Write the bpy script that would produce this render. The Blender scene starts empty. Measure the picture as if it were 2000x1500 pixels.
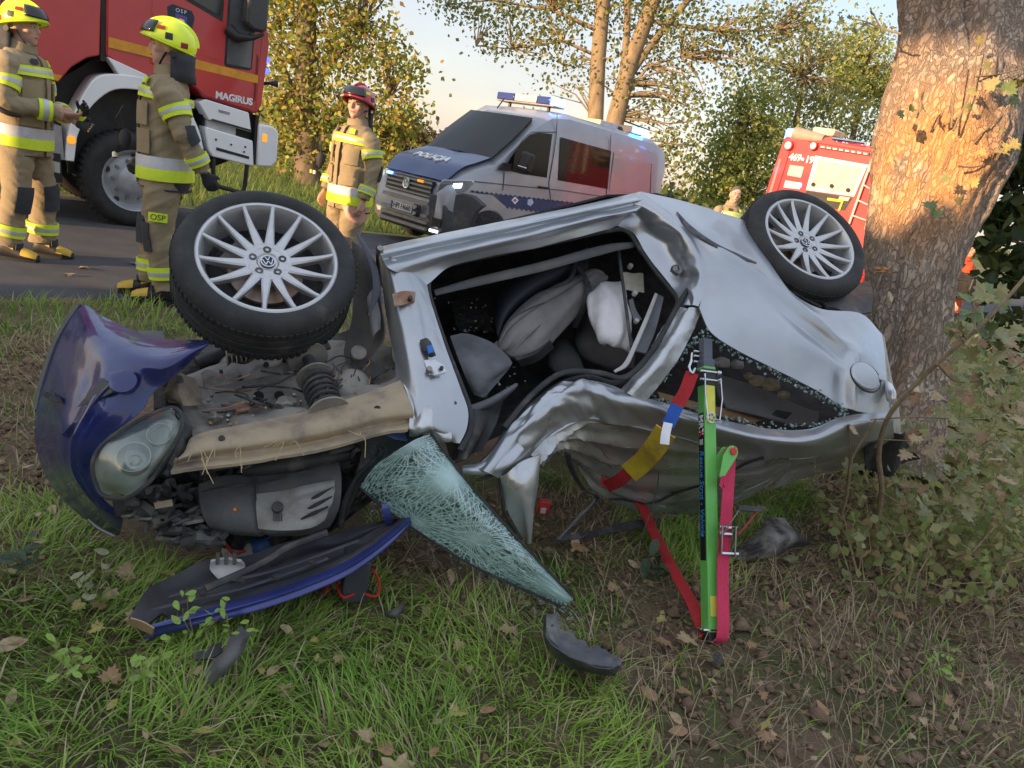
import bpy, bmesh, math, random
import numpy as np
from mathutils import Vector, Matrix
random.seed(7); RNG=np.random.default_rng(11)
SC=bpy.context.scene; COL=SC.collection
rad=math.radians
# ------------------------------------------------------------ camera
F=1387.0; PIT=rad(17); ROL=rad(11); H=1.5
CAM=np.array([0,0,H])
fw=np.array([0,math.cos(PIT),-math.sin(PIT)]); _U=np.array([0,math.sin(PIT),math.cos(PIT)]); _R=np.array([1.,0,0])
Xc=math.cos(ROL)*_R+math.sin(ROL)*_U; Yc=-math.sin(ROL)*_R+math.cos(ROL)*_U
cd=bpy.data.cameras.new('camera'); cam=bpy.data.objects.new('camera',cd); COL.objects.link(cam)
cd.sensor_width=36; cd.lens=F/2000*36; cd.clip_start=.05; cd.clip_end=3000
cam.matrix_world=Matrix(((Xc[0],Yc[0],-fw[0],0),(Xc[1],Yc[1],-fw[1],0),(Xc[2],Yc[2],-fw[2],H),(0,0,0,1)))
SC.camera=cam
# ------------------------------------------------------------ sky, sun, exposure
SUN_DIR=Vector((-.76,-.65,0)).normalized(); SUN_EL=rad(9.5)
sun_vec=Vector((SUN_DIR.x*math.cos(SUN_EL),SUN_DIR.y*math.cos(SUN_EL),math.sin(SUN_EL)))
wd=bpy.data.worlds.new('World'); SC.world=wd; wd.use_nodes=True
nt=wd.node_tree; nt.nodes.clear()
def N(t,**k):
    n=nt.nodes.new(t)
    for a,b in k.items(): setattr(n,a,b)
    return n
out=N('ShaderNodeOutputWorld'); bg=N('ShaderNodeBackground'); sky=N('ShaderNodeTexSky')
sky.sky_type='NISHITA'; sky.sun_disc=False; sky.sun_elevation=SUN_EL
sky.sun_rotation=math.atan2(SUN_DIR.x,SUN_DIR.y); sky.air_density=1.0; sky.dust_density=1.2; sky.ozone_density=1.2
tc=N('ShaderNodeTexCoord'); sep=N('ShaderNodeSeparateXYZ'); nt.links.new(tc.outputs['Generated'],sep.inputs[0])
mp=N('ShaderNodeMapping'); mp.inputs['Scale'].default_value=(1.6,1.6,5.0); nt.links.new(tc.outputs['Generated'],mp.inputs[0])
nz=N('ShaderNodeTexNoise'); nz.inputs['Scale'].default_value=2.2; nz.inputs['Detail'].default_value=7; nz.inputs['Roughness'].default_value=.6
nt.links.new(mp.outputs[0],nz.inputs['Vector'])
cr=N('ShaderNodeValToRGB'); cr.color_ramp.elements[0].position=.40; cr.color_ramp.elements[1].position=.72
nt.links.new(nz.outputs['Fac'],cr.inputs[0])
hz=N('ShaderNodeMapRange'); hz.inputs[1].default_value=.0; hz.inputs[2].default_value=1.; hz.inputs[3].default_value=.78; hz.inputs[4].default_value=.78
nt.links.new(sep.outputs[2],hz.inputs[0])
SKYS=.145
mxh=N('ShaderNodeMix',data_type='RGBA'); nt.links.new(hz.outputs[0],mxh.inputs[0]); nt.links.new(sky.outputs[0],mxh.inputs[6]); grd=N('ShaderNodeValToRGB'); ge=grd.color_ramp.elements; ge[0].position=.0; ge[0].color=(1.55,1.18,.96,1); ge[1].position=.6; ge[1].color=(1.5,1.68,1.98,1)
e2=ge.new(.08); e2.color=(1.38,1.20,1.12,1); e3=ge.new(.20); e3.color=(1.16,1.24,1.42,1); e4=ge.new(.36); e4.color=(1.06,1.28,1.68,1)
nt.links.new(sep.outputs[2],grd.inputs[0]); nt.links.new(grd.outputs[0],mxh.inputs[7])
clf=N('ShaderNodeMath',operation='MULTIPLY'); nt.links.new(cr.outputs[0],clf.inputs[0]); clf.inputs[1].default_value=.6
mxc=N('ShaderNodeMix',data_type='RGBA'); nt.links.new(clf.outputs[0],mxc.inputs[0]); nt.links.new(mxh.outputs[2],mxc.inputs[6]); mxc.inputs[7].default_value=(1.48,1.42,1.46,1)
nt.links.new(mxc.outputs[2],bg.inputs[0]); bg.inputs[1].default_value=SKYS; nt.links.new(bg.outputs[0],out.inputs[0])
sl=bpy.data.lights.new('sun','SUN'); sl.energy=2.5; sl.angle=rad(.6); sl.color=(1,.66,.36)
so=bpy.data.objects.new('sun',sl); COL.objects.link(so); so.rotation_euler=(-sun_vec).to_track_quat('-Z','Y').to_euler(); so.location=(-8,-8,20)
vs=SC.view_settings; vs.view_transform='Standard'; vs.look='None'; vs.exposure=1.95; vs.gamma=1; vs.use_curve_mapping=False
SC.cycles.max_bounces=6; SC.cycles.transparent_max_bounces=12; SC.cycles.use_denoising=True
# ------------------------------------------------------------ pixel helpers (photo pixels -> points of the place)
def ray(x,y): return fw+Xc*(x-1000)/F+Yc*(750-y)/F
def Zp(x,y,z=0.):
    d=ray(x,y); return CAM+d*((z-H)/d[2])
def Dp(x,y,t): return CAM+ray(x,y)*t
# ------------------------------------------------------------ object helpers
def wm(o):
    m=o.matrix_parent_inverse@o.matrix_basis
    return wm(o.parent)@m if o.parent else o.matrix_basis.copy()
def props(o,label=None,cat=None,group=None,kind=None):
    if label: o['label']=label
    if cat: o['category']=cat
    if group: o['group']=group
    if kind: o['kind']=kind
    return o
def empty(name,loc=(0,0,0),rz=0.,mat=None,label=None,cat=None,group=None,parent=None):
    o=bpy.data.objects.new(name,None); COL.objects.link(o); o.empty_display_size=.1
    if mat is not None: o.matrix_basis=mat
    else: o.location=loc; o.rotation_euler=(0,0,rz)
    if mat is None: o.matrix_basis=Matrix.Translation(Vector(loc))@Matrix.Rotation(rz,4,'Z')
    if parent: o.parent=parent
    return props(o,label,cat,group)
def fastmesh(name,V,loops,starts,attr=None):
    me=bpy.data.meshes.new(name); V=np.asarray(V,np.float32)
    me.vertices.add(len(V)); me.vertices.foreach_set('co',V.ravel())
    me.loops.add(len(loops)); me.loops.foreach_set('vertex_index',np.asarray(loops,np.int32))
    me.polygons.add(len(starts)); me.polygons.foreach_set('loop_start',np.asarray(starts,np.int32))
    me.update(calc_edges=True)
    if attr is not None:
        ca=me.color_attributes.new('Col','FLOAT_COLOR','POINT')
        c=np.ones((len(V),4),np.float32); c[:,:3]=attr; ca.data.foreach_set('color',c.ravel())
    return me
def link(name,me,mat,parent=None,world=False,smooth=True,sharp=40,kind=None,bevel=0):
    o=bpy.data.objects.new(name,me); COL.objects.link(o)
    if mat is not None and len(me.materials)==0: me.materials.append(mat)
    if smooth:
        me.polygons.foreach_set('use_smooth',np.ones(len(me.polygons),bool))
        if sharp: me.set_sharp_from_angle(angle=rad(sharp))
    if parent:
        o.parent=parent
        if world: o.matrix_parent_inverse=wm(parent).inverted()
    if kind: o['kind']=kind
    if bevel:
        b=o.modifiers.new('bevel','BEVEL'); b.width=bevel; b.segments=2; b.limit_method='ANGLE'; b.angle_limit=rad(35)
    return o
class G:
    def __init__(s): s.V=[]; s.F=[]; s.MI=[]
    def add(s,V,Fc,mi=0):
        k=len(s.V); s.V+=[tuple(map(float,v)) for v in V]; s.F+=[tuple(i+k for i in f) for f in Fc]; s.MI+=[mi]*len(Fc); return s
    def box(s,c,d,M=None,mi=0):
        x,y,z=[q/2 for q in d]
        V=[Vector((sx*x,sy*y,sz*z)) for sx in(-1,1) for sy in(-1,1) for sz in(-1,1)]
        if M is not None: V=[M@v for v in V]
        V=[v+Vector(c) for v in V]
        return s.add(V,[(0,1,3,2),(4,6,7,5),(0,4,5,1),(2,3,7,6),(0,2,6,4),(1,5,7,3)],mi)
    def tube(s,path,r,n=8,cap=True,mi=0,flat=1.0,up=None):
        P=[Vector(p) for p in path]; m=len(P)
        if not hasattr(r,'__len__'): r=[r]*m
        V=[];Fc=[]; pu=None
        for i,p in enumerate(P):
            t=(P[min(i+1,m-1)]-P[max(i-1,0)]).normalized()
            if pu is None:
                pu=Vector(up) if up is not None else (Vector((0,0,1)) if abs(t.z)<.9 else Vector((1,0,0)))
            pu=(pu-t*pu.dot(t))
            if pu.length<1e-5: pu=t.orthogonal()
            pu.normalize(); sd=t.cross(pu)
            for k in range(n):
                q=2*math.pi*k/n; V.append(p+sd*(math.cos(q)*r[i])+pu*(math.sin(q)*r[i]*flat))
        for i in range(m-1):
            for k in range(n):
                Fc.append((i*n+k,i*n+(k+1)%n,(i+1)*n+(k+1)%n,(i+1)*n+k))
        if cap: Fc.append(tuple(range(n))[::-1]); Fc.append(tuple((m-1)*n+k for k in range(n)))
        return s.add(V,Fc,mi)
    def lathe(s,prof,n=32,M=None,mi=0,closed=False):
        V=[];Fc=[]; m=len(prof)
        for r,z in prof:
            for k in range(n):
                q=2*math.pi*k/n; v=Vector((r*math.cos(q),r*math.sin(q),z)); V.append(M@v if M is not None else v)
        for i in range(m if closed else m-1):
            j=(i+1)%m
            for k in range(n): Fc.append((i*n+k,i*n+(k+1)%n,j*n+(k+1)%n,j*n+k))
        return s.add(V,Fc,mi)
    def prism(s,poly,lo,hi,M=None,mi=0):
        n=len(poly); V=[Vector((x,y,lo)) for x,y in poly]+[Vector((x,y,hi)) for x,y in poly]
        if M is not None: V=[M@v for v in V]
        return s.add(V,[tuple(range(n))[::-1],tuple(range(n,2*n))]+[(i,(i+1)%n,n+(i+1)%n,n+i) for i in range(n)],mi)
    def loft(s,rings,cap=True,mi=0,closed=True):
        n=len(rings[0]); V=[v for r in rings for v in r]; Fc=[]
        for i in range(len(rings)-1):
            for k in range(n if closed else n-1): Fc.append((i*n+k,i*n+(k+1)%n,(i+1)*n+(k+1)%n,(i+1)*n+k))
        if cap and closed: Fc.append(tuple(range(n))[::-1]); Fc.append(tuple((len(rings)-1)*n+k for k in range(n)))
        return s.add(V,Fc,mi)
    def mesh(s,name):
        me=bpy.data.meshes.new(name); me.from_pydata(s.V,[],s.F); me.update()
        if any(s.MI): me.polygons.foreach_set('material_index',s.MI)
        return me
    def obj(s,name,mat,parent=None,world=False,smooth=True,sharp=40,kind=None,bevel=0,fix=True):
        me=s.mesh(name)
        if fix:
            bm=bmesh.new(); bm.from_mesh(me); bmesh.ops.recalc_face_normals(bm,faces=bm.faces); bm.to_mesh(me); bm.free()
        return link(name,me,mat,parent,world,smooth,sharp,kind,bevel)
def crom(P,t):
    P=np.asarray(P,float); n=len(P); t=np.clip(t,0,1)*(n-1); i=np.minimum(t.astype(int),n-2); f=(t-i).reshape((-1,)+(1,)*(P.ndim-1))
    p1,p2=P[i],P[i+1]; p0=np.where((i>0).reshape(f.shape),P[np.maximum(i-1,0)],2*p1-p2); p3=np.where((i<n-2).reshape(f.shape),P[np.minimum(i+2,n-1)],2*p2-p1)
    return .5*(2*p1+(p2-p0)*f+(2*p0-5*p1+4*p2-p3)*f**2+(3*p1-p0-3*p2+p3)*f**3)
def _h(ix,iy,s): 
    v=np.sin(ix*127.1+iy*311.7+s*74.7)*43758.5453; return v-np.floor(v)
def vnoise(x,y,s=0):
    ix,iy=np.floor(x),np.floor(y); fx,fy=x-ix,y-iy; fx=fx*fx*(3-2*fx); fy=fy*fy*(3-2*fy)
    return (_h(ix,iy,s)*(1-fx)+_h(ix+1,iy,s)*fx)*(1-fy)+(_h(ix,iy+1,s)*(1-fx)+_h(ix+1,iy+1,s)*fx)*fy
def fbm(x,y,s=0,o=4):
    r=0;a=.5
    for i in range(o): r=r+a*vnoise(x,y,s+i); x,y,a=x*2.03,y*2.03,a/2
    return r/.94
def patchgrid(ctrl,nu,nv,disp=None):
    P=np.asarray(ctrl,float); R_=crom(P,np.linspace(0,1,nu)); Q=crom(np.swapaxes(R_,0,1),np.linspace(0,1,nv)); Q=np.swapaxes(Q,0,1)
    du=np.gradient(Q,axis=0); dv=np.gradient(Q,axis=1); nn=np.cross(du,dv); L=np.linalg.norm(nn,axis=2,keepdims=True); nn=nn/np.maximum(L,1e-9)
    if ((CAM-Q.mean((0,1)))@nn.mean((0,1)))<0: nn=-nn
    if disp is not None:
        U,Vv=np.meshgrid(np.linspace(0,1,nu),np.linspace(0,1,nv),indexing='ij'); Q=Q+nn*disp(U,Vv)[...,None]
    return Q,nn
def patch(name,ctrl,mat,parent=None,nu=24,nv=24,disp=None,th=.004,sharp=50,mask=None,kind=None,world=True,puv=None):
    Q,nn=patchgrid(ctrl,nu,nv,disp); g=G()
    V=list(Q.reshape(-1,3)); m=len(V); V+=list((Q-nn*th).reshape(-1,3))
    U,Vv=np.meshgrid((np.arange(nu-1)+.5)/(nu-1),(np.arange(nv-1)+.5)/(nv-1),indexing='ij')
    keep=np.ones((nu-1,nv-1),bool) if mask is None else mask(U,Vv)
    Fc=[]; idx=lambda i,j:i*nv+j
    from collections import Counter
    ed={}
    for i in range(nu-1):
        for j in range(nv-1):
            if not keep[i,j]: continue
            q=(idx(i,j),idx(i+1,j),idx(i+1,j+1),idx(i,j+1)); Fc.append(q); Fc.append(tuple(m+k for k in q[::-1]))
            for a,b in zip(q,q[1:]+q[:1]):
                e=(min(a,b),max(a,b)); ed.setdefault(e,[]).append((a,b))
    for e,l in ed.items():
        if len(l)==1: a,b=l[0]; Fc.append((b,a,m+a,m+b))
    g.add(V,Fc); me=g.mesh(name)
    if puv:
        at=me.attributes.new('puv','FLOAT_VECTOR','POINT'); uu,vv=np.meshgrid(np.linspace(0,puv[0],nu),np.linspace(0,puv[1],nv),indexing='ij'); a3=np.stack([vv,uu,0*uu],-1).reshape(-1,3); at.data.foreach_set('vector',np.concatenate([a3,a3]).astype(np.float32).ravel())
    bm=bmesh.new(); bm.from_mesh(me); bmesh.ops.delete(bm,geom=[v for v in bm.verts if not v.link_faces],context='VERTS'); bmesh.ops.recalc_face_normals(bm,faces=bm.faces); bm.to_mesh(me); bm.free()
    return link(name,me,mat,parent,world,True,sharp,kind)
# ------------------------------------------------------------ materials
MATS={}
def M(name,col,rough=.6,metal=0.,col2=None,scale=8.,lo=.4,hi=.65,bump=0.,bscale=40.,coat=0.,spec=.5,em=None,ems=0.,trans=0.,ior=1.45,rvar=0.,dirt=None,dscale=5.,dlo=.5,dhi=.7,alpha=1.,det=6,stretch=None,coord='Object'):
    if name in MATS: return MATS[name]
    m=bpy.data.materials.new(name); m.use_nodes=True; t=m.node_tree; b=t.nodes['Principled BSDF']; L=t.links.new
    tcn=t.nodes.new('ShaderNodeTexCoord'); src=tcn.outputs[coord]
    if stretch:
        mpn=t.nodes.new('ShaderNodeMapping'); mpn.inputs['Scale'].default_value=stretch; L(src,mpn.inputs[0]); src=mpn.outputs[0]
    def noise(s,d=det,r=.6):
        n=t.nodes.new('ShaderNodeTexNoise'); n.inputs['Scale'].default_value=s; n.inputs['Detail'].default_value=d; n.inputs['Roughness'].default_value=r; L(src,n.inputs['Vector']); return n.outputs['Fac']
    def ramp(f,l,h):
        n=t.nodes.new('ShaderNodeMapRange'); n.inputs[1].default_value=l; n.inputs[2].default_value=h; L(f,n.inputs[0]); return n.outputs[0]
    def mix(f,a,c):
        n=t.nodes.new('ShaderNodeMix'); n.data_type='RGBA'; L(f,n.inputs[0])
        for i,q in((6,a),(7,c)):
            if isinstance(q,tuple): n.inputs[i].default_value=q+(1,)
            else: L(q,n.inputs[i])
        return n.outputs[2]
    c2=col2 if col2 else tuple(v*.78 for v in col)
    base=mix(ramp(noise(scale),lo,hi),tuple(col),tuple(c2))
    if dirt: base=mix(ramp(noise(dscale,8,.65),dlo,dhi),base,tuple(dirt))
    L(base,b.inputs['Base Color'])
    b.inputs['Metallic'].default_value=metal
    if rvar or dirt:
        n=t.nodes.new('ShaderNodeMapRange'); n.inputs[1].default_value=.35; n.inputs[2].default_value=.7; n.inputs[3].default_value=max(0,rough-rvar); n.inputs[4].default_value=min(1,rough+rvar+(.15 if dirt else 0)); L(noise(dscale*1.3,6),n.inputs[0]); L(n.outputs[0],b.inputs['Roughness'])
    else: b.inputs['Roughness'].default_value=rough
    b.inputs['Specular IOR Level'].default_value=spec; b.inputs['Coat Weight'].default_value=coat; b.inputs['Coat Roughness'].default_value=.06
    b.inputs['Transmission Weight'].default_value=trans; b.inputs['IOR'].default_value=ior; b.inputs['Alpha'].default_value=alpha
    if em: b.inputs['Emission Color'].default_value=em+(1,); b.inputs['Emission Strength'].default_value=ems
    if bump:
        bn=t.nodes.new('ShaderNodeBump'); bn.inputs['Strength'].default_value=min(1,bump); bn.inputs['Distance'].default_value=.01 if bump<=1 else .01*bump; L(noise(bscale,5),bn.inputs['Height']); L(bn.outputs[0],b.inputs['Normal'])
    MATS[name]=m; return m
def Mleaf(name,rough=.55,transl=.35,attr='Col'):
    m=bpy.data.materials.new(name); m.use_nodes=True; t=m.node_tree; b=t.nodes['Principled BSDF']; L=t.links.new
    at=t.nodes.new('ShaderNodeAttribute'); at.attribute_name=attr; L(at.outputs['Color'],b.inputs['Base Color']); b.inputs['Roughness'].default_value=rough; b.inputs['Specular IOR Level'].default_value=.35
    tr=t.nodes.new('ShaderNodeBsdfTranslucent'); L(at.outputs['Color'],tr.inputs[0]); mx=t.nodes.new('ShaderNodeMixShader'); mx.inputs[0].default_value=transl
    L(b.outputs[0],mx.inputs[1]); L(tr.outputs[0],mx.inputs[2]); L(mx.outputs[0],t.nodes['Material Output'].inputs[0]); return m
def text(name,s,size,mat,M4,parent=None,world=False,ext=.002,align='CENTER',shear=0,spacing=1,bold=0):
    cu=bpy.data.curves.new(name,'FONT'); cu.body=s; cu.size=size; cu.extrude=ext; cu.align_x=align; cu.align_y='CENTER'; cu.shear=shear; cu.space_character=spacing; cu.offset=bold; cu.resolution_u=3
    tmp=bpy.data.objects.new('tmp',cu); COL.objects.link(tmp)
    dg=bpy.context.evaluated_depsgraph_get(); me=bpy.data.meshes.new_from_object(tmp.evaluated_get(dg)); bpy.data.objects.remove(tmp); bpy.data.curves.remove(cu)
    me.transform(M4); me.name=name; me.materials.clear(); return link(name,me,mat,parent,world,False)
def frame(o,x,y,z=None):
    x=Vector(x).normalized(); y=Vector(y); y=(y-x*y.dot(x)).normalized(); z=x.cross(y); o=Vector(o)
    return Matrix(((x.x,y.x,z.x,o.x),(x.y,y.y,z.y,o.y),(x.z,y.z,z.z,o.z),(0,0,0,1)))
# ------------------------------------------------------------ terrain
HD=np.array([.722,.692]); HD/=np.linalg.norm(HD); LF=np.array([-HD[1],HD[0]]); P0=np.array([-4.6,8.1])
QN,QF=-3.35,2.35
def sstep(a,b,x): t=np.clip((x-a)/(b-a),0,1); return t*t*(3-2*t)
def sq(x,y): dx,dy=np.asarray(x)-P0[0],np.asarray(y)-P0[1]; return dx*HD[0]+dy*HD[1],dx*LF[0]+dy*LF[1]
def gh(x,y):
    s,q=sq(x,y); base=-.12*sstep(.8,4.5,s)
    off=sstep(.1,.9,np.maximum(QN-q,q-QF))
    nse=(fbm(np.asarray(x)*.9,np.asarray(y)*.9,3)-.5)*.10+(fbm(np.asarray(x)*5,np.asarray(y)*5,9)-.5)*.05
    near=np.exp(-((np.asarray(x)-2.4)**2+(np.asarray(y)-5.0)**2)/1.6)*.10
    ridge=-.03+0*s
    return base+off*(nse+near)+np.where(off>0,ridge*off,0)-.012
def axis(a,b,st,lo,hi,g=1.16):
    m=list(np.arange(a,b,st)); s=st; v=b
    while v<hi: m.append(v); s*=g; v+=s
    m.append(hi); s=st; v=a-st
    L=[]
    while v>lo: L.append(v); s*=g; v-=s
    L.append(lo); return np.array(L[::-1]+m)
gx=axis(-7,7,.07,-900,900); gy=axis(.6,10,.07,-60,1500)
X,Y=np.meshgrid(gx,gy,indexing='ij'); Zg=gh(X,Y)
far=sstep(40,500,np.hypot(X,Y)); Zg=Zg*(1-far)+far*(-1.2)
V=np.stack([X,Y,Zg],-1).reshape(-1,3); a,b=len(gx),len(gy)
I,J=np.meshgrid(np.arange(a-1),np.arange(b-1),indexing='ij'); k=(I*b+J).ravel()
loops=np.stack([k,k+b,k+b+1,k+1],1).ravel()
def Mground():
    m=bpy.data.materials.new('verge_soil'); m.use_nodes=True; t=m.node_tree; b=t.nodes['Principled BSDF']; L=t.links.new
    g=t.nodes.new('ShaderNodeNewGeometry')
    def nz(s,d=7,r=.62):
        n=t.nodes.new('ShaderNodeTexNoise'); n.inputs['Scale'].default_value=s; n.inputs['Detail'].default_value=d; n.inputs['Roughness'].default_value=r; L(g.outputs['Position'],n.inputs['Vector']); return n.outputs['Fac']
    def mr(f,l,h):
        n=t.nodes.new('ShaderNodeMapRange'); n.inputs[1].default_value=l; n.inputs[2].default_value=h; L(f,n.inputs[0]); return n.outputs[0]
    def mx(f,a,c):
        n=t.nodes.new('ShaderNodeMix'); n.data_type='RGBA'; L(f,n.inputs[0])
        for i,q in((6,a),(7,c)):
            if isinstance(q,tuple): n.inputs[i].default_value=q+(1,)
            else: L(q,n.inputs[i])
        return n.outputs[2]
    soil=mx(mr(nz(9),.35,.65),(.17,.108,.072),(.26,.18,.122)); soil=mx(mr(nz(45),.5,.7),soil,(.34,.25,.16))
    soil=mx(mr(nz(2.2),.42,.62),soil,(.11,.12,.05))
    field=mx(mr(nz(.6),.3,.7),(.10,.16,.035),(.17,.2,.06)); field=mx(mr(nz(.012,3),.45,.55),field,(.22,.16,.085))
    ln=t.nodes.new('ShaderNodeVectorMath'); ln.operation='LENGTH'; L(g.outputs['Position'],ln.inputs[0])
    L(mx(mr(ln.outputs['Value'],8,14),soil,field),b.inputs['Base Color']); b.inputs['Roughness'].default_value=.95; b.inputs['Specular IOR Level'].default_value=.2
    bn=t.nodes.new('ShaderNodeBump'); bn.inputs['Strength'].default_value=.9; bn.inputs['Distance'].default_value=.03; L(nz(60,8,.7),bn.inputs['Height']); L(bn.outputs[0],b.inputs['Normal']); return m
ground=link('ground',fastmesh('ground',V,loops,np.arange(len(k))*4),Mground(),kind='structure',sharp=0)
# road: one cambered asphalt sheet with crumbling edges
ss=np.concatenate([np.arange(-14,30,.25),np.arange(30,160,2.)]); qq=np.linspace(QN,QF,26)
g=G(); Vr=[];Fr=[]
for i,s in enumerate(ss):
    for j,q in enumerate(qq):
        qe=q
        if j==0: qe=q+(fbm(np.array([s*1.3]),np.array([1.]),2)[0]-.5)*.35+(fbm(np.array([s*6]),np.array([4.]),2)[0]-.5)*.1
        p=P0+HD*s+LF*qe; Vr.append((p[0],p[1],float(-.12*sstep(.8,4.5,s))+.018*(1-((j/25-.5)*2)**2)+(.0 if 0<j<25 else -.05)))
for i in range(len(ss)-1):
    for j in range(25): Fr.append((i*26+j,(i+1)*26+j,(i+1)*26+j+1,i*26+j+1))
g.add(Vr,Fr)
ASPH=M('asphalt',(.088,.089,.096),.85,col2=(.064,.065,.070),scale=2.5,bump=.7,bscale=140,dirt=(.12,.10,.08),dscale=1.2,dlo=.55,dhi=.85,spec=.35)
props(g.obj('road',ASPH,sharp=0),kind='structure')
# pale chippings and wear on the asphalt close to the camera
# ------------------------------------------------------------ grass
LEAFM=Mleaf('grass_blade',.5,.42)
def inpoly(x,y,P):
    P=np.asarray(P); r=np.zeros(len(x),bool); j=len(P)-1
    for i in range(len(P)):
        c=((P[i,1]>y)!=(P[j,1]>y))&(x<(P[j,0]-P[i,0])*(y-P[i,1])/(P[j,1]-P[i,1]+1e-12)+P[i,0]); r^=c; j=i
    return r
CARPOLY=[Zp(*p)[:2] for p in [(110,955),(230,1045),(400,1075),(640,1050),(900,900),(1000,980),(1060,905),(1180,960),(1300,1005),(1500,950),(1780,880),(1700,700),(1250,560),(700,640),(300,740),(90,800)]]
HOODPOLY=[Zp(*p)[:2] for p in [(240,1225),(300,1130),(480,1050),(640,1030),(830,985),(720,1100),(520,1190),(300,1240)]]
WINDPOLY=[Zp(*p)[:2] for p in [(700,950),(850,850),(1130,1170),(1095,1190),(920,1105)]]
def blades(name,n,xr,yr,length,width,colf,dens,seg=3,tilt=(35,80),keep=None,kind='stuff',label=None,cat=None,flow=.7):
    x=RNG.uniform(*xr,n); y=RNG.uniform(*yr,n); s,q=sq(x,y)
    ok=(q<QN-.02+.12*RNG.random(n))|(q>QF+.02)
    ok&=RNG.random(n)<dens(x,y)
    if keep is not None: ok&=keep(x,y)
    x,y=x[ok],y[ok]; n=len(x); z=gh(x,y)-.006
    L=length*RNG.uniform(.35,1.3,n)*(.45+1.1*fbm(x*2.3,y*2.3,21)); W=width*RNG.uniform(.6,1.3,n)
    hoodm=inpoly(x,y,HOODPOLY)|inpoly(x,y,WINDPOLY); L=np.where(hoodm,L*.35,L)
    th=(fbm(x*.8,y*.8,31)*2.4+fbm(x*3,y*3,37)*1.6)*2*math.pi; th=np.where(RNG.random(n)<flow,th+RNG.normal(0,.55,n),RNG.uniform(0,6.28,n))
    tl=np.radians(RNG.uniform(tilt[0],tilt[1],n))
    dx,dy=np.cos(th),np.sin(th); sx,sy=-dy,dx
    V=[]; nv=2*seg+1
    arr=np.zeros((n,nv,3)); t=np.linspace(0,1,seg+1); ph=np.radians(RNG.uniform(0,25,n)); px=np.zeros(n); pz=np.zeros(n); prev=0
    for i,tt in enumerate(t):
        if i>0:
            ang=tl*(.35+.85*(tt-.5/seg)); st=L/seg; px=px+np.sin(ang)*st; pz=pz+np.cos(ang)*st
        w=W*(1-tt**1.6)*.5
        if i<seg:
            arr[:,2*i,:]=np.stack([x+dx*px-sx*w,y+dy*px-sy*w,z+pz],1); arr[:,2*i+1,:]=np.stack([x+dx*px+sx*w,y+dy*px+sy*w,z+pz+.2*w],1)
        else: arr[:,2*i,:]=np.stack([x+dx*px,y+dy*px,z+pz],1)
    arr[:,:,2]=np.maximum(arr[:,:,2],z[:,None]-.004+.006*RNG.random(n)[:,None])
    base=(np.arange(n)*nv)[:,None]; lp=[]
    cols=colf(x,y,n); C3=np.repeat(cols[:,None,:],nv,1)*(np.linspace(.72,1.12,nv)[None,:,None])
    quads=[np.concatenate([base+2*i,base+2*i+1,base+2*i+3,base+2*i+2],1) for i in range(seg-1)]
    tri=np.concatenate([base+2*seg-2,base+2*seg-1,base+2*seg],1)
    loops=np.concatenate([qd.ravel() for qd in quads]+[tri.ravel()]); ln=np.concatenate([np.full(n*(seg-1),4),np.full(n,3)]); st=np.concatenate([[0],np.cumsum(ln)[:-1]])
    o=link(name,fastmesh(name,arr.reshape(-1,3),loops,st,C3.reshape(-1,3)),LEAFM,sharp=0); props(o,label,cat,kind=kind); return o
def lush(x,y): # 0 = bare soil / dead grass, 1 = lush
    v=fbm(x*.85+3.1,y*.85+1.7,51)
    v=v+.20*np.exp(-((x+1.0)**2+(y-1.45)**2)/.35)+.12*np.exp(-((x-.1)**2+(y-1.75)**2)/.3)-.14*np.exp(-((x-.35)**2+(y-1.35)**2)/.10)-.05*np.exp(-((x-1.9)**2+(y-2.6)**2)/.9)+.16*np.exp(-((x-1.35)**2+(y-2.05)**2)/.10)+.14*np.exp(-((x-1.0)**2+(y-2.75)**2)/.12)+.12*np.exp(-((x-1.55)**2+(y-1.65)**2)/.05)-.10*np.exp(-((x+.25)**2+(y-1.3)**2)/.03)-.10*np.exp(-((x+.75)**2+(y-1.75)**2)/.03)-.22*np.exp(-((x+2.0)**2+(y-2.8)**2)/.35)-.12*np.exp(-((x-.95)**2+(y-2.1)**2)/.05)
    return sstep(.42,.56,v)
def gcol(x,y,n):
    l=lush(x,y); f=fbm(x*2.3,y*2.3,61)[:,None]; r=RNG.random((n,1))
    green=np.array([.12,.28,.04])*(1-f)+np.array([.45,.60,.11])*f
    dry=np.array([.50,.38,.22])*(1-r)+np.array([.64,.54,.35])*r
    d=(RNG.random(n)<(.13+.40*(1-l)))[:,None]
    c=np.where(d,dry,green*(.7+.6*r)); return c
vis=lambda x,y:(np.abs(x-.02*y)<.86*y+.75)&(~inpoly(x,y,CARPOLY))
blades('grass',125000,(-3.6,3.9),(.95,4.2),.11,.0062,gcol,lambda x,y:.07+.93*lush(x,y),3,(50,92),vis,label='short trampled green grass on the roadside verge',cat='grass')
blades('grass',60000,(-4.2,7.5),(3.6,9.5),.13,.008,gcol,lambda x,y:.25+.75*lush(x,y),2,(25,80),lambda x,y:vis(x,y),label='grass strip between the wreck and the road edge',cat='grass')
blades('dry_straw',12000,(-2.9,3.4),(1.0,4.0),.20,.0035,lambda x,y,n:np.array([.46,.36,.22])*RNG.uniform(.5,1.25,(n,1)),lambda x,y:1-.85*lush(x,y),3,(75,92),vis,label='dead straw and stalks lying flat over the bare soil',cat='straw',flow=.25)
def fcol(x,y,n): r=RNG.random((n,1)); return np.array([.12,.19,.035])*(1-r)+np.array([.24,.27,.065])*r
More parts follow.
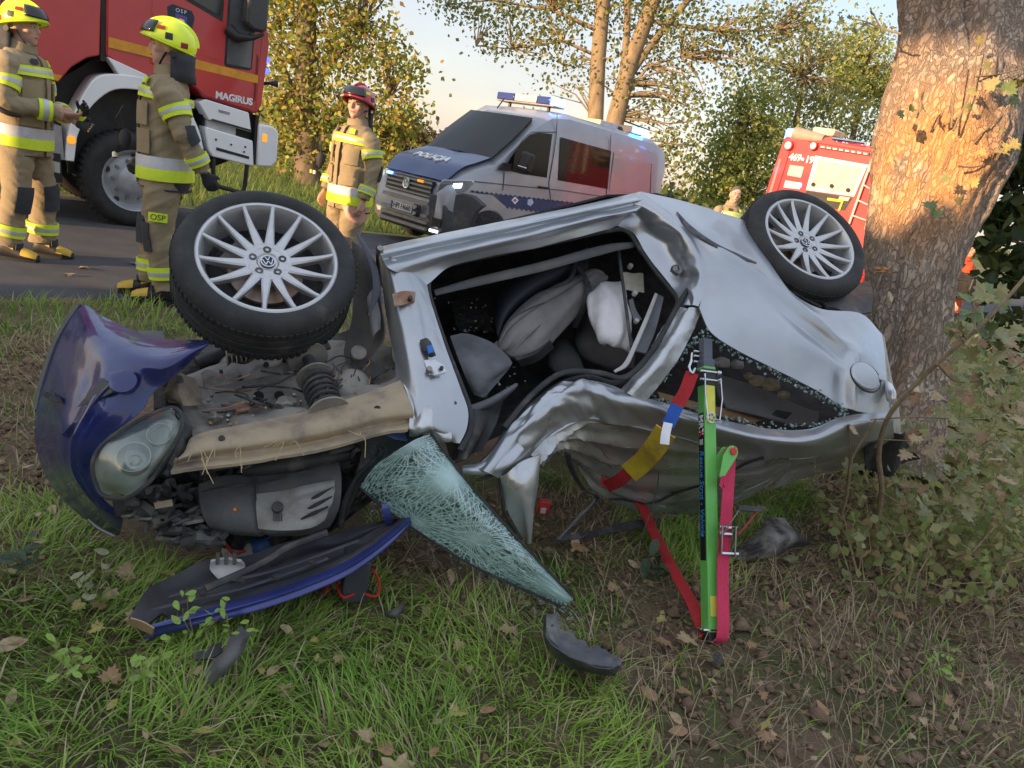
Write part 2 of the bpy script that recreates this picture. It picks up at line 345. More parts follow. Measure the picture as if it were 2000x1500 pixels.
blades('grass',60000,(-14,16),(8,34),.30,.022,fcol,lambda x,y:np.clip(1.3-np.hypot(x,y)/45,0,1),2,(10,60),lambda x,y:sq(x,y)[1]>QF,label='sunlit longer grass on the far side of the road',cat='grass')
# ------------------------------------------------------------ trees
BARK=M('bark_brown',(.17,.125,.085),.9,col2=(.10,.075,.05),scale=6,bump=1,bscale=22,stretch=(1,1,.35))
CROWN=Mleaf('tree_leaf',.5,.5)
PALS={'autumn':[(.28,.32,.065),(.38,.38,.08),(.48,.38,.09),(.36,.23,.07),(.20,.26,.05),(.33,.37,.075)],'olive':[(.21,.25,.09),(.28,.30,.10),(.34,.31,.11),(.16,.20,.07)],'yellow':[(.36,.40,.11),(.48,.46,.14),(.28,.34,.10),(.21,.27,.08)],'dark':[(.045,.07,.022),(.07,.10,.03),(.10,.12,.035)],'brown':[(.16,.12,.06),(.12,.10,.05),(.2,.15,.07)]}
def leafcloud(centers,size,pal,droop=.5,seed=0):
    r=np.random.default_rng(seed); n=len(centers); P=np.array(PALS[pal])
    d=r.normal(size=(n,3)); d[:,2]-=droop; d/=np.linalg.norm(d,axis=1,keepdims=True)
    e=np.cross(d,r.normal(size=(n,3))); e/=np.linalg.norm(e,axis=1,keepdims=True); f=np.cross(d,e)
    s=size*r.uniform(.55,1.2,(n,1)); A=centers-d*s*.5; T=centers+d*s*.5; m=centers-d*s*.06
    Lf=m+e*s*.36+f*s*.10; Rt=m-e*s*.36+f*s*.10; L2=centers+d*s*.22+e*s*.25; R2=centers+d*s*.22-e*s*.25
    V=np.stack([A,Lf,L2,T,R2,Rt],1); c=P[r.integers(0,len(P),n)]*r.uniform(.7,1.25,(n,1)); C=np.repeat(c[:,None,:],6,1)
    b=(np.arange(n)*6)[:,None]; lp=np.concatenate([b,b+1,b+2,b+3,b,b+3,b+4,b+5],1).ravel()
    return V.reshape(-1,3),lp,np.arange(2*n)*4,C.reshape(-1,3)
def blobs_to_leaves(bl,t,n_twig,per,sig,seed,depth=.6):
    r=np.random.default_rng(seed); A=np.array([b[2]*b[3]*(b[4] if len(b)>4 else 1) for b in bl],float); A/=A.sum(); out=[];tw=[]
    for b,w in zip(bl,A):
        k=max(3,int(n_twig*w)); c=Dp(b[0],b[1],t); rx,ry=b[2]*t/F,b[3]*t/F
        v=r.normal(size=(k,3)); v/=np.linalg.norm(v,axis=1,keepdims=True); v*=r.uniform(.15,1,(k,1))**.45
        p=c+v[:,:1]*rx*Xc+v[:,1:2]*ry*Yc+v[:,2:]*fw*max(rx,ry)*depth; tw.append(p)
        out.append((p[:,None,:]+r.normal(size=(k,per,3))*sig*np.array([1,1,.7])).reshape(-1,3))
    return np.concatenate(out),np.concatenate(tw)
def tree(name,label,base,limbs,bl,t,n_twig,per,sig,leaf,pal,seed,mat=None,twigs=0,depth=.6,group=None):
    e=empty(name,base,label=label,cat='tree',group=group); g=G()
    for path,r in limbs: g.tube(path,r,10)
    LC,tw=blobs_to_leaves(bl,t,n_twig,per,sig,seed,depth)
    r_=np.random.default_rng(seed+5)
    if twigs:
        nodes=np.array([p for path,_ in limbs for p in path])
        for p in tw[r_.choice(len(tw),min(twigs,len(tw)),False)]:
            q=nodes[np.argmin(((nodes-p)**2).sum(1)+np.maximum(0,nodes[:,2]-p[2])*4)]; L=np.linalg.norm(p-q); mid=(p+q)/2+r_.normal(size=3)*L*.08+np.array([0,0,.1*L])
            g.tube([q,mid,p],[.012*L+.015,.008*L+.008,.006],5,cap=False)
    g.obj('trunk',mat or BARK,e,world=True)
    V,lp,st,C=leafcloud(LC,leaf,pal,seed=seed); link('crown',fastmesh('crown',V,lp,st,C),CROWN,e,world=True,sharp=0,kind='stuff'); return e
def up(px,py,t): return Dp(px,py,t)
t=20.5; b=Zp(602,358,-.12); k=lambda x,y:Dp(x,y,t)
tree('maple_tree','autumn maple with thick trunk across the road, left of the police van',b,
 [([k(606,372),k(600,330),k(598,250),k(596,120),k(600,0),k(602,-120)],[.42,.36,.33,.30,.27,.22]),([k(598,200),k(640,130),k(700,60)],[.16,.1,.04]),([k(597,230),k(560,150),k(530,60)],[.15,.09,.04]),([k(598,260),k(660,220),k(760,190)],[.13,.08,.03]),([k(598,300),k(640,290),k(700,300)],[.08,.05,.02])],
 [(556,50,55,80),(640,20,110,70),(700,90,90,60),(600,150,100,80),(770,140,62,50),(640,240,110,70),(720,235,85,60),(775,215,45,45),(545,230,40,90),(735,300,45,45),(560,310,35,40),(650,320,60,30,.6),(640,-80,150,80),(760,260,40,30)],t,430,27,.36,.165,'autumn',3,twigs=360)
t=23.0
tree('twin_trunk_tree','tall tree with two pale forked trunks rising behind the police van',Zp(1130,400,-.12)*0+np.array([Dp(1150,400,t)[0],Dp(1150,400,t)[1],-.15]),
 [([k2 for k2 in [Dp(1135,430,t),Dp(1155,330,t),Dp(1163,235,t),Dp(1168,120,t),Dp(1178,0,t),Dp(1185,-120,t)]],[.36,.3,.26,.25,.24,.2]),
  ([Dp(1160,420,t),Dp(1185,320,t),Dp(1203,230,t),Dp(1228,130,t),Dp(1262,40,t),Dp(1300,-60,t)],[.4,.33,.30,.27,.25,.2]),
  ([Dp(1212,190,t),Dp(1225,60,t),Dp(1226,-60,t)],[.13,.11,.09]),([Dp(1218,165,t),Dp(1270,90,t),Dp(1345,0,t),Dp(1400,-50,t)],[.14,.11,.09,.06]),([Dp(1200,220,t),Dp(1265,130,t),Dp(1330,110,t)],[.07,.05,.02]),
  ([Dp(1170,60,t),Dp(1080,20,t),Dp(960,0,t),Dp(870,10,t)],[.08,.05,.03,.012]),([Dp(1168,110,t),Dp(1100,80,t),Dp(1000,95,t),Dp(930,90,t)],[.06,.04,.02,.01]),([Dp(1262,40,t),Dp(1400,60,t),Dp(1520,60,t)],[.07,.05,.02])],
 [(900,15,60,28),(975,30,70,30),(1010,80,60,35),(960,85,40,25,.6),(1080,25,90,45),(1095,90,60,45),(1110,150,45,30,.7),(1320,50,90,60),(1420,70,100,60),(1520,50,80,55),(1300,140,60,45),(1335,210,55,50),(1320,300,48,60),(1258,215,35,40,.7),(1275,340,40,40,.7),(1240,20,60,40),(1180,-60,300,60),(1450,140,60,40,.6),(1580,20,50,35),(1070,190,40,18,.5),(1215,130,50,90,.5)],t,640,15,.30,.15,'olive',4,
 mat=M('bark_pale',(.27,.20,.12),.9,col2=(.17,.125,.08),scale=5,bump=1,bscale=20,stretch=(1,1,.3)),twigs=420,depth=.45)
def simple(name,label,px,py,t,bl,n_twig,per,sig,leaf,pal,seed,group=None):
    c=Dp(px,py,t); b=np.array([c[0],c[1],-.3]); tp=Dp(bl[0][0],bl[0][1],t)
    return tree(name,label,b,[([b,b*.6+tp*.4,tp],[.3,.22,.06])],bl,t,n_twig,per,sig,leaf,pal,seed,twigs=120,group=group)
simple('poplar_tree','leafy olive-green tree left of the rear-facing fire engine',1440,400,27,[(1450,260,75,80),(1420,330,70,60),(1500,300,70,80),(1395,370,45,35),(1470,370,90,40),(1480,190,50,50)],270,28,.40,.18,'yellow',5)
simple('lime_tree','tall darker olive tree between the yellow tree and the fire engine',1560,330,31,[(1570,150,70,100),(1550,240,80,80),(1600,80,60,60),(1520,120,50,50,.7),(1620,220,60,60)],170,24,.45,.18,'olive',6)
simple('birch_tree','sunlit yellow tree behind the fire engine, beside the big trunk',1680,330,36,[(1690,130,75,75),(1650,190,70,70),(1710,210,60,70),(1640,110,45,50),(1700,60,50,40,.6),(1730,150,50,80)],230,26,.5,.2,'yellow',7)
simple('hedge_tree','round bushes at the field edge behind the police van',790,290,55,[(790,272,55,22),(830,285,40,18),(750,270,40,20),(860,290,30,14)],300,14,.6,.4,'brown',8)
# distant woods along the horizon
LCs=[]
for i in range(46):
    ang=rad(-52+i*2.5)+RNG.normal(0,.01); R0=RNG.uniform(260,420); c=np.array([math.sin(ang)*R0,math.cos(ang)*R0,RNG.uniform(-1,2.5)]); LCs.append(c+RNG.normal(size=(240,3))*np.array([9,9,2.6]))
V,lp,st,C=leafcloud(np.concatenate(LCs),3.0,'dark',seed=9); props(link('distant_woods',fastmesh('distant_woods',V,lp,st,C),CROWN,sharp=0),'dark line of far woods along the horizon','woods',kind='stuff')
# tall hedge behind the photographer: it keeps the low sun off the wreck
def shade(name,label,al,qs,z0,z1,n,leaf,seed,wd=1.6):
    r=np.random.default_rng(seed); sd=np.array([SUN_DIR.x,SUN_DIR.y]); pd=np.array([-sd[1],sd[0]])
    q=r.uniform(*qs,n); p=-sd[None,:]*0+sd[None,:]*(al+r.normal(0,wd,n))[:,None]+pd[None,:]*q[:,None]
    top=z1*(.96+.08*fbm(q*.8,q*0,seed)); z=z0+(top-z0)*r.random(n)
    V,lp,st,C=leafcloud(np.column_stack([p,z]),leaf,'dark',seed=seed); return link(name,fastmesh(name,V,lp,st,C),CROWN,sharp=0,kind='stuff')
hq=shade('hedge','',11.5,(-6,12),-.2,3.95,16000,.5,12,.8); props(hq,'tall dark hedge behind the viewer shading the wreck','hedge')
hq=shade('hedge','',13,(-3.3,-1.0),5.9,7.8,1100,.45,13,.6); props(hq,'leaf cluster added out of view behind the viewer to shade the upper trunk','hedge')  # unseen leaf cluster, put in to shade the upper trunk

# leaf litter and clods of torn-up soil on the bare patches
r_=np.random.default_rng(91); n=9000; x=r_.uniform(-3.2,3.8,n); y=r_.uniform(1.0,5.0,n); ok=vis(x,y)&(sq(x,y)[1]<QN-.1)&(r_.random(n)<.30+.5*(1-lush(x,y))+.3*(x>1.2)); x,y=x[ok][:3600],y[ok][:3600]
PALS['litter']=[(.42,.28,.15),(.34,.21,.11),(.50,.38,.22),(.28,.18,.10),(.40,.33,.14)]
V,lp,st,C=leafcloud(np.column_stack([x,y,gh(x,y)+.012+.02*r_.random(len(x))]),.034,'litter',0,92); V[:,2]=np.repeat(gh(x,y)+.014,6)+(V[:,2]-np.repeat(gh(x,y)+.014,6))*.45
props(link('leaf_litter',fastmesh('leaf_litter',V,lp,st,C),LEAFM,sharp=0),'scraps of dead leaves littering the soil and grass','leaf litter',kind='stuff')
n=16000; x=r_.uniform(-3.2,3.6,n); y=r_.uniform(1.0,4.4,n); ok=vis(x,y)&(lush(x,y)<.45)&(sq(x,y)[1]<QN-.1); x,y=x[ok][:5200],y[ok][:5200]; n=len(x); sz=r_.gamma(1.6,.0055,n)+.003
o6=np.array([(1,0,0),(0,1,0),(-1,0,0),(0,-1,0),(0,0,.8),(0,0,-.6)],float); Vc=(o6[None]*sz[:,None,None]*r_.uniform(.6,1.4,(n,6,1))); an=r_.uniform(0,6.28,n); c,s_=np.cos(an)[:,None],np.sin(an)[:,None]; Vx=Vc[:,:,0]*c-Vc[:,:,1]*s_; Vy=Vc[:,:,0]*s_+Vc[:,:,1]*c
Vc=np.stack([Vx+x[:,None],Vy+y[:,None],Vc[:,:,2]+gh(x,y)[:,None]+sz[:,None]*.3],-1).reshape(-1,3); fc=np.array([(0,1,4),(1,2,4),(2,3,4),(3,0,4),(1,0,5),(2,1,5),(3,2,5),(0,3,5)]); lp=((np.arange(n)*6)[:,None,None]+fc[None]).ravel()
props(link('soil_clods',fastmesh('soil_clods',Vc,lp,np.arange(n*8)*3),M('clod_soil',(.19,.125,.085),.95,col2=(.28,.20,.135),scale=14,bump=.8,bscale=90,spec=.2),sharp=0),'crumbs and clods of brown soil on the torn-up verge','soil',kind='stuff')
# ------------------------------------------------------------ wrecked car: side plane frame
FWc=Dp(525,500,2.5); RWc=Dp(1582,465,3.4)
ca=RWc-FWc; ca/=np.linalg.norm(ca); cn=np.array([.21,-.64,.74]); cn-=ca*(cn@ca); cn/=np.linalg.norm(cn); cu_=np.cross(ca,cn)
def S(x,y,w=0.):
    d=ray(x,y); return CAM+d*(((FWc-CAM)@cn-w)/(d@cn))
def SG(rows): return [[S(*p) for p in r] for r in rows]
def rowsw(rows,ws):
    return [[S(x,y,(w[i] if hasattr(w,'__len__') else w)) for i,(x,y) in enumerate(r)] for r,w in zip(rows,ws)]
SILVER=M('silver_paint',(.47,.49,.52),.32,.74,col2=(.40,.42,.45),scale=3,coat=.5,bump=.05,bscale=18,dirt=(.30,.28,.25),dscale=2.5,dlo=.66,dhi=.95,rvar=.05,det=3)
SILVERD=M('scuffed_silver_paint',(.60,.61,.63),.33,.76,col2=(.46,.46,.46),scale=5,coat=.3,bump=.10,bscale=22,dirt=(.17,.15,.13),dscale=5,dlo=.56,dhi=.82,rvar=.1,stretch=(1,1,1))
BLUE=M('blue_paint',(.018,.030,.15),.26,.2,col2=(.014,.020,.10),scale=4,coat=.8,dirt=(.17,.17,.21),dscale=7,dlo=.62,dhi=.84,rvar=.08,det=4)
BLKP=M('black_plastic',(.034,.034,.037),.5,col2=(.055,.054,.055),scale=7,bump=.2,bscale=60,dirt=(.17,.15,.125),dscale=9,dlo=.50,dhi=.80)
GRYP=M('grey_dusty_plastic',(.085,.085,.09),.6,col2=(.12,.115,.11),scale=6,bump=.3,bscale=50,dirt=(.17,.15,.125),dscale=5,dlo=.5,dhi=.8)
TAN=M('mud_coated_steel',(.41,.325,.215),.78,.1,col2=(.27,.215,.16),scale=5,bump=.35,bscale=30,dirt=(.17,.135,.11),dscale=5,dlo=.50,dhi=.72)
DSTEEL=M('dirty_grey_steel',(.32,.295,.26),.64,.3,col2=(.22,.20,.175),scale=6,bump=.4,bscale=35,dirt=(.07,.06,.05),dscale=7,dlo=.52,dhi=.72)
RUB=M('tyre_rubber',(.028,.028,.029),.72,col2=(.043,.042,.041),scale=12,bump=.25,bscale=70,dirt=(.12,.11,.10),dscale=6,dlo=.58,dhi=.85)
SEAL=M('rubber_seal',(.022,.022,.023),.55,col2=(.035,.035,.036),scale=9,dirt=(.13,.12,.11),dscale=10,dlo=.55,dhi=.8)
ALLOY=M('alloy_silver',(.60,.60,.61),.34,.75,col2=(.52,.52,.53),scale=8,dirt=(.42,.39,.35),dscale=10,dlo=.55,dhi=.85)
CHROME=M('chrome',(.75,.76,.78),.12,1.,scale=6)
STEELD=M('brushed_dark_steel',(.30,.29,.28),.42,.8,col2=(.2,.17,.14),scale=9)
FABG=M('grey_seat_cloth',(.30,.275,.265),.92,col2=(.20,.185,.18),scale=5,bump=.4,bscale=90)
FABD=M('dark_seat_cloth',(.14,.132,.13),.95,col2=(.10,.095,.094),scale=6,bump=.4,bscale=90)
TRIMG=M('blue_grey_trim',(.16,.163,.175),.62,col2=(.09,.092,.10),scale=6,bump=.15,bscale=80)
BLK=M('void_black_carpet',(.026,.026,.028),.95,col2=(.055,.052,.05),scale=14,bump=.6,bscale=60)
WHITEC=M('airbag_white_cloth',(.74,.70,.70),.85,col2=(.62,.57,.57),scale=6,bump=.3,bscale=40)
LTRIM=M('pale_grey_trim',(.52,.50,.48),.55,col2=(.42,.40,.38),scale=8)
RUST=M('rusty_steel',(.28,.13,.07),.8,.2,col2=(.33,.26,.2),scale=18)
BROWN=M('brown_hardboard',(.30,.18,.09),.75,col2=(.24,.14,.075),scale=8)
car=empty('crashed_car',Zp(1000,930,0),label='wrecked silver hatchback with blue front end overturned against the tree',cat='car')
def tubeS(name,pts,r,mat,parent=None,n=8,flat=1.,**k):
    P=crom([S(*p) for p in pts],np.linspace(0,1,max(len(pts)*4,6)))
    rr=r if not hasattr(r,'__len__') else list(np.interp(np.linspace(0,1,len(P)),np.linspace(0,1,len(r)),r))
    return G().tube([tuple(p) for p in P],rr,n,flat=flat,up=tuple(cn)).obj(name,mat,parent or car,world=True,**k)
def disc(name,x,y,w,rpx,mat,parent=None,h=.01,prof=None,n=20,ax=None):
    p=S(x,y,w); r=rpx*float((p-CAM)@fw)/F; z=Vector(ax if ax is not None else cn); Mx=frame(p,z.orthogonal(),z.cross(z.orthogonal()))
    pr=prof(r) if prof else [(0,h),(r*.9,h),(r,h*.7),(r,-h)]
    return G().lathe(pr,n,Mx).obj(name,mat,parent or car,world=True)
# ---- wheels
TYP=[(.236,-.004),(.246,.008),(.262,.013),(.280,.012),(.296,.004),(.307,-.014),(.3145,-.034),(.3155,-.058),(.309,-.060),(.309,-.067),(.316,-.069),(.3165,-.098),(.310,-.100),(.310,-.108),(.3165,-.110),(.316,-.140),(.309,-.142),(.309,-.149),(.3155,-.151),(.3145,-.178),(.306,-.197),(.29,-.212),(.262,-.218),(.236,-.205)]
def make_wheel(c,nrm,rot,name='wheel',label=None):
    z=Vector(nrm).normalized(); x=(Vector(ca)-z*Vector(ca).dot(z)).normalized(); Mw=frame(c,x,z.cross(x))@Matrix.Rotation(rot,4,'Z')
    rim=G().lathe([(.2425,-.012),(.2415,.002),(.236,.006),(.228,.004),(.2225,-.004),(.220,-.016),(.213,-.030),(.206,-.09),(.192,-.15),(.20,-.2),(.235,-.205)],72,Mw).obj(name,ALLOY,car,world=True); rim.name=name
    G().lathe(TYP,96,Mw).obj('tyre',RUB,rim,world=True)
    # shoulder blocks of the tread
    g=G()
    for i in range(84):
        q=2*math.pi*i/84
        for zz in(-.044,-.172):
            R=Matrix.Rotation(q,4,'Z'); g.box((0,0,0),(.004,.014,.028),Mw.to_3x3()@R.to_3x3()); k=Mw@R@Vector((.3155,0,zz)); 
            for j in range(8): g.V[-8+j]=tuple(Vector(g.V[-8+j])+k)
    g.obj('tread_block',RUB,rim,world=True,smooth=False,kind='stuff')
    me=None
    for i in range(14):
        q=2*math.pi*i/14
        if me is None:
            R=[]
            for r,w,zt,th in((.060,.019,-.030,.035),(.10,.0155,-.025,.032),(.16,.0115,-.015,.030),(.205,.0085,-.004,.026),(.2265,.0085,.004,.016)):
                R.append([(r,-w,zt-.005),(r,-w*.6,zt),(r,w*.6,zt),(r,w,zt-.005),(r,w*.75,zt-th),(r,-w*.75,zt-th)])
            g=G().loft(R); me=g.mesh('spoke')
            bm=bmesh.new(); bm.from_mesh(me); bmesh.ops.recalc_face_normals(bm,faces=bm.faces); bm.to_mesh(me); bm.free()
        o=link('spoke',me,ALLOY,rim,sharp=35); o.matrix_basis=Mw@Matrix.Rotation(q,4,'Z')
    G().lathe([(0,-.128),(.19,-.128),(.205,-.10)],32,Mw).obj('wheel_gap_shade',BLK,rim,world=True)  # black disc added to paint the shade in the gaps behind the spokes
    hub=G().lathe([(0,-.038),(.034,-.038),(.040,-.032),(.066,-.031),(.074,-.027),(.080,-.029),(.084,-.04),(.084,-.066)],40,Mw).obj('hub',ALLOY,rim,world=True)
    for i in range(5):
        k=Mw@Matrix.Rotation(2*math.pi*i/5+.2,4,'Z')@Matrix.Translation((.053,0,-.0305))
        G().lathe([(0,-.002),(.006,-.002),(.0065,.001),(.013,.0018),(.0142,.0008),(.0142,-.01)],16,k).obj('lug_recess',BLKP,rim,world=True)
    bad=G().lathe([(0,-.031),(.024,-.031),(.026,-.034),(.026,-.04)],24,Mw).obj('hub_emblem',M('emblem_navy',(.02,.03,.06),.3,scale=5),rim,world=True)
    em=G().lathe([(.0215,-.031),(.0215,-.028),(.025,-.028),(.025,-.031)],28,Mw)
    def stroke(a,b,w=.0026):
        a,b=Vector((*a,-.029)),Vector((*b,-.029)); d=(b-a); M3=frame((0,0,0),d,Vector((-d.y,d.x,0))).to_3x3(); em.box((0,0,0),(d.length,w*1.3,.003),M3)
        mid=(a+b)/2
        for j in range(8): em.V[-8+j]=tuple(Mw@(Vector(em.V[-8+j])+mid))
    for a,b in(((-.008,.018),(0,.003)),((.008,.018),(0,.003)),((-.018,.008),(-.009,-.016)),((-.009,-.016),(0,0)),((0,0),(.009,-.016)),((.009,-.016),(.018,.008))): stroke(a,b)
    em.obj('emblem_relief',CHROME,rim,world=True,smooth=False)
    G().lathe([(0,-.10),(.125,-.10),(.13,-.104),(.13,-.118),(0,-.12)],48,Mw).obj('brake_disc',M('brake_disc_steel',(.33,.31,.29),.45,.7,col2=(.30,.17,.10),scale=6),rim,world=True)
    g=G(); g.box((0,0,0),(.07,.13,.07),None); k=Mw@Matrix.Rotation(2.4,4,'Z')
    for j in range(8): g.V[j]=tuple(k@(Vector(g.V[j])+Vector((.12,0,-.115))))
    g.obj('brake_caliper',DSTEEL,rim,world=True,bevel=.008)
    G().lathe([(0,-.12),(.06,-.12),(.07,-.2),(.03,-.25),(0,-.25)],20,Mw).obj('axle_hub',DSTEEL,rim,world=True)
    if label: rim['label']=label
    return rim
make_wheel(FWc,(.272,-.604,.75),.05,label='front alloy wheel with low tyre pointing up, nearest the road')
make_wheel(RWc,(.181,-.663,.727),.18,label='rear alloy wheel raised beside the tree trunk')
# ---- silver shell
def ridge(u0,s,a): return lambda U,V:a*np.exp(-((U-u0)/s)**2)
patch('sill',SG([[(738,482,.12),(860,456,.12),(1020,424,.12),(1140,400,.12),(1252,374,.12)],
 [(742,495,.03),(865,468,.03),(1022,437,.03),(1140,411,.03),(1264,385,.03)],
 [(748,508,.055),(868,481,.055),(1025,447,.055),(1142,420,.055),(1262,395,.045)],
 [(760,524,.02),(872,495,.02),(1030,458,.02),(1145,430,.02),(1246,409,.025)],
 [(795,540,.055),(880,508,.055),(1040,471,.055),(1150,440,.055),(1222,424,.055)],
 [(834,556,.085),(894,516,.085),(1050,483,.085),(1160,455,.085),(1206,442,.095)]]),SILVER,car,56,60,lambda U,V:.0035*np.sin(V*23+U*6)*np.sin(V*9)*(U>.3)+.004*(fbm(V*7,U*5,5)-.5),.012)
patch('hinge_pillar',SG([[(738,482,.12),(762,500,.05),(800,525,.05),(834,556,.085)],[(745,540,.14),(768,545,.04),(808,558,.05),(842,592,.085)],[(752,600,.15),(780,602,.04),(822,606,.055),(858,642,.085)],
 [(762,660,.15),(792,665,.05),(836,674,.05),(878,700,.085)],[(772,715,.14),(805,732,.05),(855,742,.05),(900,760,.085)],[(775,765,.12),(815,785,.055),(868,796,.06),(914,800,.085)],[(790,815,.12),(825,828,.07),(868,838,.07),(912,836,.09)],[(845,848,.16),(866,858,.13),(884,864,.11),(898,866,.10)]]),SILVER,car,60,30,
 lambda U,V:.010*np.exp(-((V-.55)/.10)**2)*np.exp(-((U-.4)/.3)**2)-.012*np.exp(-((V-.4)/.14)**2-((U-.27)/.07)**2)-.010*np.exp(-((V-.4)/.2)**2-((U-.70)/.08)**2)+.004*(fbm(U*8,V*4,8)-.5),.01)
disc('rubber_grommet',810,642,.045,13,SEAL,prof=lambda r:[(0,.004),(r*.5,.004),(r*.62,.007),(r*.85,.007),(r,.002),(r,-.012)])
hb=patch('hinge_mount',SG([[(766,574,.03),(790,568,.03),(812,570,.03)],[(770,598,.03),(792,594,.03),(810,588,.03)]]),RUST,car,6,8,None,.008)
disc('hinge_bolt',801,583,.02,4.5,BLKP)
ck=patch('door_check',SG([[(820,664,.02),(833,660,.015),(842,668,.02)],[(824,684,.02),(838,684,.01),(850,690,.02)],[(830,694,.03),(842,698,.02),(852,694,.03)]]),BLKP,car,8,8,lambda U,V:.01*np.sin(U*3.1)*np.sin(V*3.1),.015)
patch('connector_plug',SG([[(834,676,.0),(844,673,.0)],[(837,690,.0),(847,687,.0)]]),M('plug_blue',(.02,.16,.55),.4),car,3,3,None,.012)
hp=patch('lower_hinge',SG([[(828,704,.03),(846,702,.02),(866,712,.03)],[(838,732,.03),(852,732,.015),(872,726,.03)]]),SILVERD,car,8,8,None,.014)
disc('hinge_bolt',838,722,.012,6,STEELD); disc('hinge_bolt',862,720,.02,4,BLKP); disc('drain_hole',888,788,.075,4,BLKP,h=.006); disc('drain_hole',742,489,.03,7,STEELD,h=.015)
patch('rear_door_post',SG([[(1252,374,.04),(1300,410,.0),(1340,447,-.012),(1368,488,-.014),(1381,528,-.012),(1377,568,0),(1364,598,.02)],[(1240,392,.04),(1290,424,.005),(1328,458,.0),(1353,496,.0),(1363,532,.0),(1358,566,.015),(1350,594,.03)],
 [(1222,412,.085),(1265,440,.09),(1298,475,.10),(1322,512,.10),(1336,542,.09),(1341,568,.07),(1340,594,.06)],[(1205,440,.10),(1238,456,.14),(1262,496,.15),(1290,532,.15),(1312,560,.14),(1322,580,.12),(1326,600,.10)]]),SILVER,car,30,54,
 lambda U,V:.018*np.exp(-((U-.52)/.16)**2)*(np.abs(np.mod(V*3.2+.6*fbm(U*3,V*5,2),1)-.5)*3-.7)+.012*(vnoise(U*5,V*13,4)-.5)*np.exp(-((U-.45)/.3)**2),.008)
lt=disc('door_striker',1322,528,.085,11,STEELD,n=18); tubeS('striker_loop',[(1310,530,.075),(1314,520,.045),(1323,518,.04),(1326,527,.07)],.004,STEELD,lt,6)
patch('upper_door_post',SG([[(1316,602,.12),(1290,650,.14),(1255,705,.16),(1208,764,.18)],[(1330,600,.07),(1303,652,.08),(1266,712,.10),(1222,768,.14)],[(1346,600,.03),(1320,656,.045),(1282,718,.075),(1238,774,.13)],[(1370,604,.05),(1348,662,.065),(1308,728,.10),(1262,782,.16)]]),SILVERD,car,24,50,
 lambda U,V:.010*np.sin(U*9+V*4)*(fbm(U*3,V*6,6))+.008*(fbm(U*5,V*14,3)-.5),.008)
patch('quarter_panel',SG([[(1252,374,.05),(1330,391,.05),(1405,414,.05),(1460,436,.05),(1490,490,.03),(1535,560,.02),(1600,602,.02),(1680,612,.03),(1722,652,.08)],
 [(1316,424,0),(1375,448,-.02),(1430,478,-.02),(1485,518,-.01),(1530,560,0),(1570,598,0),(1620,630,0),(1680,645,.01),(1727,682,.06)],
 [(1362,478,-.01),(1400,508,-.03),(1455,540,-.038),(1510,578,-.03),(1555,612,-.02),(1600,645,-.01),(1640,672,.0),(1690,692,.01),(1730,717,.06)],
 [(1381,538,-.01),(1412,578,-.02),(1460,610,-.025),(1515,645,-.018),(1560,672,-.004),(1605,700,.012),(1645,728,.02),(1690,748,.02),(1733,755,.07)],
 [(1366,600,.02),(1388,648,.04),(1440,684,.05),(1500,714,.055),(1560,744,.065),(1610,771,.075),(1642,793,.085),(1690,806,.085),(1740,806,.13)]]),SILVER,car,72,96,
 lambda U,V:.030*np.maximum(0,1-np.abs(U-.40-.06*V)/.07)*sstep(.02,.2,V)*sstep(.88,.62,V)-.022*np.maximum(0,1-np.abs(U-.54-.08*V)/.10)*sstep(.25,.6,V)*sstep(.92,.74,V)+.026*np.maximum(0,1-np.abs(V-.80-.05*(1-U))/.035)*sstep(.40,.72,U)-.018*np.exp(-((V-.865)/.05)**2-((U-.72)/.14)**2)-.016*np.exp(-((V-.75)/.05)**2-((U-.82)/.16)**2)+.004*(fbm(U*5,V*6,14)-.5),.008)
tubeS('rubbing_strip',[(1322,414,.0),(1350,445,-.03),(1395,478,-.045),(1440,500,-.05),(1477,514,-.045)],[.004,.011,.015,.017,.006],M('strip_grey',(.07,.072,.08),.55,dirt=(.15,.15,.15),dscale=12),flat=.45,n=10)
ff=disc('fuel_flap',1690,734,-.004,31,SILVER,n=40,prof=lambda r:[(0,.010),(r*.6,.0095),(r*.9,.007),(r*.97,.004),(r,-.002)]); disc('flap_gap',1692,736,-.002,34,BLKP,n=40,prof=lambda r:[(r*.9,.0),(r,.0),(r,-.008)],parent=ff); disc('flap_notch',1719,739,-.002,7,SILVERD,parent=ff)
# roof rail and crushed roof
railr=[[(930,915),(985,850),(1030,800),(1080,757),(1130,740),(1190,752),(1262,777),(1340,800),(1420,822),(1500,837),(1580,838),(1640,815),(1700,806),(1740,804)],
 [(950,922),(1004,862),(1052,812),(1098,774),(1145,764),(1204,776),(1275,798),(1348,822),(1428,846),(1508,862),(1588,863),(1648,838),(1704,826),(1744,820)],
 [(985,940),(1035,888),(1085,846),(1130,822),(1170,820),(1228,832),(1300,848),(1370,866),(1440,884),(1515,894),(1590,892),(1652,872),(1706,858),(1746,845)]]
railw=[[.17,.16,.14,.12,.13,.15,.16,.16,.16,.16,.14,.11,.09,.13],[.14,.13,.10,.08,.09,.12,.13,.13,.13,.13,.12,.10,.09,.14],[.22,.21,.21,.2,.22,.24,.25,.26,.28,.29,.29,.26,.22,.24]]
patch('roof_rail',rowsw(railr,railw),SILVER,car,34,150,lambda U,V:(.022*(np.abs(np.mod(U*1.1+V*7+.8*fbm(U*2,V*12,3),1)-.5)*2-.5)*np.exp(-((V-.24)/.2)**2)+.024*(vnoise(U*5,V*30,7)-.5)*np.exp(-((V-.25)/.22)**2)+.006*(fbm(U*4,V*14,8)-.5)),.008,sharp=28)
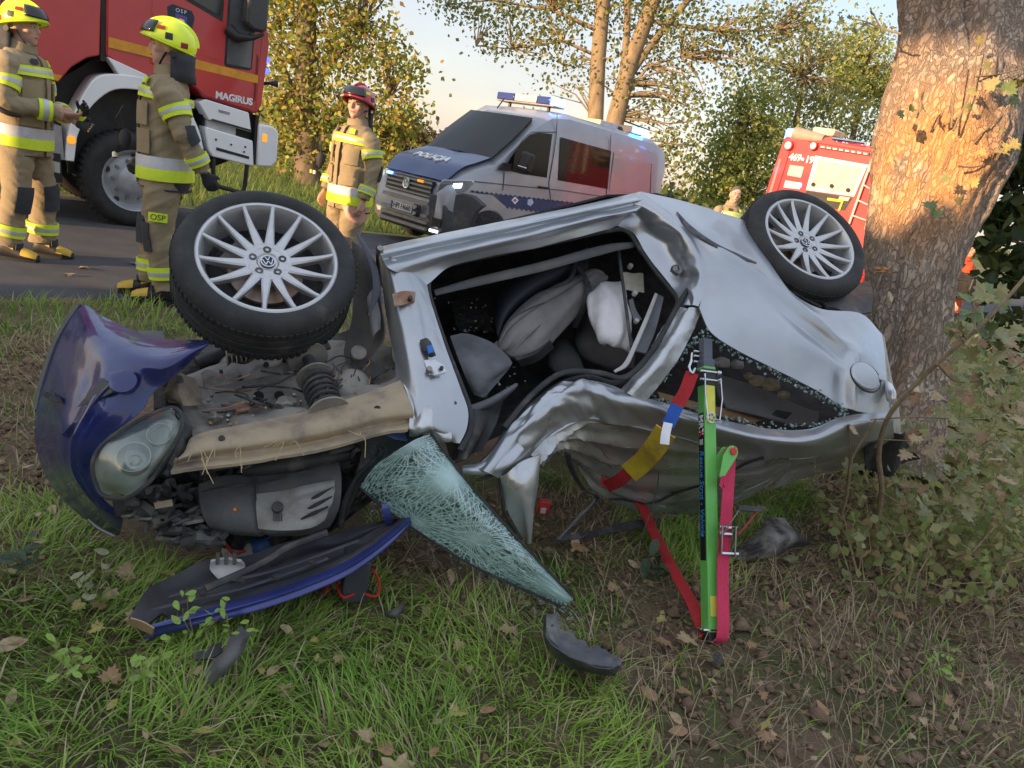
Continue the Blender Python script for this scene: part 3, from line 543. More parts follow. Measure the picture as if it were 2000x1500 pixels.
roofr=[[(1035,888),(1085,846),(1130,822),(1170,820),(1230,832),(1300,848),(1370,866),(1440,884),(1500,892),(1545,893)],[(1042,889),(1085,860),(1125,852),(1165,868),(1215,893),(1280,913),(1355,925),(1430,925),(1500,915),(1546,899)],
 [(1046,891),(1085,871),(1118,878),(1152,906),(1195,943),(1260,970),(1340,974),(1425,964),(1500,936),(1545,906)],[(1050,894),(1085,877),(1112,890),(1140,922),(1178,962),(1245,995),(1330,1004),(1420,990),(1495,952),(1541,914)]]
roofw=[[.21,.21,.2,.22,.24,.25,.26,.28,.29,.3],[.3,.34,.38,.43,.48,.5,.49,.46,.43,.4],[.42,.5,.58,.66,.72,.75,.72,.66,.57,.48],[.56,.64,.72,.79,.86,.9,.88,.82,.7,.56]]
roofc=rowsw(roofr,roofw)
roofd=lambda U,V:.068*(np.abs(np.mod(U*4.6+V*1.6+1.3*fbm(U*2,V*3,3),1)-.5)*2-.5)*np.exp(-(V/.5)**2)*sstep(0,.1,U)+.03*(np.abs(np.mod(U*9+V*4+fbm(U*3,V*4,9),1)-.5)*2-.5)*np.exp(-(V/.35)**2)*sstep(0,.1,U)+.02*(fbm(U*4+V*2,V*5,17)-.5)*np.exp(-(V/.5)**2)
patch('roof',roofc,SILVERD,car,70,110,roofd,.008,sharp=28)
RQ,RN=patchgrid(roofc,70,110,roofd)
def onroof(u,v,off=.004): i,j=int(round(u*69)),int(round(v*109)); return RQ[i,j]+RN[i,j]*off
G().tube([tuple(onroof(a,b)) for a,b in zip(np.linspace(.98,.02,14),np.linspace(.47,.87,14))],.006,6).obj('tailgate_seam',SEAL,car,world=True)
patch('bent_roof_corner',SG([[(972,934,.20),(1012,908,.17),(1052,886,.20)],[(984,966,.26),(1018,950,.2),(1051,930,.25)],[(1002,1012,.34),(1026,1002,.29),(1048,985,.33)],[(1022,1052,.42),(1031,1058,.41),(1041,1060,.42)]]),SILVERD,car,30,20,lambda U,V:.012*np.sin(V*8+U*3)+.012*(fbm(U*4,V*4,2)-.5),.008)
tubeS('crushed_front_post',[(905,917,.2),(940,915,.17),(985,900,.15),(1015,872,.14)],[.016,.024,.03,.022],SILVER,flat=.6,n=12)
tubeS('window_trim',[(932,938,.2),(965,928,.2),(975,936,.2),(985,1000,.3),(1008,1040,.38)],.006,SEAL)
# door opening: seals, trim and cabin
tubeS('door_seal',[(898,880,.11),(918,840,.10),(917,800,.10),(900,752,.10),(872,680,.10),(848,610,.10),(836,560,.10),(850,528,.10),(900,511,.10),(1060,478,.10),(1190,450,.11),(1225,452,.14),(1250,486,.15),(1282,532,.15),(1312,568,.14),(1324,592,.12),(1305,640,.14),(1262,706,.16),(1230,738,.17),(1195,748,.17),(1150,736,.17),(1100,748,.16),(1050,782,.16),(1000,830,.17),(965,880,.18),(935,912,.18)],.0115,SEAL)
tubeS('sill_trim',[(848,572,.17),(940,548,.17),(1060,520,.17),(1180,487,.17),(1236,478,.18)],[.014,.022,.024,.024,.016],GRYP,flat=.5,n=10)
tubeS('loose_door_seal',[(1345,565,.06),(1322,600,.08),(1290,660,.1),(1250,715,.12),(1215,738,.13),(1170,728,.12),(1100,728,.13),(1040,770,.14),(985,835,.15)],.012,SEAL,flat=.7)
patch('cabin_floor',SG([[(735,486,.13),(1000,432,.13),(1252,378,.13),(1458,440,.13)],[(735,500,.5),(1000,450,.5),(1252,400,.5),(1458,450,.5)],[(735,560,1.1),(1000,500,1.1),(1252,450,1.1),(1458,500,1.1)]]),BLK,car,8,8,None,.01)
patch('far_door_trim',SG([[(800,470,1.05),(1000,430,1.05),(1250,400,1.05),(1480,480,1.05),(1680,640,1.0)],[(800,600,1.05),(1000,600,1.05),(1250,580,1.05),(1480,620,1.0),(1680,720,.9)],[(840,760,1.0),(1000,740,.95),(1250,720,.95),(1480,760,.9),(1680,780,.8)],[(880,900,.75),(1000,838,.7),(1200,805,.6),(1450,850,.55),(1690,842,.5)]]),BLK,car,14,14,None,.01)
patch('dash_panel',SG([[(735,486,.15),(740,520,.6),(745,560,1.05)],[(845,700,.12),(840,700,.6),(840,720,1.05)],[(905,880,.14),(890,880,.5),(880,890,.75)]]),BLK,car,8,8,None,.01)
pil=lambda a,b=.0,s=1:(lambda U,V:a*np.sqrt(np.clip(np.sin(np.pi*np.clip(U,0,1)),0,1)*np.clip(np.sin(np.pi*V),0,1)+1e-6)+b*(fbm(U*5*s,V*7*s,5)-.5))
sf=patch('front_seat',SG([[(973,664,.46),(994,622,.46),(1038,580,.46),(1100,552,.46),(1156,527,.46),(1180,533,.46)],[(975,680,.44),(1010,652,.43),(1060,622,.42),(1115,586,.42),(1160,552,.43),(1184,540,.45)],[(985,692,.48),(1016,703,.48),(1058,690,.48),(1102,642,.48),(1147,592,.48),(1182,548,.47)]]),FABG,car,30,44,lambda U,V:.05*np.sqrt(np.clip(np.sin(np.pi*U)*np.sin(np.pi*V),0,1)+1e-6)*.8+.012*np.sin(V*13+U*11+3*fbm(U*2,V*3,3))*U*(1-U)*3*sstep(.15,.6,U)-.012*np.exp(-((U-.30)/.03)**2)+.006*(fbm(U*6,V*9,3)-.5),.06)
tubeS('seat_seam',[(994,626,.425),(1040,600,.40),(1090,582,.40),(1135,556,.41)],.003,FABD,sf,5)
patch('seat_shell',SG([[(962,620,.52),(978,565,.52),(1030,525,.52),(1100,500,.52),(1160,490,.52)],[(968,640,.5),(990,590,.48),(1040,550,.47),(1100,525,.47),(1150,512,.5)],[(974,662,.5),(996,620,.5),(1040,580,.5),(1100,552,.5),(1150,530,.5)]]),M('seat_shell_navy',(.022,.024,.034),.45),car,16,20,pil(.03),.02)
tubeS('seat_lever',[(1066,570,.44),(1085,560,.42),(1110,548,.41),(1122,525,.42),(1120,505,.44)],[.008,.012,.012,.012,.01],BLKP)
patch('headrest_panel',SG([[(1070,520,.56),(1100,500,.56),(1150,482,.56)],[(1075,545,.56),(1100,525,.56),(1145,510,.56)]]),TRIMG,car,8,10,pil(.02),.03)
dk=patch('dash_end_panel',SG([[(879,656,.30),(905,651,.30),(932,657,.30),(966,672,.30),(996,700,.31)],[(895,700,.27),(920,705,.26),(945,708,.26),(975,711,.27),(999,710,.30)],[(914,748,.28),(926,752,.27),(940,752,.27),(960,742,.28),(990,725,.3)],[(926,770,.29),(932,773,.29),(938,775,.29),(944,776,.29),(950,772,.29)]]),TRIMG,car,26,26,lambda U,V:.012*np.sin(np.pi*U)*np.sin(np.pi*V)+.016*np.exp(-((V-.72)/.16)**2-((U-.45)/.14)**2),.03)
patch('glovebox_lid',SG([[(918,792,.25),(960,775,.25),(1000,752,.25),(1010,748,.27)],[(922,806,.26),(962,790,.25),(1002,764,.25),(1012,752,.27)]]),TRIMG,car,8,14,pil(.012),.03)
patch('lower_dash',SG([[(905,800,.28),(945,792,.28),(985,778,.3)],[(905,850,.25),(940,840,.24),(970,830,.28)],[(890,905,.22),(915,895,.24),(945,880,.28)]]),BLKP,car,14,14,lambda U,V:.02*np.sin(V*6),.02)
patch('rear_seat',SG([[(1122,640,.72),(1140,612,.72),(1180,600,.72),(1225,630,.72)],[(1122,670,.66),(1150,665,.62),(1195,665,.62),(1240,680,.66)],[(1140,700,.7),(1165,712,.68),(1200,722,.68),(1238,718,.7)]]),FABD,car,18,22,pil(.05),.08)
patch('rear_seat_cushion',SG([[(1068,680,.75),(1095,662,.75),(1122,665,.75)],[(1070,710,.7),(1100,700,.68),(1135,705,.7)],[(1085,732,.72),(1110,735,.72),(1145,728,.72)]]),FABD,car,14,14,pil(.04),.06)
ab=patch('airbag',SG([[(1147,590,.36),(1158,566,.36),(1180,552,.36),(1210,548,.36),(1222,560,.36)],[(1148,606,.33),(1170,598,.30),(1195,590,.30),(1215,590,.31),(1226,596,.33)],[(1152,626,.33),(1175,625,.30),(1198,625,.29),(1218,628,.31),(1230,636,.33)],[(1166,656,.33),(1182,658,.30),(1200,660,.30),(1216,664,.31),(1230,676,.33)],[(1178,674,.34),(1188,674,.33),(1200,678,.33),(1214,682,.34),(1232,690,.34)]]),WHITEC,car,40,40,lambda U,V:.035*np.sqrt(np.clip(np.sin(np.pi*U)*np.sin(np.pi*V),0,1)+1e-6)+.018*(fbm(U*5,V*4,9)-.5)+.006*np.sin(U*7+V*17),.03)
tubeS('window_guide_rail',[(1207,482,.24),(1220,580,.24),(1233,676,.24)],.0085,BLKP,flat=.7)
patch('door_label',SG([[(1216,532,.34),(1256,534,.34)],[(1222,566,.34),(1258,572,.34)]]),M('cream_paper',(.62,.58,.46),.8,col2=(.5,.46,.36),scale=20),car,5,6,lambda U,V:.004*np.sin(V*9),.002)
tubeS('pale_trim_strip',[(1282,574,.20),(1262,625,.19),(1238,680,.17),(1222,712,.16),(1200,726,.16)],[.008,.010,.010,.011,.006],LTRIM,flat=.55)
patch('torn_pillar_card',SG([[(1286,575,.23),(1296,580,.21)],[(1262,630,.22),(1282,640,.2)],[(1240,685,.2),(1262,690,.18)]]),TRIMG,car,10,5,None,.006)
patch('seat_bracket',SG([[(1228,586,.36),(1236,582,.36)],[(1232,606,.36),(1242,604,.36)],[(1238,624,.36),(1254,624,.36)]]),M('galvanised',(.55,.57,.58),.4,.7),car,8,5,None,.006)
for q in((1231,520),(1240,573),(1243,627)): disc('trim_screw',*q,.33,5,M('white_cap',(.8,.8,.78),.5))
# rear side window: crumbs, hardboard, trim
patch('parcel_shelf',SG([[(1285,765,.34),(1380,790,.36),(1500,815,.38)],[(1290,778,.33),(1385,808,.35),(1470,826,.36)]]),BROWN,car,6,10,None,.006)
patch('boot_side_trim',SG([[(1400,730,.42),(1480,760,.42),(1560,790,.42),(1600,800,.4)],[(1400,760,.38),(1480,790,.37),(1555,812,.36),(1600,815,.36)],[(1420,795,.34),(1490,815,.33),(1550,826,.33),(1590,826,.33)]]),M('boot_grey_trim',(.17,.16,.155),.8,col2=(.13,.125,.12),scale=6),car,12,16,lambda U,V:.01*np.sin(V*5),.01)
patch('speaker_hole',SG([[(1516,800,.34),(1548,806,.34)],[(1506,812,.33),(1536,818,.33)]]),BLK,car,3,3,None,.004)
for i,(x,y,s) in enumerate([(1440,712,12),(1478,744,16),(1505,752,18),(1410,708,14),(1530,772,12),(1462,735,9)]):
    patch('torn_foam',SG([[(x-s,y-s*.5,.36),(x,y-s*.7,.34),(x+s,y-s*.4,.36)],[(x-s,y,.34),(x,y,.31),(x+s,y+2,.34)],[(x-s*.7,y+s*.5,.36),(x,y+s*.6,.34),(x+s,y+s*.6,.36)]]),M('foam_cream',(.45,.38,.25),.95,col2=(.3,.24,.15),scale=25) if i%3 else LTRIM,car,8,8,lambda U,V:.012*(fbm(U*3+i,V*3,i)-.3),.01)
patch('pale_window_frame',SG([[(1460,828,.2),(1500,838,.19),(1560,840,.19),(1610,832,.18)],[(1462,836,.2),(1500,846,.19),(1560,848,.19),(1612,838,.18)]]),LTRIM,car,4,14,None,.008)
def crumbs(name,pl,n,mat,sz=(.004,.009),jit=.012,par=None,label=None):
    P=crom([S(*p) for p in pl],np.linspace(0,1,n)); g=G()
    for p in P:
        for _ in range(2):
            q=p+RNG.normal(0,jit,3); s=RNG.uniform(*sz); e=Matrix.Rotation(RNG.uniform(0,3),3,Vector(RNG.normal(size=3)).normalized()); g.box(tuple(q),(s,s*1.3,s*.8),e)
    o=g.obj(name,mat,par or car,world=True,smooth=False,kind='stuff'); return o
CRUMB=M('safety_glass_crumb',(.30,.42,.40),.15,0,col2=(.05,.08,.08),scale=60,coat=.5)
crumbs('glass_crumbs',[(1376,650,.06),(1440,690,.065),(1500,722,.07),(1560,752,.08),(1610,778,.09),(1645,800,.1),(1640,818,.12),(1590,832,.15),(1500,833,.16),(1420,818,.17),(1340,796,.17),(1270,772,.17),(1300,735,.14),(1340,680,.09),(1376,650,.06)],210,CRUMB,(.003,.010),.009)
# ---- rear end
patch('tailgate_corner',[[S(1722,652,.08),S(1730,717,.07),S(1735,760,.08),S(1742,806,.13),S(1746,845,.24)],[S(1728,660,.3),S(1738,722,.3),S(1744,765,.32),S(1752,812,.35),S(1756,848,.4)],[S(1726,680,.62),S(1742,740,.62),S(1752,780,.62),S(1760,830,.62),S(1758,862,.62)]],SILVERD,car,14,16,None,.008)
tl=patch('tail_lamp',SG([[(1728,742,.06),(1736,745,.04),(1742,752,.06)],[(1728,765,.06),(1742,768,.03),(1750,775,.06)],[(1732,784,.07),(1742,788,.05),(1748,792,.07)]]),M('clear_lamp',(.75,.75,.76),.08,.5,coat=1),car,10,10,pil(.012),.01)
patch('hanging_boot_lining',SG([[(1690,862,.3),(1730,850,.3),(1765,842,.35)],[(1685,895,.5),(1730,890,.5),(1780,870,.5)],[(1700,925,.62),(1740,925,.62),(1795,895,.6)]]),BLK,car,14,14,lambda U,V:.02*np.sin(V*9+U*4),.006)
patch('bumper_remains',SG([[(1620,560,.25),(1668,548,.22),(1700,546,.25)],[(1600,585,.12),(1650,582,.08),(1706,575,.14)],[(1612,604,.06),(1660,610,.05),(1704,608,.1)]]),BLKP,car,14,14,lambda U,V:.015*np.sin(V*5+1),.012)
patch('wheel_arch_liner',SG([[(1465,440,.09),(1495,492,.07),(1540,560,.06),(1605,600,.06)],[(1490,445,.25),(1520,495,.25),(1560,545,.25),(1610,580,.25)],[(1515,450,.45),(1545,490,.45),(1580,530,.45),(1620,560,.45)]]),BLKP,car,10,14,None,.006)
patch('rear_roof_edge',SG([[(1541,898,.33),(1590,893,.31),(1652,873,.28),(1706,859,.26),(1745,846,.27)],[(1540,912,.56),(1590,905,.55),(1652,893,.5),(1706,880,.48),(1748,866,.45)],[(1510,955,.74),(1580,930,.72),(1652,915,.68),(1706,900,.62),(1750,888,.58)]]),SILVERD,car,14,24,None,.008)

for i in range(3): tubeS('seat_crease',[(1000+i*34,690-i*34,.405),(1040+i*30,650-i*30,.395),(1080+i*26,612-i*24,.40)],[.001,.0035,.001],FABD,sf,5)
tubeS('seat_belt',[(1130,520,.40),(1150,560,.36),(1140,600,.40),(1122,640,.5)],[.012,.014,.014,.012],BLKP,flat=.2)
patch('seat_side_cover',SG([[(1010,704,.44),(1045,692,.44),(1075,664,.44)],[(1018,716,.5),(1050,706,.5),(1082,680,.5)]]),BLKP,car,6,10,None,.02)
patch('carpet_lump',SG([[(880,590,.85),(930,570,.85),(970,560,.85)],[(890,630,.75),(930,620,.7),(960,620,.75)],[(900,650,.8),(935,648,.8),(965,650,.8)]]),M('grey_carpet',(.04,.038,.038),.95,col2=(.09,.085,.08),scale=40,bump=.8,bscale=120),car,14,14,lambda U,V:.03*(fbm(U*5,V*5,4)-.5),.01)
crumbs('broken_bits',[(885,600,.7),(920,640,.7),(950,600,.75),(1000,740,.6),(930,690,.28)],26,LTRIM,(.004,.009),.04)
# ------------------------------------------------------------ wrecked car: front end
outl=[(410,664,.08),(300,657,.14),(210,622,.22),(155,596,.30),(112,664,.38),(85,745,.44),(68,825,.48),(75,890,.52),(105,955,.55),(160,1010,.57),(232,1046,.57)]
m1=[(408,668,.04),(310,684,.04),(232,668,.08),(184,664,.14),(150,715,.20),(125,780,.24),(112,840,.28),(115,900,.34),(140,955,.40),(185,1003,.46),(235,1036,.5)]
m2=[(404,674,.02),(325,710,.0),(265,715,.02),(225,736,.05),(195,785,.08),(170,825,.12),(150,865,.16),(150,910,.22),(165,950,.28),(195,992,.36),(238,1024,.44)]
inn=[(400,680,.05),(338,736,.04),(300,765,.06),(278,800,.08),(240,832,.11),(205,858,.14),(182,890,.18),(175,920,.23),(183,950,.27),(205,982,.33),(240,1010,.39)]
bp=patch('front_bumper',SG([outl,m1,m2,inn]),BLUE,car,60,110,lambda U,V:.010*np.exp(-((U-.62)/.035)**2)*sstep(.28,.4,V)*sstep(.95,.7,V)-.010*np.exp(-((U-.50)/.05)**2)*sstep(.3,.4,V)*sstep(.75,.6,V)+.006*(fbm(U*4,V*7,3)-.5),.006)
patch('bumper_lip',SG([[(155,594,.29),(112,662,.37),(84,742,.43),(70,800,.46)],[(148,592,.31),(104,662,.39),(76,742,.45),(64,800,.48)]]),GRYP,bp,4,24,None,.03)
patch('bumper_fin',SG([[(132,846,.20),(165,805,.13),(205,757,.06),(226,730,.02)],[(124,852,.22),(172,812,.14),(216,770,.06),(246,752,.02)]]),BLUE,bp,10,24,lambda U,V:.018*np.sin(np.pi*U),.008)
patch('torn_bracket',SG([[(150,795,.13),(200,738,.05)],[(172,790,.11),(226,762,.02)]]),GRYP,bp,5,8,None,.006)
patch('intake_hole',SG([[(82,772,.36),(104,785,.28),(128,790,.235)],[(88,764,.36),(106,772,.29),(120,776,.245)]]),BLK,bp,5,8,lambda U,V:.008+0*U,.004)
disc('fog_lamp_cover',240,745,.005,26,BLUE,bp,n=28,prof=lambda r:[(0,.008),(r*.7,.007),(r*.95,.003),(r,-.004)])
tubeS('chrome_grille_strip',[(172,1014,.50),(195,1032,.50),(225,1047,.50)],[.003,.006,.005],STEELD,n=8)
patch('grey_fragment',SG([[(270,645,.55),(318,646,.55)],[(266,655,.5),(322,662,.5)]]),GRYP,car,4,6,None,.03)
# headlamp
hlg=[[(238,842),(285,814),(318,800),(338,797)],[(200,872),(262,852),(318,828),(355,822)],[(184,905),(250,898),(310,876),(346,856)],[(188,942),(244,940),(296,915),(328,888)],[(205,966),(245,970),(278,950),(300,928)]]
hlw=[[.10,.08,.07,.07],[.11,.05,.03,.06],[.13,.05,.03,.07],[.16,.07,.05,.09],[.18,.12,.10,.12]]
hl=patch('headlamp',rowsw(hlg,[[w+.10 for w in r] for r in hlw]),M('lamp_reflector',(.50,.50,.48),.55,.0,col2=(.30,.34,.33),scale=9),car,24,20,lambda U,V:.02*np.sin(V*9)*np.sin(U*4),.006)
def Mglass(name,tint=(.80,.88,.86),rough=.04,fac=.28):
    m=bpy.data.materials.new(name); m.use_nodes=True; t=m.node_tree; t.nodes.clear(); L=t.links.new
    o=t.nodes.new('ShaderNodeOutputMaterial'); tr=t.nodes.new('ShaderNodeBsdfTransparent'); tr.inputs[0].default_value=tint+(1,); gl=t.nodes.new('ShaderNodeBsdfGlossy'); gl.inputs['Roughness'].default_value=rough
    fr=t.nodes.new('ShaderNodeLayerWeight'); fr.inputs[0].default_value=.3; pw=t.nodes.new('ShaderNodeMath'); pw.operation='POWER'; L(fr.outputs['Facing'],pw.inputs[0]); pw.inputs[1].default_value=2.; ad=t.nodes.new('ShaderNodeMath'); ad.operation='MULTIPLY_ADD'; L(pw.outputs[0],ad.inputs[0]); ad.inputs[1].default_value=.5; ad.inputs[2].default_value=.05
    mx=t.nodes.new('ShaderNodeMixShader'); L(ad.outputs[0],mx.inputs[0]); L(tr.outputs[0],mx.inputs[1]); L(gl.outputs[0],mx.inputs[2]); L(mx.outputs[0],o.inputs[0]); return m
LENS=Mglass('headlamp_lens',(.86,.89,.87),.12,.24)
patch('lens',rowsw(hlg,hlw),LENS,hl,30,26,lambda U,V:.012*np.sin(np.pi*U)*np.sin(np.pi*V),.004,sharp=0)
for x,y,r,nm in((262,895,30,'low_beam'),(312,850,22,'high_beam')):
    disc(nm,x,y,.13,r,M('lamp_bowl',(.62,.63,.64),.28,.8),hl,n=24,prof=lambda r:[(.0,-.03),(r*.3,-.028),(r*.35,-.01),(r*.4,-.028),(r*.8,-.015),(r,.012),(r*1.04,.012),(r*1.04,-.02)])
tubeS('lamp_surround',[(*p,w+.01) for p,w in zip([(238,842),(285,814),(338,796),(357,822),(346,858),(328,892),(300,932),(276,955),(245,973),(203,969),(186,944),(181,905),(199,870),(238,842)],[.10,.08,.07,.06,.07,.09,.12,.12,.14,.18,.17,.14,.12,.10])],.007,BLKP,hl)
patch('lamp_carrier',SG([[(338,796,.13),(352,800,.14),(372,830,.16)],[(355,825,.12),(368,840,.13),(372,860,.16)],[(340,880,.13),(352,892,.14),(356,900,.18)],[(318,925,.15),(330,930,.15),(335,930,.2)]]),BLKP,hl,14,10,lambda U,V:.008*np.sin(U*25),.01)
# mud covered wing rail
bw=[.10,.055,.05,.085,.055]
beam=[[(358,884),(388,847),(500,824),(620,796),(720,766),(782,742)],[(350,892),(400,864),(510,845),(630,818),(730,790),(797,775)],[(345,900),(405,881),(515,866),(640,842),(740,815),(808,806)],[(339,909),(410,895),(520,881),(640,859),(740,832),(803,822)],[(333,920),(420,910),(525,895),(640,874),(738,846),(795,838)]]
wr=patch('wing_rail',rowsw(beam,bw),TAN,car,44,90,lambda U,V:.006*(fbm(U*3,V*14,5)-.5)-.006*np.exp(-((U-.72)/.05)**2)*np.sin(V*14),.01)
disc('rail_hole',433,856,.05,6,BLK,wr,h=.004); disc('rail_hole',737,799,.052,7,BLK,wr,h=.004)
patch('scuttle_corner',SG([[(782,742,.11),(815,760,.09),(845,790,.09)],[(800,790,.07),(830,800,.06),(868,822,.08)],[(798,836,.07),(835,836,.06),(880,852,.09)],[(800,846,.12),(840,852,.1),(872,864,.12)]]),SILVERD,car,24,20,lambda U,V:.012*np.sin(V*9+U*7)+.01*(fbm(U*4,V*4,4)-.5),.008)
# inner wing and suspension
patch('inner_wing',SG([[(336,740,.42),(420,716,.48),(520,690,.54),(640,668,.56),(765,680,.36)],[(350,778,.30),(430,770,.38),(520,752,.42),(640,730,.44),(770,715,.28)],[(366,822,.22),(450,808,.26),(540,796,.28),(640,770,.28),(776,742,.2)],[(378,856,.12),(500,830,.12),(610,800,.12),(710,772,.12),(790,745,.12)]]),DSTEEL,car,60,70,lambda U,V:.016*np.sin(U*9+.6)*sstep(.05,.3,V)+.008*np.sin(V*32)*(U>.45)+.012*(fbm(U*6,V*8,6)-.5),.008)
patch('strut_tower_plate',SG([[(326,744,.24),(350,725,.2),(380,740,.24)],[(318,770,.22),(352,765,.17),(395,775,.24)],[(330,786,.24),(362,792,.2),(396,790,.26)]]),TAN,car,14,14,lambda U,V:.014*(vnoise(U*4,V*4,3)-.5),.01,sharp=25); disc('wing_bolt',351,742,.175,7,STEELD)
for x,y,r in((505,773,10),(545,772,9)): disc('oil_stain_pad',x,y,.345,r,BLK,h=.004)
pA,pB=S(598,690,.22),S(642,806,.11); ax=Vector(pB-pA).normalized(); Mx=frame(pA,ax.orthogonal(),ax.cross(ax.orthogonal())); Ls=(Vector(pB)-Vector(pA)).length
su=G().lathe([(.0,-.06),(.022,-.06),(.022,Ls*.75),(.016,Ls*.75),(.016,Ls)],16,Mx).obj('suspension_strut',BLKP,car,world=True)
for z0,r in((.02,.072),(Ls*.40,.066),(Ls*.98,.072)): G().lathe([(.02,z0),(r*.8,z0-.004),(r,z0+.004),(r,z0+.012),(r*.8,z0+.010),(.02,z0+.012)],32,Mx).obj('spring_seat',DSTEEL,su,world=True)
co=[Mx@Vector((.052*math.cos(q),.052*math.sin(q),Ls*.45+(Ls*.5)*q/(2*math.pi*6))) for q in np.linspace(0,2*math.pi*6,120)]
G().tube(co,.0065,6).obj('coil_spring',BLKP,su,world=True)
tubeS('driveshaft_boot',[(385,712,.5),(440,690,.5),(500,668,.5),(560,655,.5)],[.03,.034,.026,.022],BLKP,n=12)
tubeS('control_arm',[(440,720,.48),(520,705,.42),(590,690,.34),(640,668,.3)],[.02,.018,.02,.03],DSTEEL)
g=G()
for i in range(7):
    p=S(444+i*9,700-i*2.2,.44); g.box(tuple(p),(.008,.09,.05),frame((0,0,0),Vector(ca),Vector(cu_)).to_3x3())
g.obj('gearbox_ribs',M('gearbox_alloy',(.26,.23,.19),.6,.4,col2=(.18,.14,.1),scale=9),car,world=True,bevel=.004)
patch('gearbox',SG([[(420,690,.6),(470,672,.6),(520,665,.6)],[(425,712,.5),(475,698,.48),(525,686,.5)],[(440,735,.52),(480,722,.5),(530,712,.52)]]),DSTEEL,car,12,12,pil(.03),.05)
disc('ball_joint',540,700,.36,14,BLKP,n=16); disc('ball_joint',700,690,.2,16,DSTEEL,n=16); disc('washer_bottle',688,752,.18,38,DSTEEL,n=24,prof=lambda r:[(0,.03),(r*.5,.028),(r*.85,.015),(r,-.01)])
patch('arch_liner',SG([[(688,470,.18),(712,490,.16),(742,540,.13)],[(692,540,.26),(722,570,.22),(748,600,.14)],[(684,620,.30),(714,650,.26),(745,655,.15)],[(672,690,.32),(700,715,.28),(728,700,.2)],[(690,740,.26),(720,745,.24),(762,720,.16)]]),GRYP,car,30,16,lambda U,V:.01*np.sin(U*9)+.006*(fbm(U*8,V*4,2)-.5),.005)
patch('torn_liner_flap',SG([[(715,596,.14),(728,560,.12)],[(722,640,.14),(740,610,.11)],[(728,664,.14),(742,640,.12)]]),M('pale_grey_plastic',(.16,.155,.15),.6),car,10,6,lambda U,V:.01*np.sin(V*4),.004)
tubeS('wing_edge_strip',[(694,452,.10),(714,486,.07),(732,530,.05),(734,575,.05),(720,616,.07)],[.004,.011,.014,.013,.004],M('dark_blue_trim',(.05,.055,.07),.35,.3),flat=.35,n=10)
# engine bay
patch('engine_block',SG([[(300,680,.62),(480,660,.72),(660,650,.75),(790,720,.5)],[(300,830,.5),(480,830,.55),(660,800,.55),(800,830,.35)],[(290,960,.5),(460,960,.5),(640,930,.45),(830,880,.32)],[(300,1040,.6),(440,1068,.6),(600,1060,.55),(720,985,.45)]]),M('oily_engine_metal',(.035,.033,.032),.6,.2,col2=(.075,.07,.062),scale=16,bump=.8,bscale=40,dirt=(.14,.12,.10),dscale=14,dlo=.52,dhi=.75),car,60,80,lambda U,V:.07*(vnoise(U*22,V*30,5)-.5)+.04*(vnoise(U*9,V*12,2)-.5),.02,sharp=25)
ec=patch('engine_cover',SG([[(388,946,.36),(430,930,.33),(500,925,.31),(580,906,.31),(655,882,.34)],[(394,985,.33),(440,985,.29),(510,975,.28),(590,955,.28),(664,925,.31)],[(408,1020,.34),(450,1028,.31),(520,1030,.30),(600,1020,.31),(660,985,.34)],[(428,1040,.38),(470,1046,.36),(530,1048,.36),(600,1044,.37),(645,1028,.4)]]),GRYP,car,34,50,lambda U,V:.012*np.sin(np.pi*U)+.006*(np.abs(V-.45)<.02)*-1,.02)
sp=patch('cover_badge_plate',SG([[(500,966,.27),(550,960,.265),(610,947,.265),(652,939,.28)],[(501,1000,.265),(550,998,.26),(610,985,.262),(650,968,.28)],[(505,1032,.285),(550,1036,.28),(600,1032,.285),(630,1016,.30)]]),M('cover_silver_plastic',(.30,.285,.265),.5,.2,col2=(.25,.24,.22),scale=7,dirt=(.16,.14,.12),dscale=8),ec,20,26,lambda U,V:.006+.006*np.abs(np.sin(U*11+.7))*sstep(.45,.55,V),.012)
disc('badge_oval',542,991,.245,11,BLKP,sp,n=20)
for i in range(4): tubeS('badge_bar',[(535+i*5,1002,.25),(535+i*5,1018,.255)],.0022,BLKP,sp,5)
patch('engine_top_shroud',SG([[(470,900,.33),(560,885,.31),(690,870,.33)],[(472,918,.29),(560,905,.27),(690,885,.3)],[(475,932,.32),(560,922,.3),(680,900,.33)]]),BLKP,car,14,30,pil(.02),.02)
disc('orange_clip',459,997,.275,3.5,M('clip_orange',(.8,.22,.03),.5)); patch('blue_cap',SG([[(520,912,.27),(565,902,.27)],[(526,922,.27),(566,912,.27)]]),M('cap_blue',(.05,.12,.34),.45),car,4,6,pil(.01),.02)
for i in range(16):
    x0,y0=random.uniform(235,420),random.uniform(965,1060); a=random.uniform(-.6,.5); L=random.uniform(25,70)
    tubeS('engine_hose',[(x0,y0,random.uniform(.33,.48)),(x0+L*.5,y0+L*.5*a+random.uniform(-8,8),random.uniform(.30,.42)),(x0+L,y0+L*a,random.uniform(.33,.48))],random.uniform(.003,.008),random.choice([BLKP,BLKP,GRYP,DSTEEL]),n=7)
for i in range(34):
    x0,y0=random.uniform(225,430),random.uniform(955,1062)
    if y0>960+(x0-225)*.55+45: continue
    g=G(); g.box(tuple(S(x0,y0,random.uniform(.34,.46))),(random.uniform(.03,.11),random.uniform(.015,.05),random.uniform(.01,.04)),Matrix.Rotation(random.uniform(-.9,.9),3,'Z')@Matrix.Rotation(random.uniform(-.8,.8),3,'Y')@Matrix.Rotation(random.uniform(-1,1),3,'X')); g.obj('broken_bracket',random.choice([BLKP,BLKP,GRYP,DSTEEL]),car,world=True,bevel=.003)
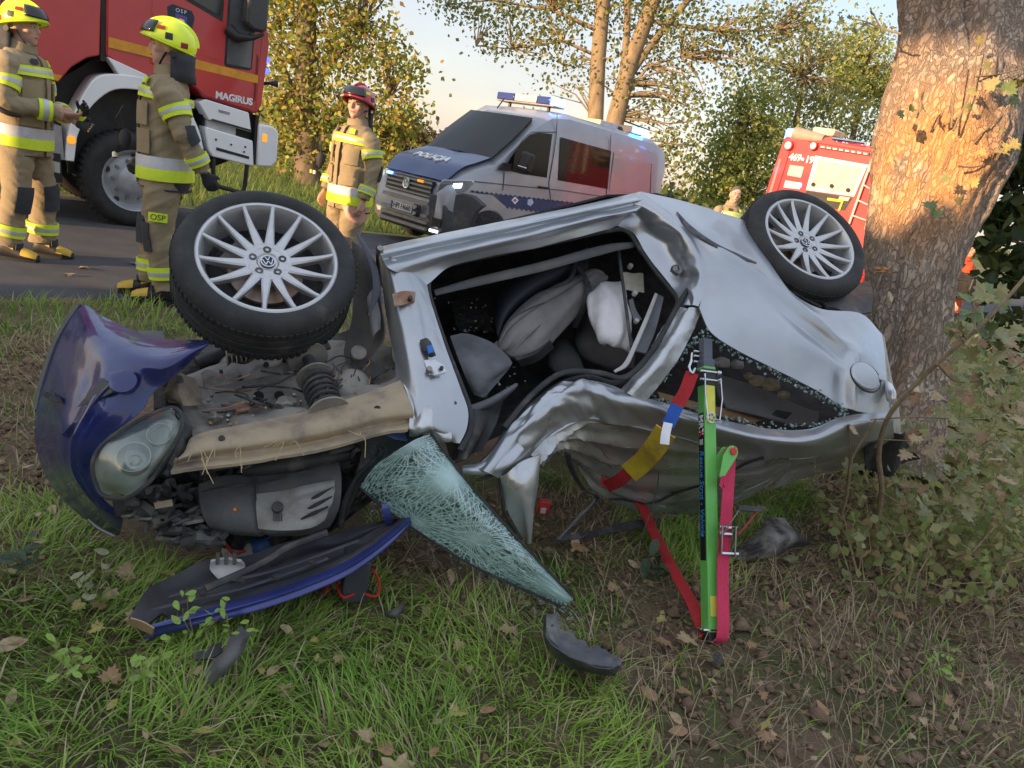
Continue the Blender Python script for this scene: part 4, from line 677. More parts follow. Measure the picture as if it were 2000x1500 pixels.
for i,(x,y,sx,sy) in enumerate([(262,985,34,26),(310,1010,40,30),(360,1035,44,24),(300,970,30,20),(400,1050,40,20),(345,960,26,22),(420,930,30,18),(630,900,34,14),(610,888,30,18),(700,905,30,20)]):
    patch('broken_plastic',SG([[(x-sx,y-sy*.6,.42),(x,y-sy,.38),(x+sx,y-sy*.5,.42)],[(x-sx*1.05,y,.36),(x,y,.32),(x+sx,y+4,.36)],[(x-sx*.7,y+sy,.42),(x,y+sy*.8,.38),(x+sx*.8,y+sy*.9,.42)]]),[BLKP,GRYP,BLKP][i%3],car,12,12,lambda U,V,i=i:.05*(vnoise(U*5+i,V*5,i)-.5),.004,sharp=25,mask=lambda U,V,i=i:vnoise(U*7+i,V*7,i)>.18)
patch('warning_sticker',SG([[(300,982,.30),(336,975,.30)],[(303,994,.30),(338,988,.30)]]),M('sticker_tan',(.4,.32,.2),.6),car,4,5,None,.003)
tubeS('bay_seal',[(690,860,.25),(745,880,.24),(700,930,.3),(672,985,.36),(664,1030,.42)],.012,SEAL)
patch('scuttle_panel',SG([[(700,862,.24),(760,850,.2),(842,848,.17)],[(705,890,.26),(760,880,.24),(830,862,.2)],[(690,940,.32),(720,930,.3),(770,900,.26)],[(668,1000,.42),(690,985,.4),(710,955,.36)]]),BLKP,car,20,20,lambda U,V:.01*np.sin(V*8),.008)
patch('wiper_bracket',SG([[(745,846,.16),(790,842,.15)],[(770,858,.16),(796,862,.15)]]),M('bracket_blue',(.10,.16,.36),.4,.3),car,4,6,None,.006)
tubeS('battery_clamp',[(432,1050,.46),(455,1080,.5),(480,1075,.5)],.006,M('red_lead',(.5,.03,.03),.5)); 
patch('washer_tank',[[Dp(430,1062,2.62),Dp(480,1055,2.62),Dp(530,1052,2.62)],[Dp(436,1088,2.56),Dp(490,1082,2.55),Dp(532,1075,2.58)]],LTRIM,car,6,8,pil(.02),.03)
patch('blue_bottle',[[Dp(488,1052,2.58),Dp(528,1048,2.58)],[Dp(488,1090,2.56),Dp(524,1086,2.56)]],M('cap_blue',(.05,.12,.34),.45),car,6,6,pil(.02),.03)
# bonnet hanging open on the grass
hb_l=[(300,1229),(400,1206),(500,1180),(600,1146),(690,1105),(765,1050),(822,994)]; hb_z=[.045,.06,.08,.11,.15,.21,.27]
hb_u=[(252,1206),(300,1142),(390,1105),(480,1082),(580,1060),(668,1040),(775,1012)]; hb_zu=[.05,.07,.07,.08,.11,.15,.22]
lo=[Zp(*p,z) for p,z in zip(hb_l,hb_z)]; hi=[Zp(*p,z) for p,z in zip(hb_u,hb_zu)]; lo2=[p*.9+q*.1+np.array([0,0,.012]) for p,q in zip(lo,hi)]
mid=[(p*.5+q*.5)-np.array([0,0,.025]) for p,q in zip(lo,hi)]
HOODM=M('bonnet_inner_dark',(.040,.040,.055),.5,.2,col2=(.07,.065,.065),scale=7,dirt=(.13,.11,.09),dscale=6,dlo=.55,dhi=.8)
hd=patch('bonnet',[lo2,mid,hi],HOODM,car,40,80,lambda U,V:.012*np.sin(U*13)*sstep(.05,.2,V)+.01*np.sin(V*22)*(U>.35)+.012*(fbm(U*5,V*9,3)-.5),.006,mask=lambda U,V:~((np.abs(V-.06)<.035)&(np.abs(U-.35)<.16)))
lo0=[p-np.array([0,0,.022])-Yc*.004 for p in lo]
patch('bonnet_edge',[lo2,[p+np.array([0,-.008,.012]) for p in lo],lo,lo0,[p*.6+q*.4-np.array([0,0,.035]) for p,q in zip(lo0,hi)]],M('blue_bonnet_paint',(.055,.07,.27),.28,.3,col2=(.04,.05,.2),scale=5,coat=.6),hd,20,60,None,.006)
0 and patch('bonnet_corner',[[Zp(250,1205,.05),Zp(290,1150,.07)],[Zp(300,1228,.05),Zp(330,1190,.07)]],HOODM,hd,4,4,None,.01)
patch('bonnet_seal_lip',[[Zp(255,1208,.07),Zp(280,1216,.07),Zp(300,1228,.065)],[Zp(245,1215,.03),Zp(270,1228,.03),Zp(296,1240,.03)]],M('rust_edge',(.38,.25,.15),.7),hd,4,8,None,.004)
tb=[Zp(*p,z) for p,z in (((400,1150),.12),((470,1120),.13),((520,1095),.15),((560,1070),.18),((640,1040),.24))]
G().tube([tuple(p) for p in crom(tb,np.linspace(0,1,20))],.012,8).obj('bonnet_stay',BLKP,hd,world=True)
patch('bonnet_catch',[[Zp(412,1098,.13),Zp(440,1092,.14),Zp(470,1098,.13)],[Zp(410,1112,.10),Zp(440,1108,.11),Zp(480,1110,.10)],[Zp(425,1130,.08),Zp(445,1132,.09),Zp(475,1128,.08)]],LTRIM,hd,8,10,None,.01)
for x in(425,442,458): G().tube([tuple(Zp(x,1080,.17)),tuple(Zp(x,1102,.13))],.006,6).obj('catch_pin',STEELD,hd,world=True)
patch('bonnet_hinge',[[Dp(745,985,2.5),Dp(758,980,2.5)],[Dp(750,1010,2.52),Dp(765,1005,2.52)],[Dp(760,1045,2.6),Dp(772,1040,2.6)]],M('blue_bonnet_paint',(.05,.075,.33)),hd,10,4,lambda U,V:.015*np.sin(U*3),.006)
# shattered windscreen
def Mshatter():
    m=bpy.data.materials.new('shattered_windscreen'); m.use_nodes=True; t=m.node_tree; t.nodes.clear(); L=t.links.new
    o=t.nodes.new('ShaderNodeOutputMaterial'); at=t.nodes.new('ShaderNodeAttribute'); at.attribute_name='puv'
    def nd(ty,**k):
        n=t.nodes.new(ty)
        for a,b in k.items(): setattr(n,a,b)
        return n
    def ma(op,a,b=None,c=None):
        n=nd('ShaderNodeMath',operation=op)
        for i,q in enumerate((a,b,c)):
            if q is None: continue
            if isinstance(q,(int,float)): n.inputs[i].default_value=q
            else: L(q,n.inputs[i])
        return n.outputs[0]
    def noise(s,d=5,r=.65):
        n=nd('ShaderNodeTexNoise'); n.inputs['Scale'].default_value=s; n.inputs['Detail'].default_value=d; n.inputs['Roughness'].default_value=r; L(at.outputs['Vector'],n.inputs['Vector']); return n
    def mr(f,l,h,a=0.,b=1.):
        n=nd('ShaderNodeMapRange'); n.inputs[1].default_value=l; n.inputs[2].default_value=h; n.inputs[3].default_value=a; n.inputs[4].default_value=b; L(f,n.inputs[0]); return n.outputs[0]
    wob=noise(14,3).outputs['Fac']; mask=None
    for cx,cy,k,kr in ((.30,.05,8,11),(.02,.10,6,9),(.62,.16,7,10),(1.0,.13,9,14),(.45,.26,5,8)):
        sb=nd('ShaderNodeVectorMath',operation='SUBTRACT'); L(at.outputs['Vector'],sb.inputs[0]); sb.inputs[1].default_value=(cx,cy,0); sp=nd('ShaderNodeSeparateXYZ'); L(sb.outputs[0],sp.inputs[0])
        an=ma('ARCTAN2',sp.outputs[1],sp.outputs[0]); ln=nd('ShaderNodeVectorMath',operation='LENGTH'); L(sb.outputs[0],ln.inputs[0]); r=ln.outputs['Value']
        v=nd('ShaderNodeTexVoronoi',voronoi_dimensions='1D',feature='DISTANCE_TO_EDGE'); v.inputs['Scale'].default_value=k; L(ma('MULTIPLY_ADD',wob,.35,an),v.inputs['W'])
        wd=ma('DIVIDE',.033,ma('ADD',r,.05)); rad_=mr(ma('DIVIDE',v.outputs['Distance'],wd),.0,1.,1.,0.); rad_=ma('MULTIPLY',rad_,mr(r,.15,.95,1.,.1))
        v2=nd('ShaderNodeTexVoronoi',voronoi_dimensions='1D',feature='DISTANCE_TO_EDGE'); v2.inputs['Scale'].default_value=kr; L(ma('MULTIPLY_ADD',wob,.25,r),v2.inputs['W']); rg=ma('MULTIPLY',mr(v2.outputs['Distance'],.02,.07,1.,0.),mr(r,.05,.30,.8,0.))
        c=ma('MAXIMUM',rad_,rg); c=ma('MAXIMUM',c,mr(r,.02,.16,.8,0.) if cx in(.30,1.0) else mr(r,.01,.08,.6,0.)); mask=c if mask is None else ma('MAXIMUM',mask,c)
    v=nd('ShaderNodeTexVoronoi'); v.inputs['Scale'].default_value=48; L(at.outputs['Vector'],v.inputs['Vector']); sc=nd('ShaderNodeSeparateColor'); L(v.outputs['Color'],sc.inputs[0])
    ve=nd('ShaderNodeTexVoronoi',feature='DISTANCE_TO_EDGE'); ve.inputs['Scale'].default_value=26; L(at.outputs['Vector'],ve.inputs['Vector'])
    pat=mr(noise(4.5,6,.7).outputs['Fac'],.44,.58); crumble=ma('MULTIPLY',ma('MAXIMUM',mr(sc.outputs[0],.62,.9),mr(ve.outputs['Distance'],.0,.10,1.,0.)),pat)
    mask=ma('MAXIMUM',mask,ma('MULTIPLY',crumble,.85)); mask=ma('MINIMUM',ma('MAXIMUM',mask,.04),1.)
    p=nd('ShaderNodeBsdfPrincipled'); p.inputs['Base Color'].default_value=(.76,.95,.93,1); p.inputs['Roughness'].default_value=.3; p.inputs['Specular IOR Level'].default_value=.8
    bn=nd('ShaderNodeBump'); bn.inputs['Strength'].default_value=.6; bn.inputs['Distance'].default_value=.004; L(sc.outputs[1],bn.inputs['Height']); L(bn.outputs[0],p.inputs['Normal'])
    tl=nd('ShaderNodeBsdfTranslucent'); tl.inputs[0].default_value=(.70,.95,.93,1); pm=nd('ShaderNodeMixShader'); pm.inputs[0].default_value=.4; L(p.outputs[0],pm.inputs[1]); L(tl.outputs[0],pm.inputs[2])
    tr=nd('ShaderNodeBsdfTransparent'); tr.inputs[0].default_value=(.55,.72,.70,1); gl=nd('ShaderNodeBsdfGlossy'); gl.inputs['Roughness'].default_value=.08; g2=nd('ShaderNodeMixShader'); g2.inputs[0].default_value=.10; L(tr.outputs[0],g2.inputs[1]); L(gl.outputs[0],g2.inputs[2])
    mx=nd('ShaderNodeMixShader'); L(mask,mx.inputs[0]); L(g2.outputs[0],mx.inputs[1]); L(pm.outputs[0],mx.inputs[2]); L(mx.outputs[0],o.inputs[0]); return m
ws=patch('windscreen',[[Dp(840,846,2.44),Dp(905,932,2.50),Dp(1000,1042,2.56),Dp(1119,1167,2.615)],[Dp(800,865,2.40),Dp(870,955,2.45),Dp(978,1060,2.53),Dp(1118,1172,2.617)],[Dp(735,908,2.43),Dp(800,980,2.47),Dp(945,1085,2.55),Dp(1108,1179,2.622)],[Dp(703,950,2.48),Dp(765,1000,2.52),Dp(925,1102,2.58),Dp(1096,1182,2.63)]],Mshatter(),car,60,90,lambda U,V:.022*np.exp(-((V-.35)/.18)**2-((U-.35)/.25)**2)+.012*(fbm(U*4,V*6,3)-.5)+.004*(fbm(U*20,V*30,4)-.5),.003,sharp=0,puv=(.30,1.05))
for nm,pl in(('windscreen_edge',[(842,846,2.44),(905,930,2.495),(1000,1040,2.555),(1119,1165,2.612)]),('windscreen_edge',[(703,952,2.48),(765,1003,2.52),(925,1105,2.58),(1096,1184,2.63)])):
    G().tube([tuple(p) for p in crom([Dp(*q) for q in pl],np.linspace(0,1,24))],.0045,6).obj(nm,SEAL,ws,world=True)
# ------------------------------------------------------------ debris on the grass
def debris(name,label,cat,rows,mat,th=.01,nu=20,nv=20,disp=None,mask=None):
    R=[[Zp(*p) for p in r] for r in rows]; e=np.mean(np.array(R).reshape(-1,3),0)
    o=patch(name,R,mat,None,nu,nv,disp,th,mask=mask); props(o,label,cat); return o
AFM=M('muddy_arch_plastic',(.085,.088,.10),.55,col2=(.13,.13,.138),scale=8,bump=.3,bscale=50,dirt=(.26,.24,.20),dscale=9,dlo=.46,dhi=.72)
_o=[(1061,1203),(1062,1250),(1086,1287),(1132,1310),(1190,1320),(1214,1308)]; _m=[(1066,1200),(1070,1240),(1096,1272),(1138,1292),(1190,1304),(1216,1298)]; _i=[(1104,1196),(1102,1216),(1126,1236),(1156,1252),(1184,1266),(1208,1280)]
wf=debris('wheel_arch_fragment','curved dark grey plastic wheel arch piece lying in front of the strut','debris',[[(*p,z) for p,z in zip(_m,(.10,.11,.10,.09,.08,.06))],[((p[0]+q[0])/2,(p[1]+q[1])/2,z) for p,q,z in zip(_m,_i,(.085,.09,.085,.075,.07,.05))],[(*p,z) for p,z in zip(_i,(.055,.06,.06,.055,.05,.04))]],AFM,.004,26,70,lambda U,V:.012*(vnoise(U*4,V*10,2)-.5)+.004*np.sin(V*40)*U,mask=lambda U,V:~((U>.70+.30*vnoise(V*13,V*0,3))|(vnoise(U*3,V*7,11)<.06)))
patch('outer_wall',[[Zp(*p,z) for p,z in zip(_m,(.10,.11,.10,.09,.08,.06))],[Zp(*p,.012) for p in _o]],M('arch_wall_dark',(.05,.052,.06),.5,dirt=(.22,.2,.17),dscale=8,dlo=.45,dhi=.7),wf,8,50,lambda U,V:.006*(vnoise(U*4,V*9,5)-.5),.004)
debris('plastic_debris','bent grey plastic panel on the grass below the bonnet','debris',[[(395,1330,.02),(420,1285,.05),(445,1245,.07),(470,1225,.06)],[(412,1334,.03),(440,1296,.09),(470,1258,.10),(490,1228,.07)],[(424,1336,.01),(450,1310,.05),(478,1275,.06),(492,1245,.05)]],GRYP,.005,24,34,lambda U,V:.022*(vnoise(U*3,V*4,2)-.5),mask=lambda U,V:vnoise(U*6+2,V*8,5)+4*np.minimum(np.minimum(U,1-U),np.minimum(V,1-V))>.42)
debris('plastic_shard','flat black plastic shard left of the bent grey panel','debris',[[(376,1278,.02),(410,1262,.03),(432,1254,.03)],[(382,1288,.02),(415,1284,.03),(436,1270,.03)]],BLKP,.006,8,10)
debris('rubber_piece','small black rubber scrap in the grass right of the bonnet','debris',[[(750,1200,.02),(768,1190,.04),(788,1178,.04)],[(756,1206,.02),(774,1202,.04),(790,1192,.03)]],BLKP,.02,8,10,pil(.01))
debris('splash_guard','muddy black plastic splash guard right of the strut foot','debris',[[(1415,1080,.02),(1470,1045,.10),(1500,1010,.16),(1530,1012,.14)],[(1440,1092,.02),(1490,1070,.10),(1530,1045,.14),(1570,1050,.08)],[(1460,1096,.01),(1510,1085,.04),(1550,1072,.05),(1590,1064,.02)]],M('muddy_plastic',(.045,.043,.045),.6,dirt=(.26,.24,.22),dscale=9,dlo=.45,dhi=.65),.006,26,26,lambda U,V:.025*(fbm(U*4,V*4,12)-.5))
debris('dark_strip','long flat black trim strip lying behind the strut','debris',[[(1090,1048,.03),(1160,1035,.03),(1230,1018,.04),(1290,1012,.04)],[(1095,1056,.02),(1165,1046,.02),(1235,1032,.03),(1292,1022,.03)]],BLKP,.006,6,20)
debris('clip_fragment','tiny black plastic clip below the strut foot','debris',[[(1392,1278,.02),(1412,1274,.03)],[(1392,1296,.02),(1404,1290,.03)]],BLKP,.012,4,4)
wb=G(); p=Zp(690,1150,0); wb.box((p[0],p[1],.065),(.085,.12,.16),Matrix.Rotation(.3,3,'Z')); props(wb.obj('support_block',M('dark_block',(.05,.055,.065),.6,scale=6,dirt=(.12,.12,.12)),bevel=.006),'dark plastic support block propping the open bonnet','block')
cb=[Zp(635,1160,.015),Zp(650,1120,.04),Zp(668,1165,.02),Zp(700,1158,.02),Zp(735,1164,.02),Zp(740,1135,.04),Zp(725,1110,.06)]
props(G().tube([tuple(q) for q in crom(cb,np.linspace(0,1,40))],.0045,6).obj('red_cable',M('cable_red',(.55,.03,.02),.5)),'thin red cable looped round the dark support block','cable')
rb=empty('red_box',Zp(1062,1000,.0),label='small red plastic box under the crushed roof corner',cat='box')
pp=Zp(1062,990,.03); g=G(); g.box(tuple(pp),(.055,.03,.075),Matrix.Rotation(.2,3,'Z')); g.obj('case',M('red_plastic',(.5,.035,.03),.45),rb,world=True,bevel=.01)
pf=pp+np.array([.0,-.0165,-.012]); g=G(); g.box(tuple(pf),(.026,.004,.03),Matrix.Rotation(.2,3,'Z')); g.obj('label_plate',LTRIM,rb,world=True,bevel=.002)
st=[Zp(1108,885,.42),Zp(1118,920,.30),Zp(1140,955,.16),Zp(1166,972,.06),Zp(1130,1010,.04),Zp(1088,1056,.03)]
SP_=crom(st,np.linspace(0,1,40))
props(G().tube([tuple(q) for q in SP_],[.016]*40,8,flat=.35).obj('bent_trim_strip',M('trim_blue_grey',(.12,.13,.16),.3,.5,dirt=(.2,.19,.18))),'bent grey metal trim strip hanging from the roof to the grass','trim strip')
bc=[Zp(1278,880,.42),Zp(1286,930,.32),Zp(1275,985,.2),Zp(1256,1040,.08),Zp(1238,1090,.02)]
props(G().tube([tuple(q) for q in crom(bc,np.linspace(0,1,30))],.0025,5).obj('black_wire',BLKP),'thin black wire dangling from the crushed roof left of the strut','wire')
# ------------------------------------------------------------ rescue strut and its ratchet strap
GREEN=M('strut_green',(.15,.50,.10),.40,col2=(.13,.44,.09),scale=6,coat=.2)
PINK=M('strap_red_webbing',(.72,.05,.13),.8,col2=(.6,.04,.10),scale=4,bump=.6,bscale=260)
foot=Zp(1388,1246,-.01); top=S(1378,664,-.02); sa=Vector(top-foot); SL=sa.length; sa.normalize()
tocam=Vector(CAM-(foot+top)/2); tocam=(tocam-sa*tocam.dot(sa)).normalized(); rt=sa.cross(tocam)*-1.0  # rt points to image right
if np.dot(np.array(rt),Xc)<0: rt=-rt
Ms=frame(foot,rt,tocam)  # x right, y to camera
Ms=Matrix(((rt.x,tocam.x,sa.x,foot[0]),(rt.y,tocam.y,sa.y,foot[1]),(rt.z,tocam.z,sa.z,foot[2]),(0,0,0,1)))@Matrix.Rotation(rad(-33),4,'Z')
strut=empty('rescue_strut',foot,label='bright green rescue strut standing upright against the wrecked car',cat='rescue strut')
def sbox(name,c,d,mat,par=None,bev=.003,rot=None):
    g=G(); g.box((0,0,0),d); Mx=Ms@Matrix.Translation(c)@(rot or Matrix())
    g.V=[tuple(Mx@Vector(v)) for v in g.V]; return g.obj(name,mat,par or strut,world=True,bevel=bev)
def scyl(name,c,axis,r,L,mat,par=None,n=16):
    a=Vector(c); b=a+Vector(axis).normalized()*L; return G().tube([Ms@a,Ms@b],r,n).obj(name,mat,par or strut,world=True)
def zof(py): return SL*(1246-py)/(1246-664)
W=.050
body=sbox('outer_tube',(0,0,(zof(1235)+zof(760))/2),(W,W,zof(760)-zof(1235)),GREEN)
sbox('collar',(0,0,zof(745)),(W+.006,W+.006,zof(728)-zof(762)),M('collar_black',(.03,.03,.03),.4)); sbox('green_ring',(0,0,zof(726)),(W+.004,W+.004,.012),GREEN)
sbox('inner_tube',(0,0,zof(694)),(W*.78,W*.78,zof(664)-zof(726)),M('strut_head_grey',(.11,.12,.15),.4,.3)); sbox('head_block',(0,0,zof(716)),(W*1.02,W*1.02,zof(705)-zof(724)),M('strut_head_grey',(.11,.12,.15)))
for z in(735,752): scyl('locking_pin',(-.045,.03,zof(z)),(1,0,0),.005,.09,CHROME); scyl('pin_knob',(.03,.03,zof(z)),(1,0,0),.009,.016,CHROME)
for z in(690,700,712): scyl('stud',(-.05,-.005,zof(z)),(1,0,0),.005,.03,CHROME)
sbox('yellow_label',(0,W/2+.001,zof(800)),(W*.8,.002,zof(765)-zof(840)),M('label_yellow',(.78,.70,.10),.5)); sbox('yellow_base_label',(-.002,W/2+.001,zof(1188)),(W*.55,.002,zof(1175)-zof(1212)),M('label_yellow',(.78,.70,.10)))
bl=sbox('name_strip',(-W/2-.001,0,(zof(818)+zof(1105))/2),(.002,W*.72,zof(818)-zof(1105)),M('strip_black',(.012,.012,.013),.4),bev=.0005)
# lettering runs down the left face
def stext(s,py,size,mat,shear=0,bold=.0,al='LEFT'):
    Mt=Ms@Matrix(((0,0,-1,-W/2-.0025),(0,1,0,0),(0,0,0,0),(0,0,0,1)))
    # text x -> down the strut (-z), text y -> toward image right (+y of face)
    Mt=Ms@Matrix(((0,0,-1,-W/2-.0025),(0,1,0,0),(-1,0,0,zof(py)),(0,0,0,1)))
    return text('lettering',s,size,mat,Mt,strut,True,.0006,al,shear,1.0,bold)
stext('MRT',822,.040,M('letter_white',(.85,.85,.85),.5),0,.0009); stext('A',852,.040,M('letter_red',(.7,.05,.05),.5),0,.0009)
stext('Rescue Strut - Vehicle',893,.0365,M('letter_blue',(.05,.32,.75),.5),.25)
sbox('code_plate',(-W/2-.002,0,zof(877)),(.002,W*.45,.022),M('plate_grey',(.5,.5,.5),.5),bev=.0005)
tg=G().lathe([(0,.002),(.020,.002),(.0205,0),(.0205,-.003)],28,Ms@Matrix.Translation((0,W/2+.004,zof(828)))@Matrix.Rotation(-math.pi/2,4,'X')).obj('round_seal',M('seal_yellow',(.75,.68,.12),.5),strut,world=True)
for i in range(5):
    q=2*math.pi*i/5; scyl('seal_dot',(.011*math.cos(q),W/2+.004,zof(828)+.011*math.sin(q)),(0,1,0),.0042,.0035,M('seal_blue',(.05,.10,.5),.5),tg,10)
G().lathe([(.019,.0),(.019,.003),(.0225,.003),(.0225,0)],28,Ms@Matrix.Translation((0,W/2+.003,zof(828)))@Matrix.Rotation(-math.pi/2,4,'X'),closed=True).obj('seal_ring',CHROME,tg,world=True)
lp=[Ms@Vector(v) for v in((-.034,W/2+.02,zof(742)),(-.036,W/2+.022,zof(780)),(-.026,W/2+.022,zof(834)),(.026,W/2+.022,zof(834)),(.040,W/2+.022,zof(790)),(.036,W/2+.02,zof(748)))]
G().tube(lp,.0035,8).obj('wire_handle',CHROME,strut,world=True)
# strap guide bracket on the right face
Pg=Matrix.Translation((W/2+.03,W/2,zof(905)))
for yy in(-.005,.042):
    g=G(); poly=[(-.05,-.085),(-.03,-.085),(.03,.0)]+[(.012+.024*math.cos(q),.018+.024*math.sin(q)) for q in np.linspace(-.6,2.6,9)]+[(-.03,.0)]
    g.prism(poly,yy-.0025,yy+.0025); R=Matrix(((1,0,0,0),(0,0,1,0),(0,1,0,0),(0,0,0,1)))
    g.V=[tuple(Ms@Pg@R@Vector(v)) for v in g.V]; g.obj('guide_plate',GREEN,strut,world=True,bevel=.001)
scyl('guide_knob',(W/2+.042,W/2+.03,zof(905)+.018),(0,1,0),.014,.022,M('knob_red',(.62,.03,.03),.45)); scyl('guide_axle',(W/2+.042,W/2-.02,zof(905)+.018),(0,1,0),.007,.07,STEELD)
kn=scyl('side_knob',(W/2+.055,W/2-.03,zof(905)+.018),(0.6,-1,0),.016,.02,M('knob_red',(.62,.03,.03),.45),n=12)
sbox('foot_shoe',(0,0,.012),(W*.9,W*.9,.05),M('collar_black',(.03,.03,.03)))
for yy in(-.02,.0,.02): scyl('foot_bolt',(-W/2-.02,yy,.03),(1,0,0),.006,W+.045,CHROME)
# ratchet strap
strap=empty('ratchet_strap',Zp(1395,1250,0),label='red ratchet strap with yellow sleeve tying the green strut to the roof',cat='strap')
def ribbon(name,pts,wdir,width,mat,parent,th=.003,sub=6):
    P=crom(np.array([np.array(p) for p in pts]),np.linspace(0,1,len(pts)*sub)); g=G(); rings=[]
    for i,p in enumerate(P):
        t=P[min(i+1,len(P)-1)]-P[max(i-1,0)]; t/=np.linalg.norm(t); w=np.array(wdir if not callable(wdir) else wdir(i/(len(P)-1)),float); w=w-t*(w@t); w/=np.linalg.norm(w); nn=np.cross(t,w)
        rings.append([tuple(p+w*width/2*a+nn*th/2*b) for a,b in((-1,-1),(1,-1),(1,1),(-1,1))])
    return g.loft(rings).obj(name,mat,parent,world=True,sharp=60)
sv=lambda x,y,z:np.array(Ms@Vector((x,y,z))); wd=np.array((Ms.to_3x3()@Vector((.75,.66,0))))
ribbon('down_strap',[sv(W/2+.052,W/2+.014,zof(893)),sv(W/2+.036,W/2+.022,zof(950)),sv(W/2+.020,W/2+.022,zof(1030)),sv(W/2+.0,W/2+.024,zof(1120)),sv(W/2-.004,W/2+.024,zof(1225)),sv(W/2-.008,W/2+.01,zof(1249)),sv(.01,0,-.012)],np.array(Ms.to_3x3()@Vector((1,.1,0))),.047,PINK,strap,.004)
ribbon('guide_loop',[sv(W/2+.03,W/2+.02,zof(905)+.002),sv(W/2+.045,W/2+.028,zof(905)+.035),sv(W/2+.062,W/2+.012,zof(905)+.03),sv(W/2+.052,W/2+.012,zof(893)-.03)],np.array(Ms.to_3x3()@Vector((.3,1,0))),.04,PINK,strap,.004)
ribbon('loose_tail',[sv(W/2+.02,W/2+.03,zof(960)),sv(W/2-.005,W/2+.045,zof(952)),sv(W/2-.02,W/2+.05,zof(968))],np.array(Ms.to_3x3()@Vector((0,.2,1))),.03,PINK,strap,.004)
rg=empty('ratchet',sv(W/2+.03,W/2+.03,zof(1050)),parent=None); bpy.data.objects.remove(rg)
def rbar(name,a,b,d,mat): 
    A,B=Ms@Vector(a),Ms@Vector(b); dv=B-A; fr=frame((0,0,0),dv,Vector(tocam)).to_3x3(); g=G(); g.box(tuple((A+B)/2),(dv.length,d[0],d[1]),fr); return g.obj(name,mat,strap,world=True,bevel=.002)
zx=W/2+.012; zy=W/2+.035
for xx in(-.024,.034):
    rbar('ratchet_cheek',(zx+xx,zy,zof(1092)),(zx+xx,zy+.012,zof(1038)),(.036,.006),STEELD)
rbar('handle_arm',(zx-.024,zy+.012,zof(1056)),(zx+.018,zy+.06,zof(1008)),(.020,.005),STEELD); rbar('handle_arm',(zx+.040,zy+.012,zof(1056)),(zx+.100,zy+.06,zof(1008)),(.020,.005),PINK)
rbar('handle_grip',(zx+.010,zy+.06,zof(1006)),(zx+.108,zy+.06,zof(1006)),(.020,.020),BLKP)
for z in(1042,1054,1090): rbar('ratchet_spindle',(zx-.034,zy+.008,zof(z)),(zx+.044,zy+.008,zof(z)),(.010,.010),CHROME)
rbar('ratchet_tag',(zx-.036,zy+.014,zof(1050)),(zx-.022,zy+.014,zof(1050)),(.016,.003),M('tag_blue_white',(.4,.55,.8),.4))
gnd=lambda x,y,z=.02:Zp(x,y,z)
ribbon('ground_strap',[sv(-.01,-.02,.0),gnd(1355,1185,.05),gnd(1330,1140,.05),gnd(1300,1085,.05),gnd(1275,1035,.06),S(1255,990,.80),S(1235,965,.82)],np.array([.9,.1,.25]),.045,M('strap_plain_red',(.48,.025,.03),.8,bump=.6,bscale=260),strap,.004)
R1=[S(1352,728,.0),S(1338,765,.03),S(1322,792,.055)]; R2=[S(1322,792,.055),S(1312,815,.06),S(1303,832,.07)]; R3=[S(1303,832,.075),S(1285,860,.12),S(1262,890,.22)]
R4=[S(1300,842,.05),S(1278,876,.15),S(1252,905,.28),S(1228,924,.36)]; R5=[S(1230,920,.38),S(1210,938,.45),S(1184,950,.56)]
acw=lambda R:np.cross(R[-1]-R[0],np.array(CAM-R[0]))
RB=M('strap_plain_red',(.48,.025,.03)); ribbon('upper_strap',R1,acw(R1),.05,RB,strap,.006); ribbon('blue_stitching',R2,acw(R2),.05,M('strap_blue',(.02,.10,.42),.8,bump=.6,bscale=200),strap,.007); ribbon('inner_strap',R3,acw(R3),.045,RB,strap,.004)
ribbon('yellow_sleeve',R4,acw(R4),.085,M('sleeve_yellow',(.58,.42,.02),.7,col2=(.42,.31,.03),scale=8,dirt=(.2,.15,.06),dscale=9),strap,.008); ribbon('lower_strap',R5,acw(R5),.055,RB,strap,.004)
ribbon('hook_tail',[S(1184,950,.56),S(1178,935,.56),S(1190,945,.62)],acw(R5),.03,RB,strap,.004)
ribbon('white_tag',[S(1305,826,.04),S(1300,848,.04),S(1298,868,.04)],np.cross(S(1298,868,.04)-S(1305,826,.04),CAM-S(1300,848,.04)),.034,M('tag_white',(.78,.78,.8),.6),strap,.002)
hk=[S(1352,690,.0),S(1350,705,-.01),S(1346,718,-.012),S(1352,728,-.01),S(1358,720,-.005)]; G().tube([tuple(p) for p in crom(hk,np.linspace(0,1,20))],.005,7).obj('steel_hook',CHROME,strap,world=True)

# more of the torn mechanics in the open front end
random.seed(21)
patch('chassis_leg',SG([[(392,728,.30),(460,712,.32),(530,698,.33),(600,684,.34)],[(396,742,.25),(464,728,.27),(534,712,.28),(604,698,.29)],[(402,760,.26),(468,746,.28),(538,730,.29),(606,716,.30)]]),M('pale_dirty_steel',(.30,.285,.265),.6,.3,col2=(.22,.20,.18),scale=7,bump=.4,bscale=40,dirt=(.10,.085,.07),dscale=8,dlo=.5,dhi=.7),car,14,44,lambda U,V:.008*np.sin(V*26)*(U<.6)+.008*(fbm(U*4,V*12,3)-.5),.012)
for x,y in((432,726),(520,712),(555,704),(470,738),(590,700)): disc('panel_hole',x,y,.255,random.choice([3.5,5,4]),BLK,h=.006)
for i in range(34):
    x,y=random.uniform(385,770),0; y=random.uniform(760,850)-(x-385)*.20
    disc('wing_bolt_head',x,y,.105+.0015*max(0,(880-(x-380)*.2-y)),random.uniform(2.2,4.2),random.choice([STEELD,RUST,DSTEEL]),h=.008,n=8)
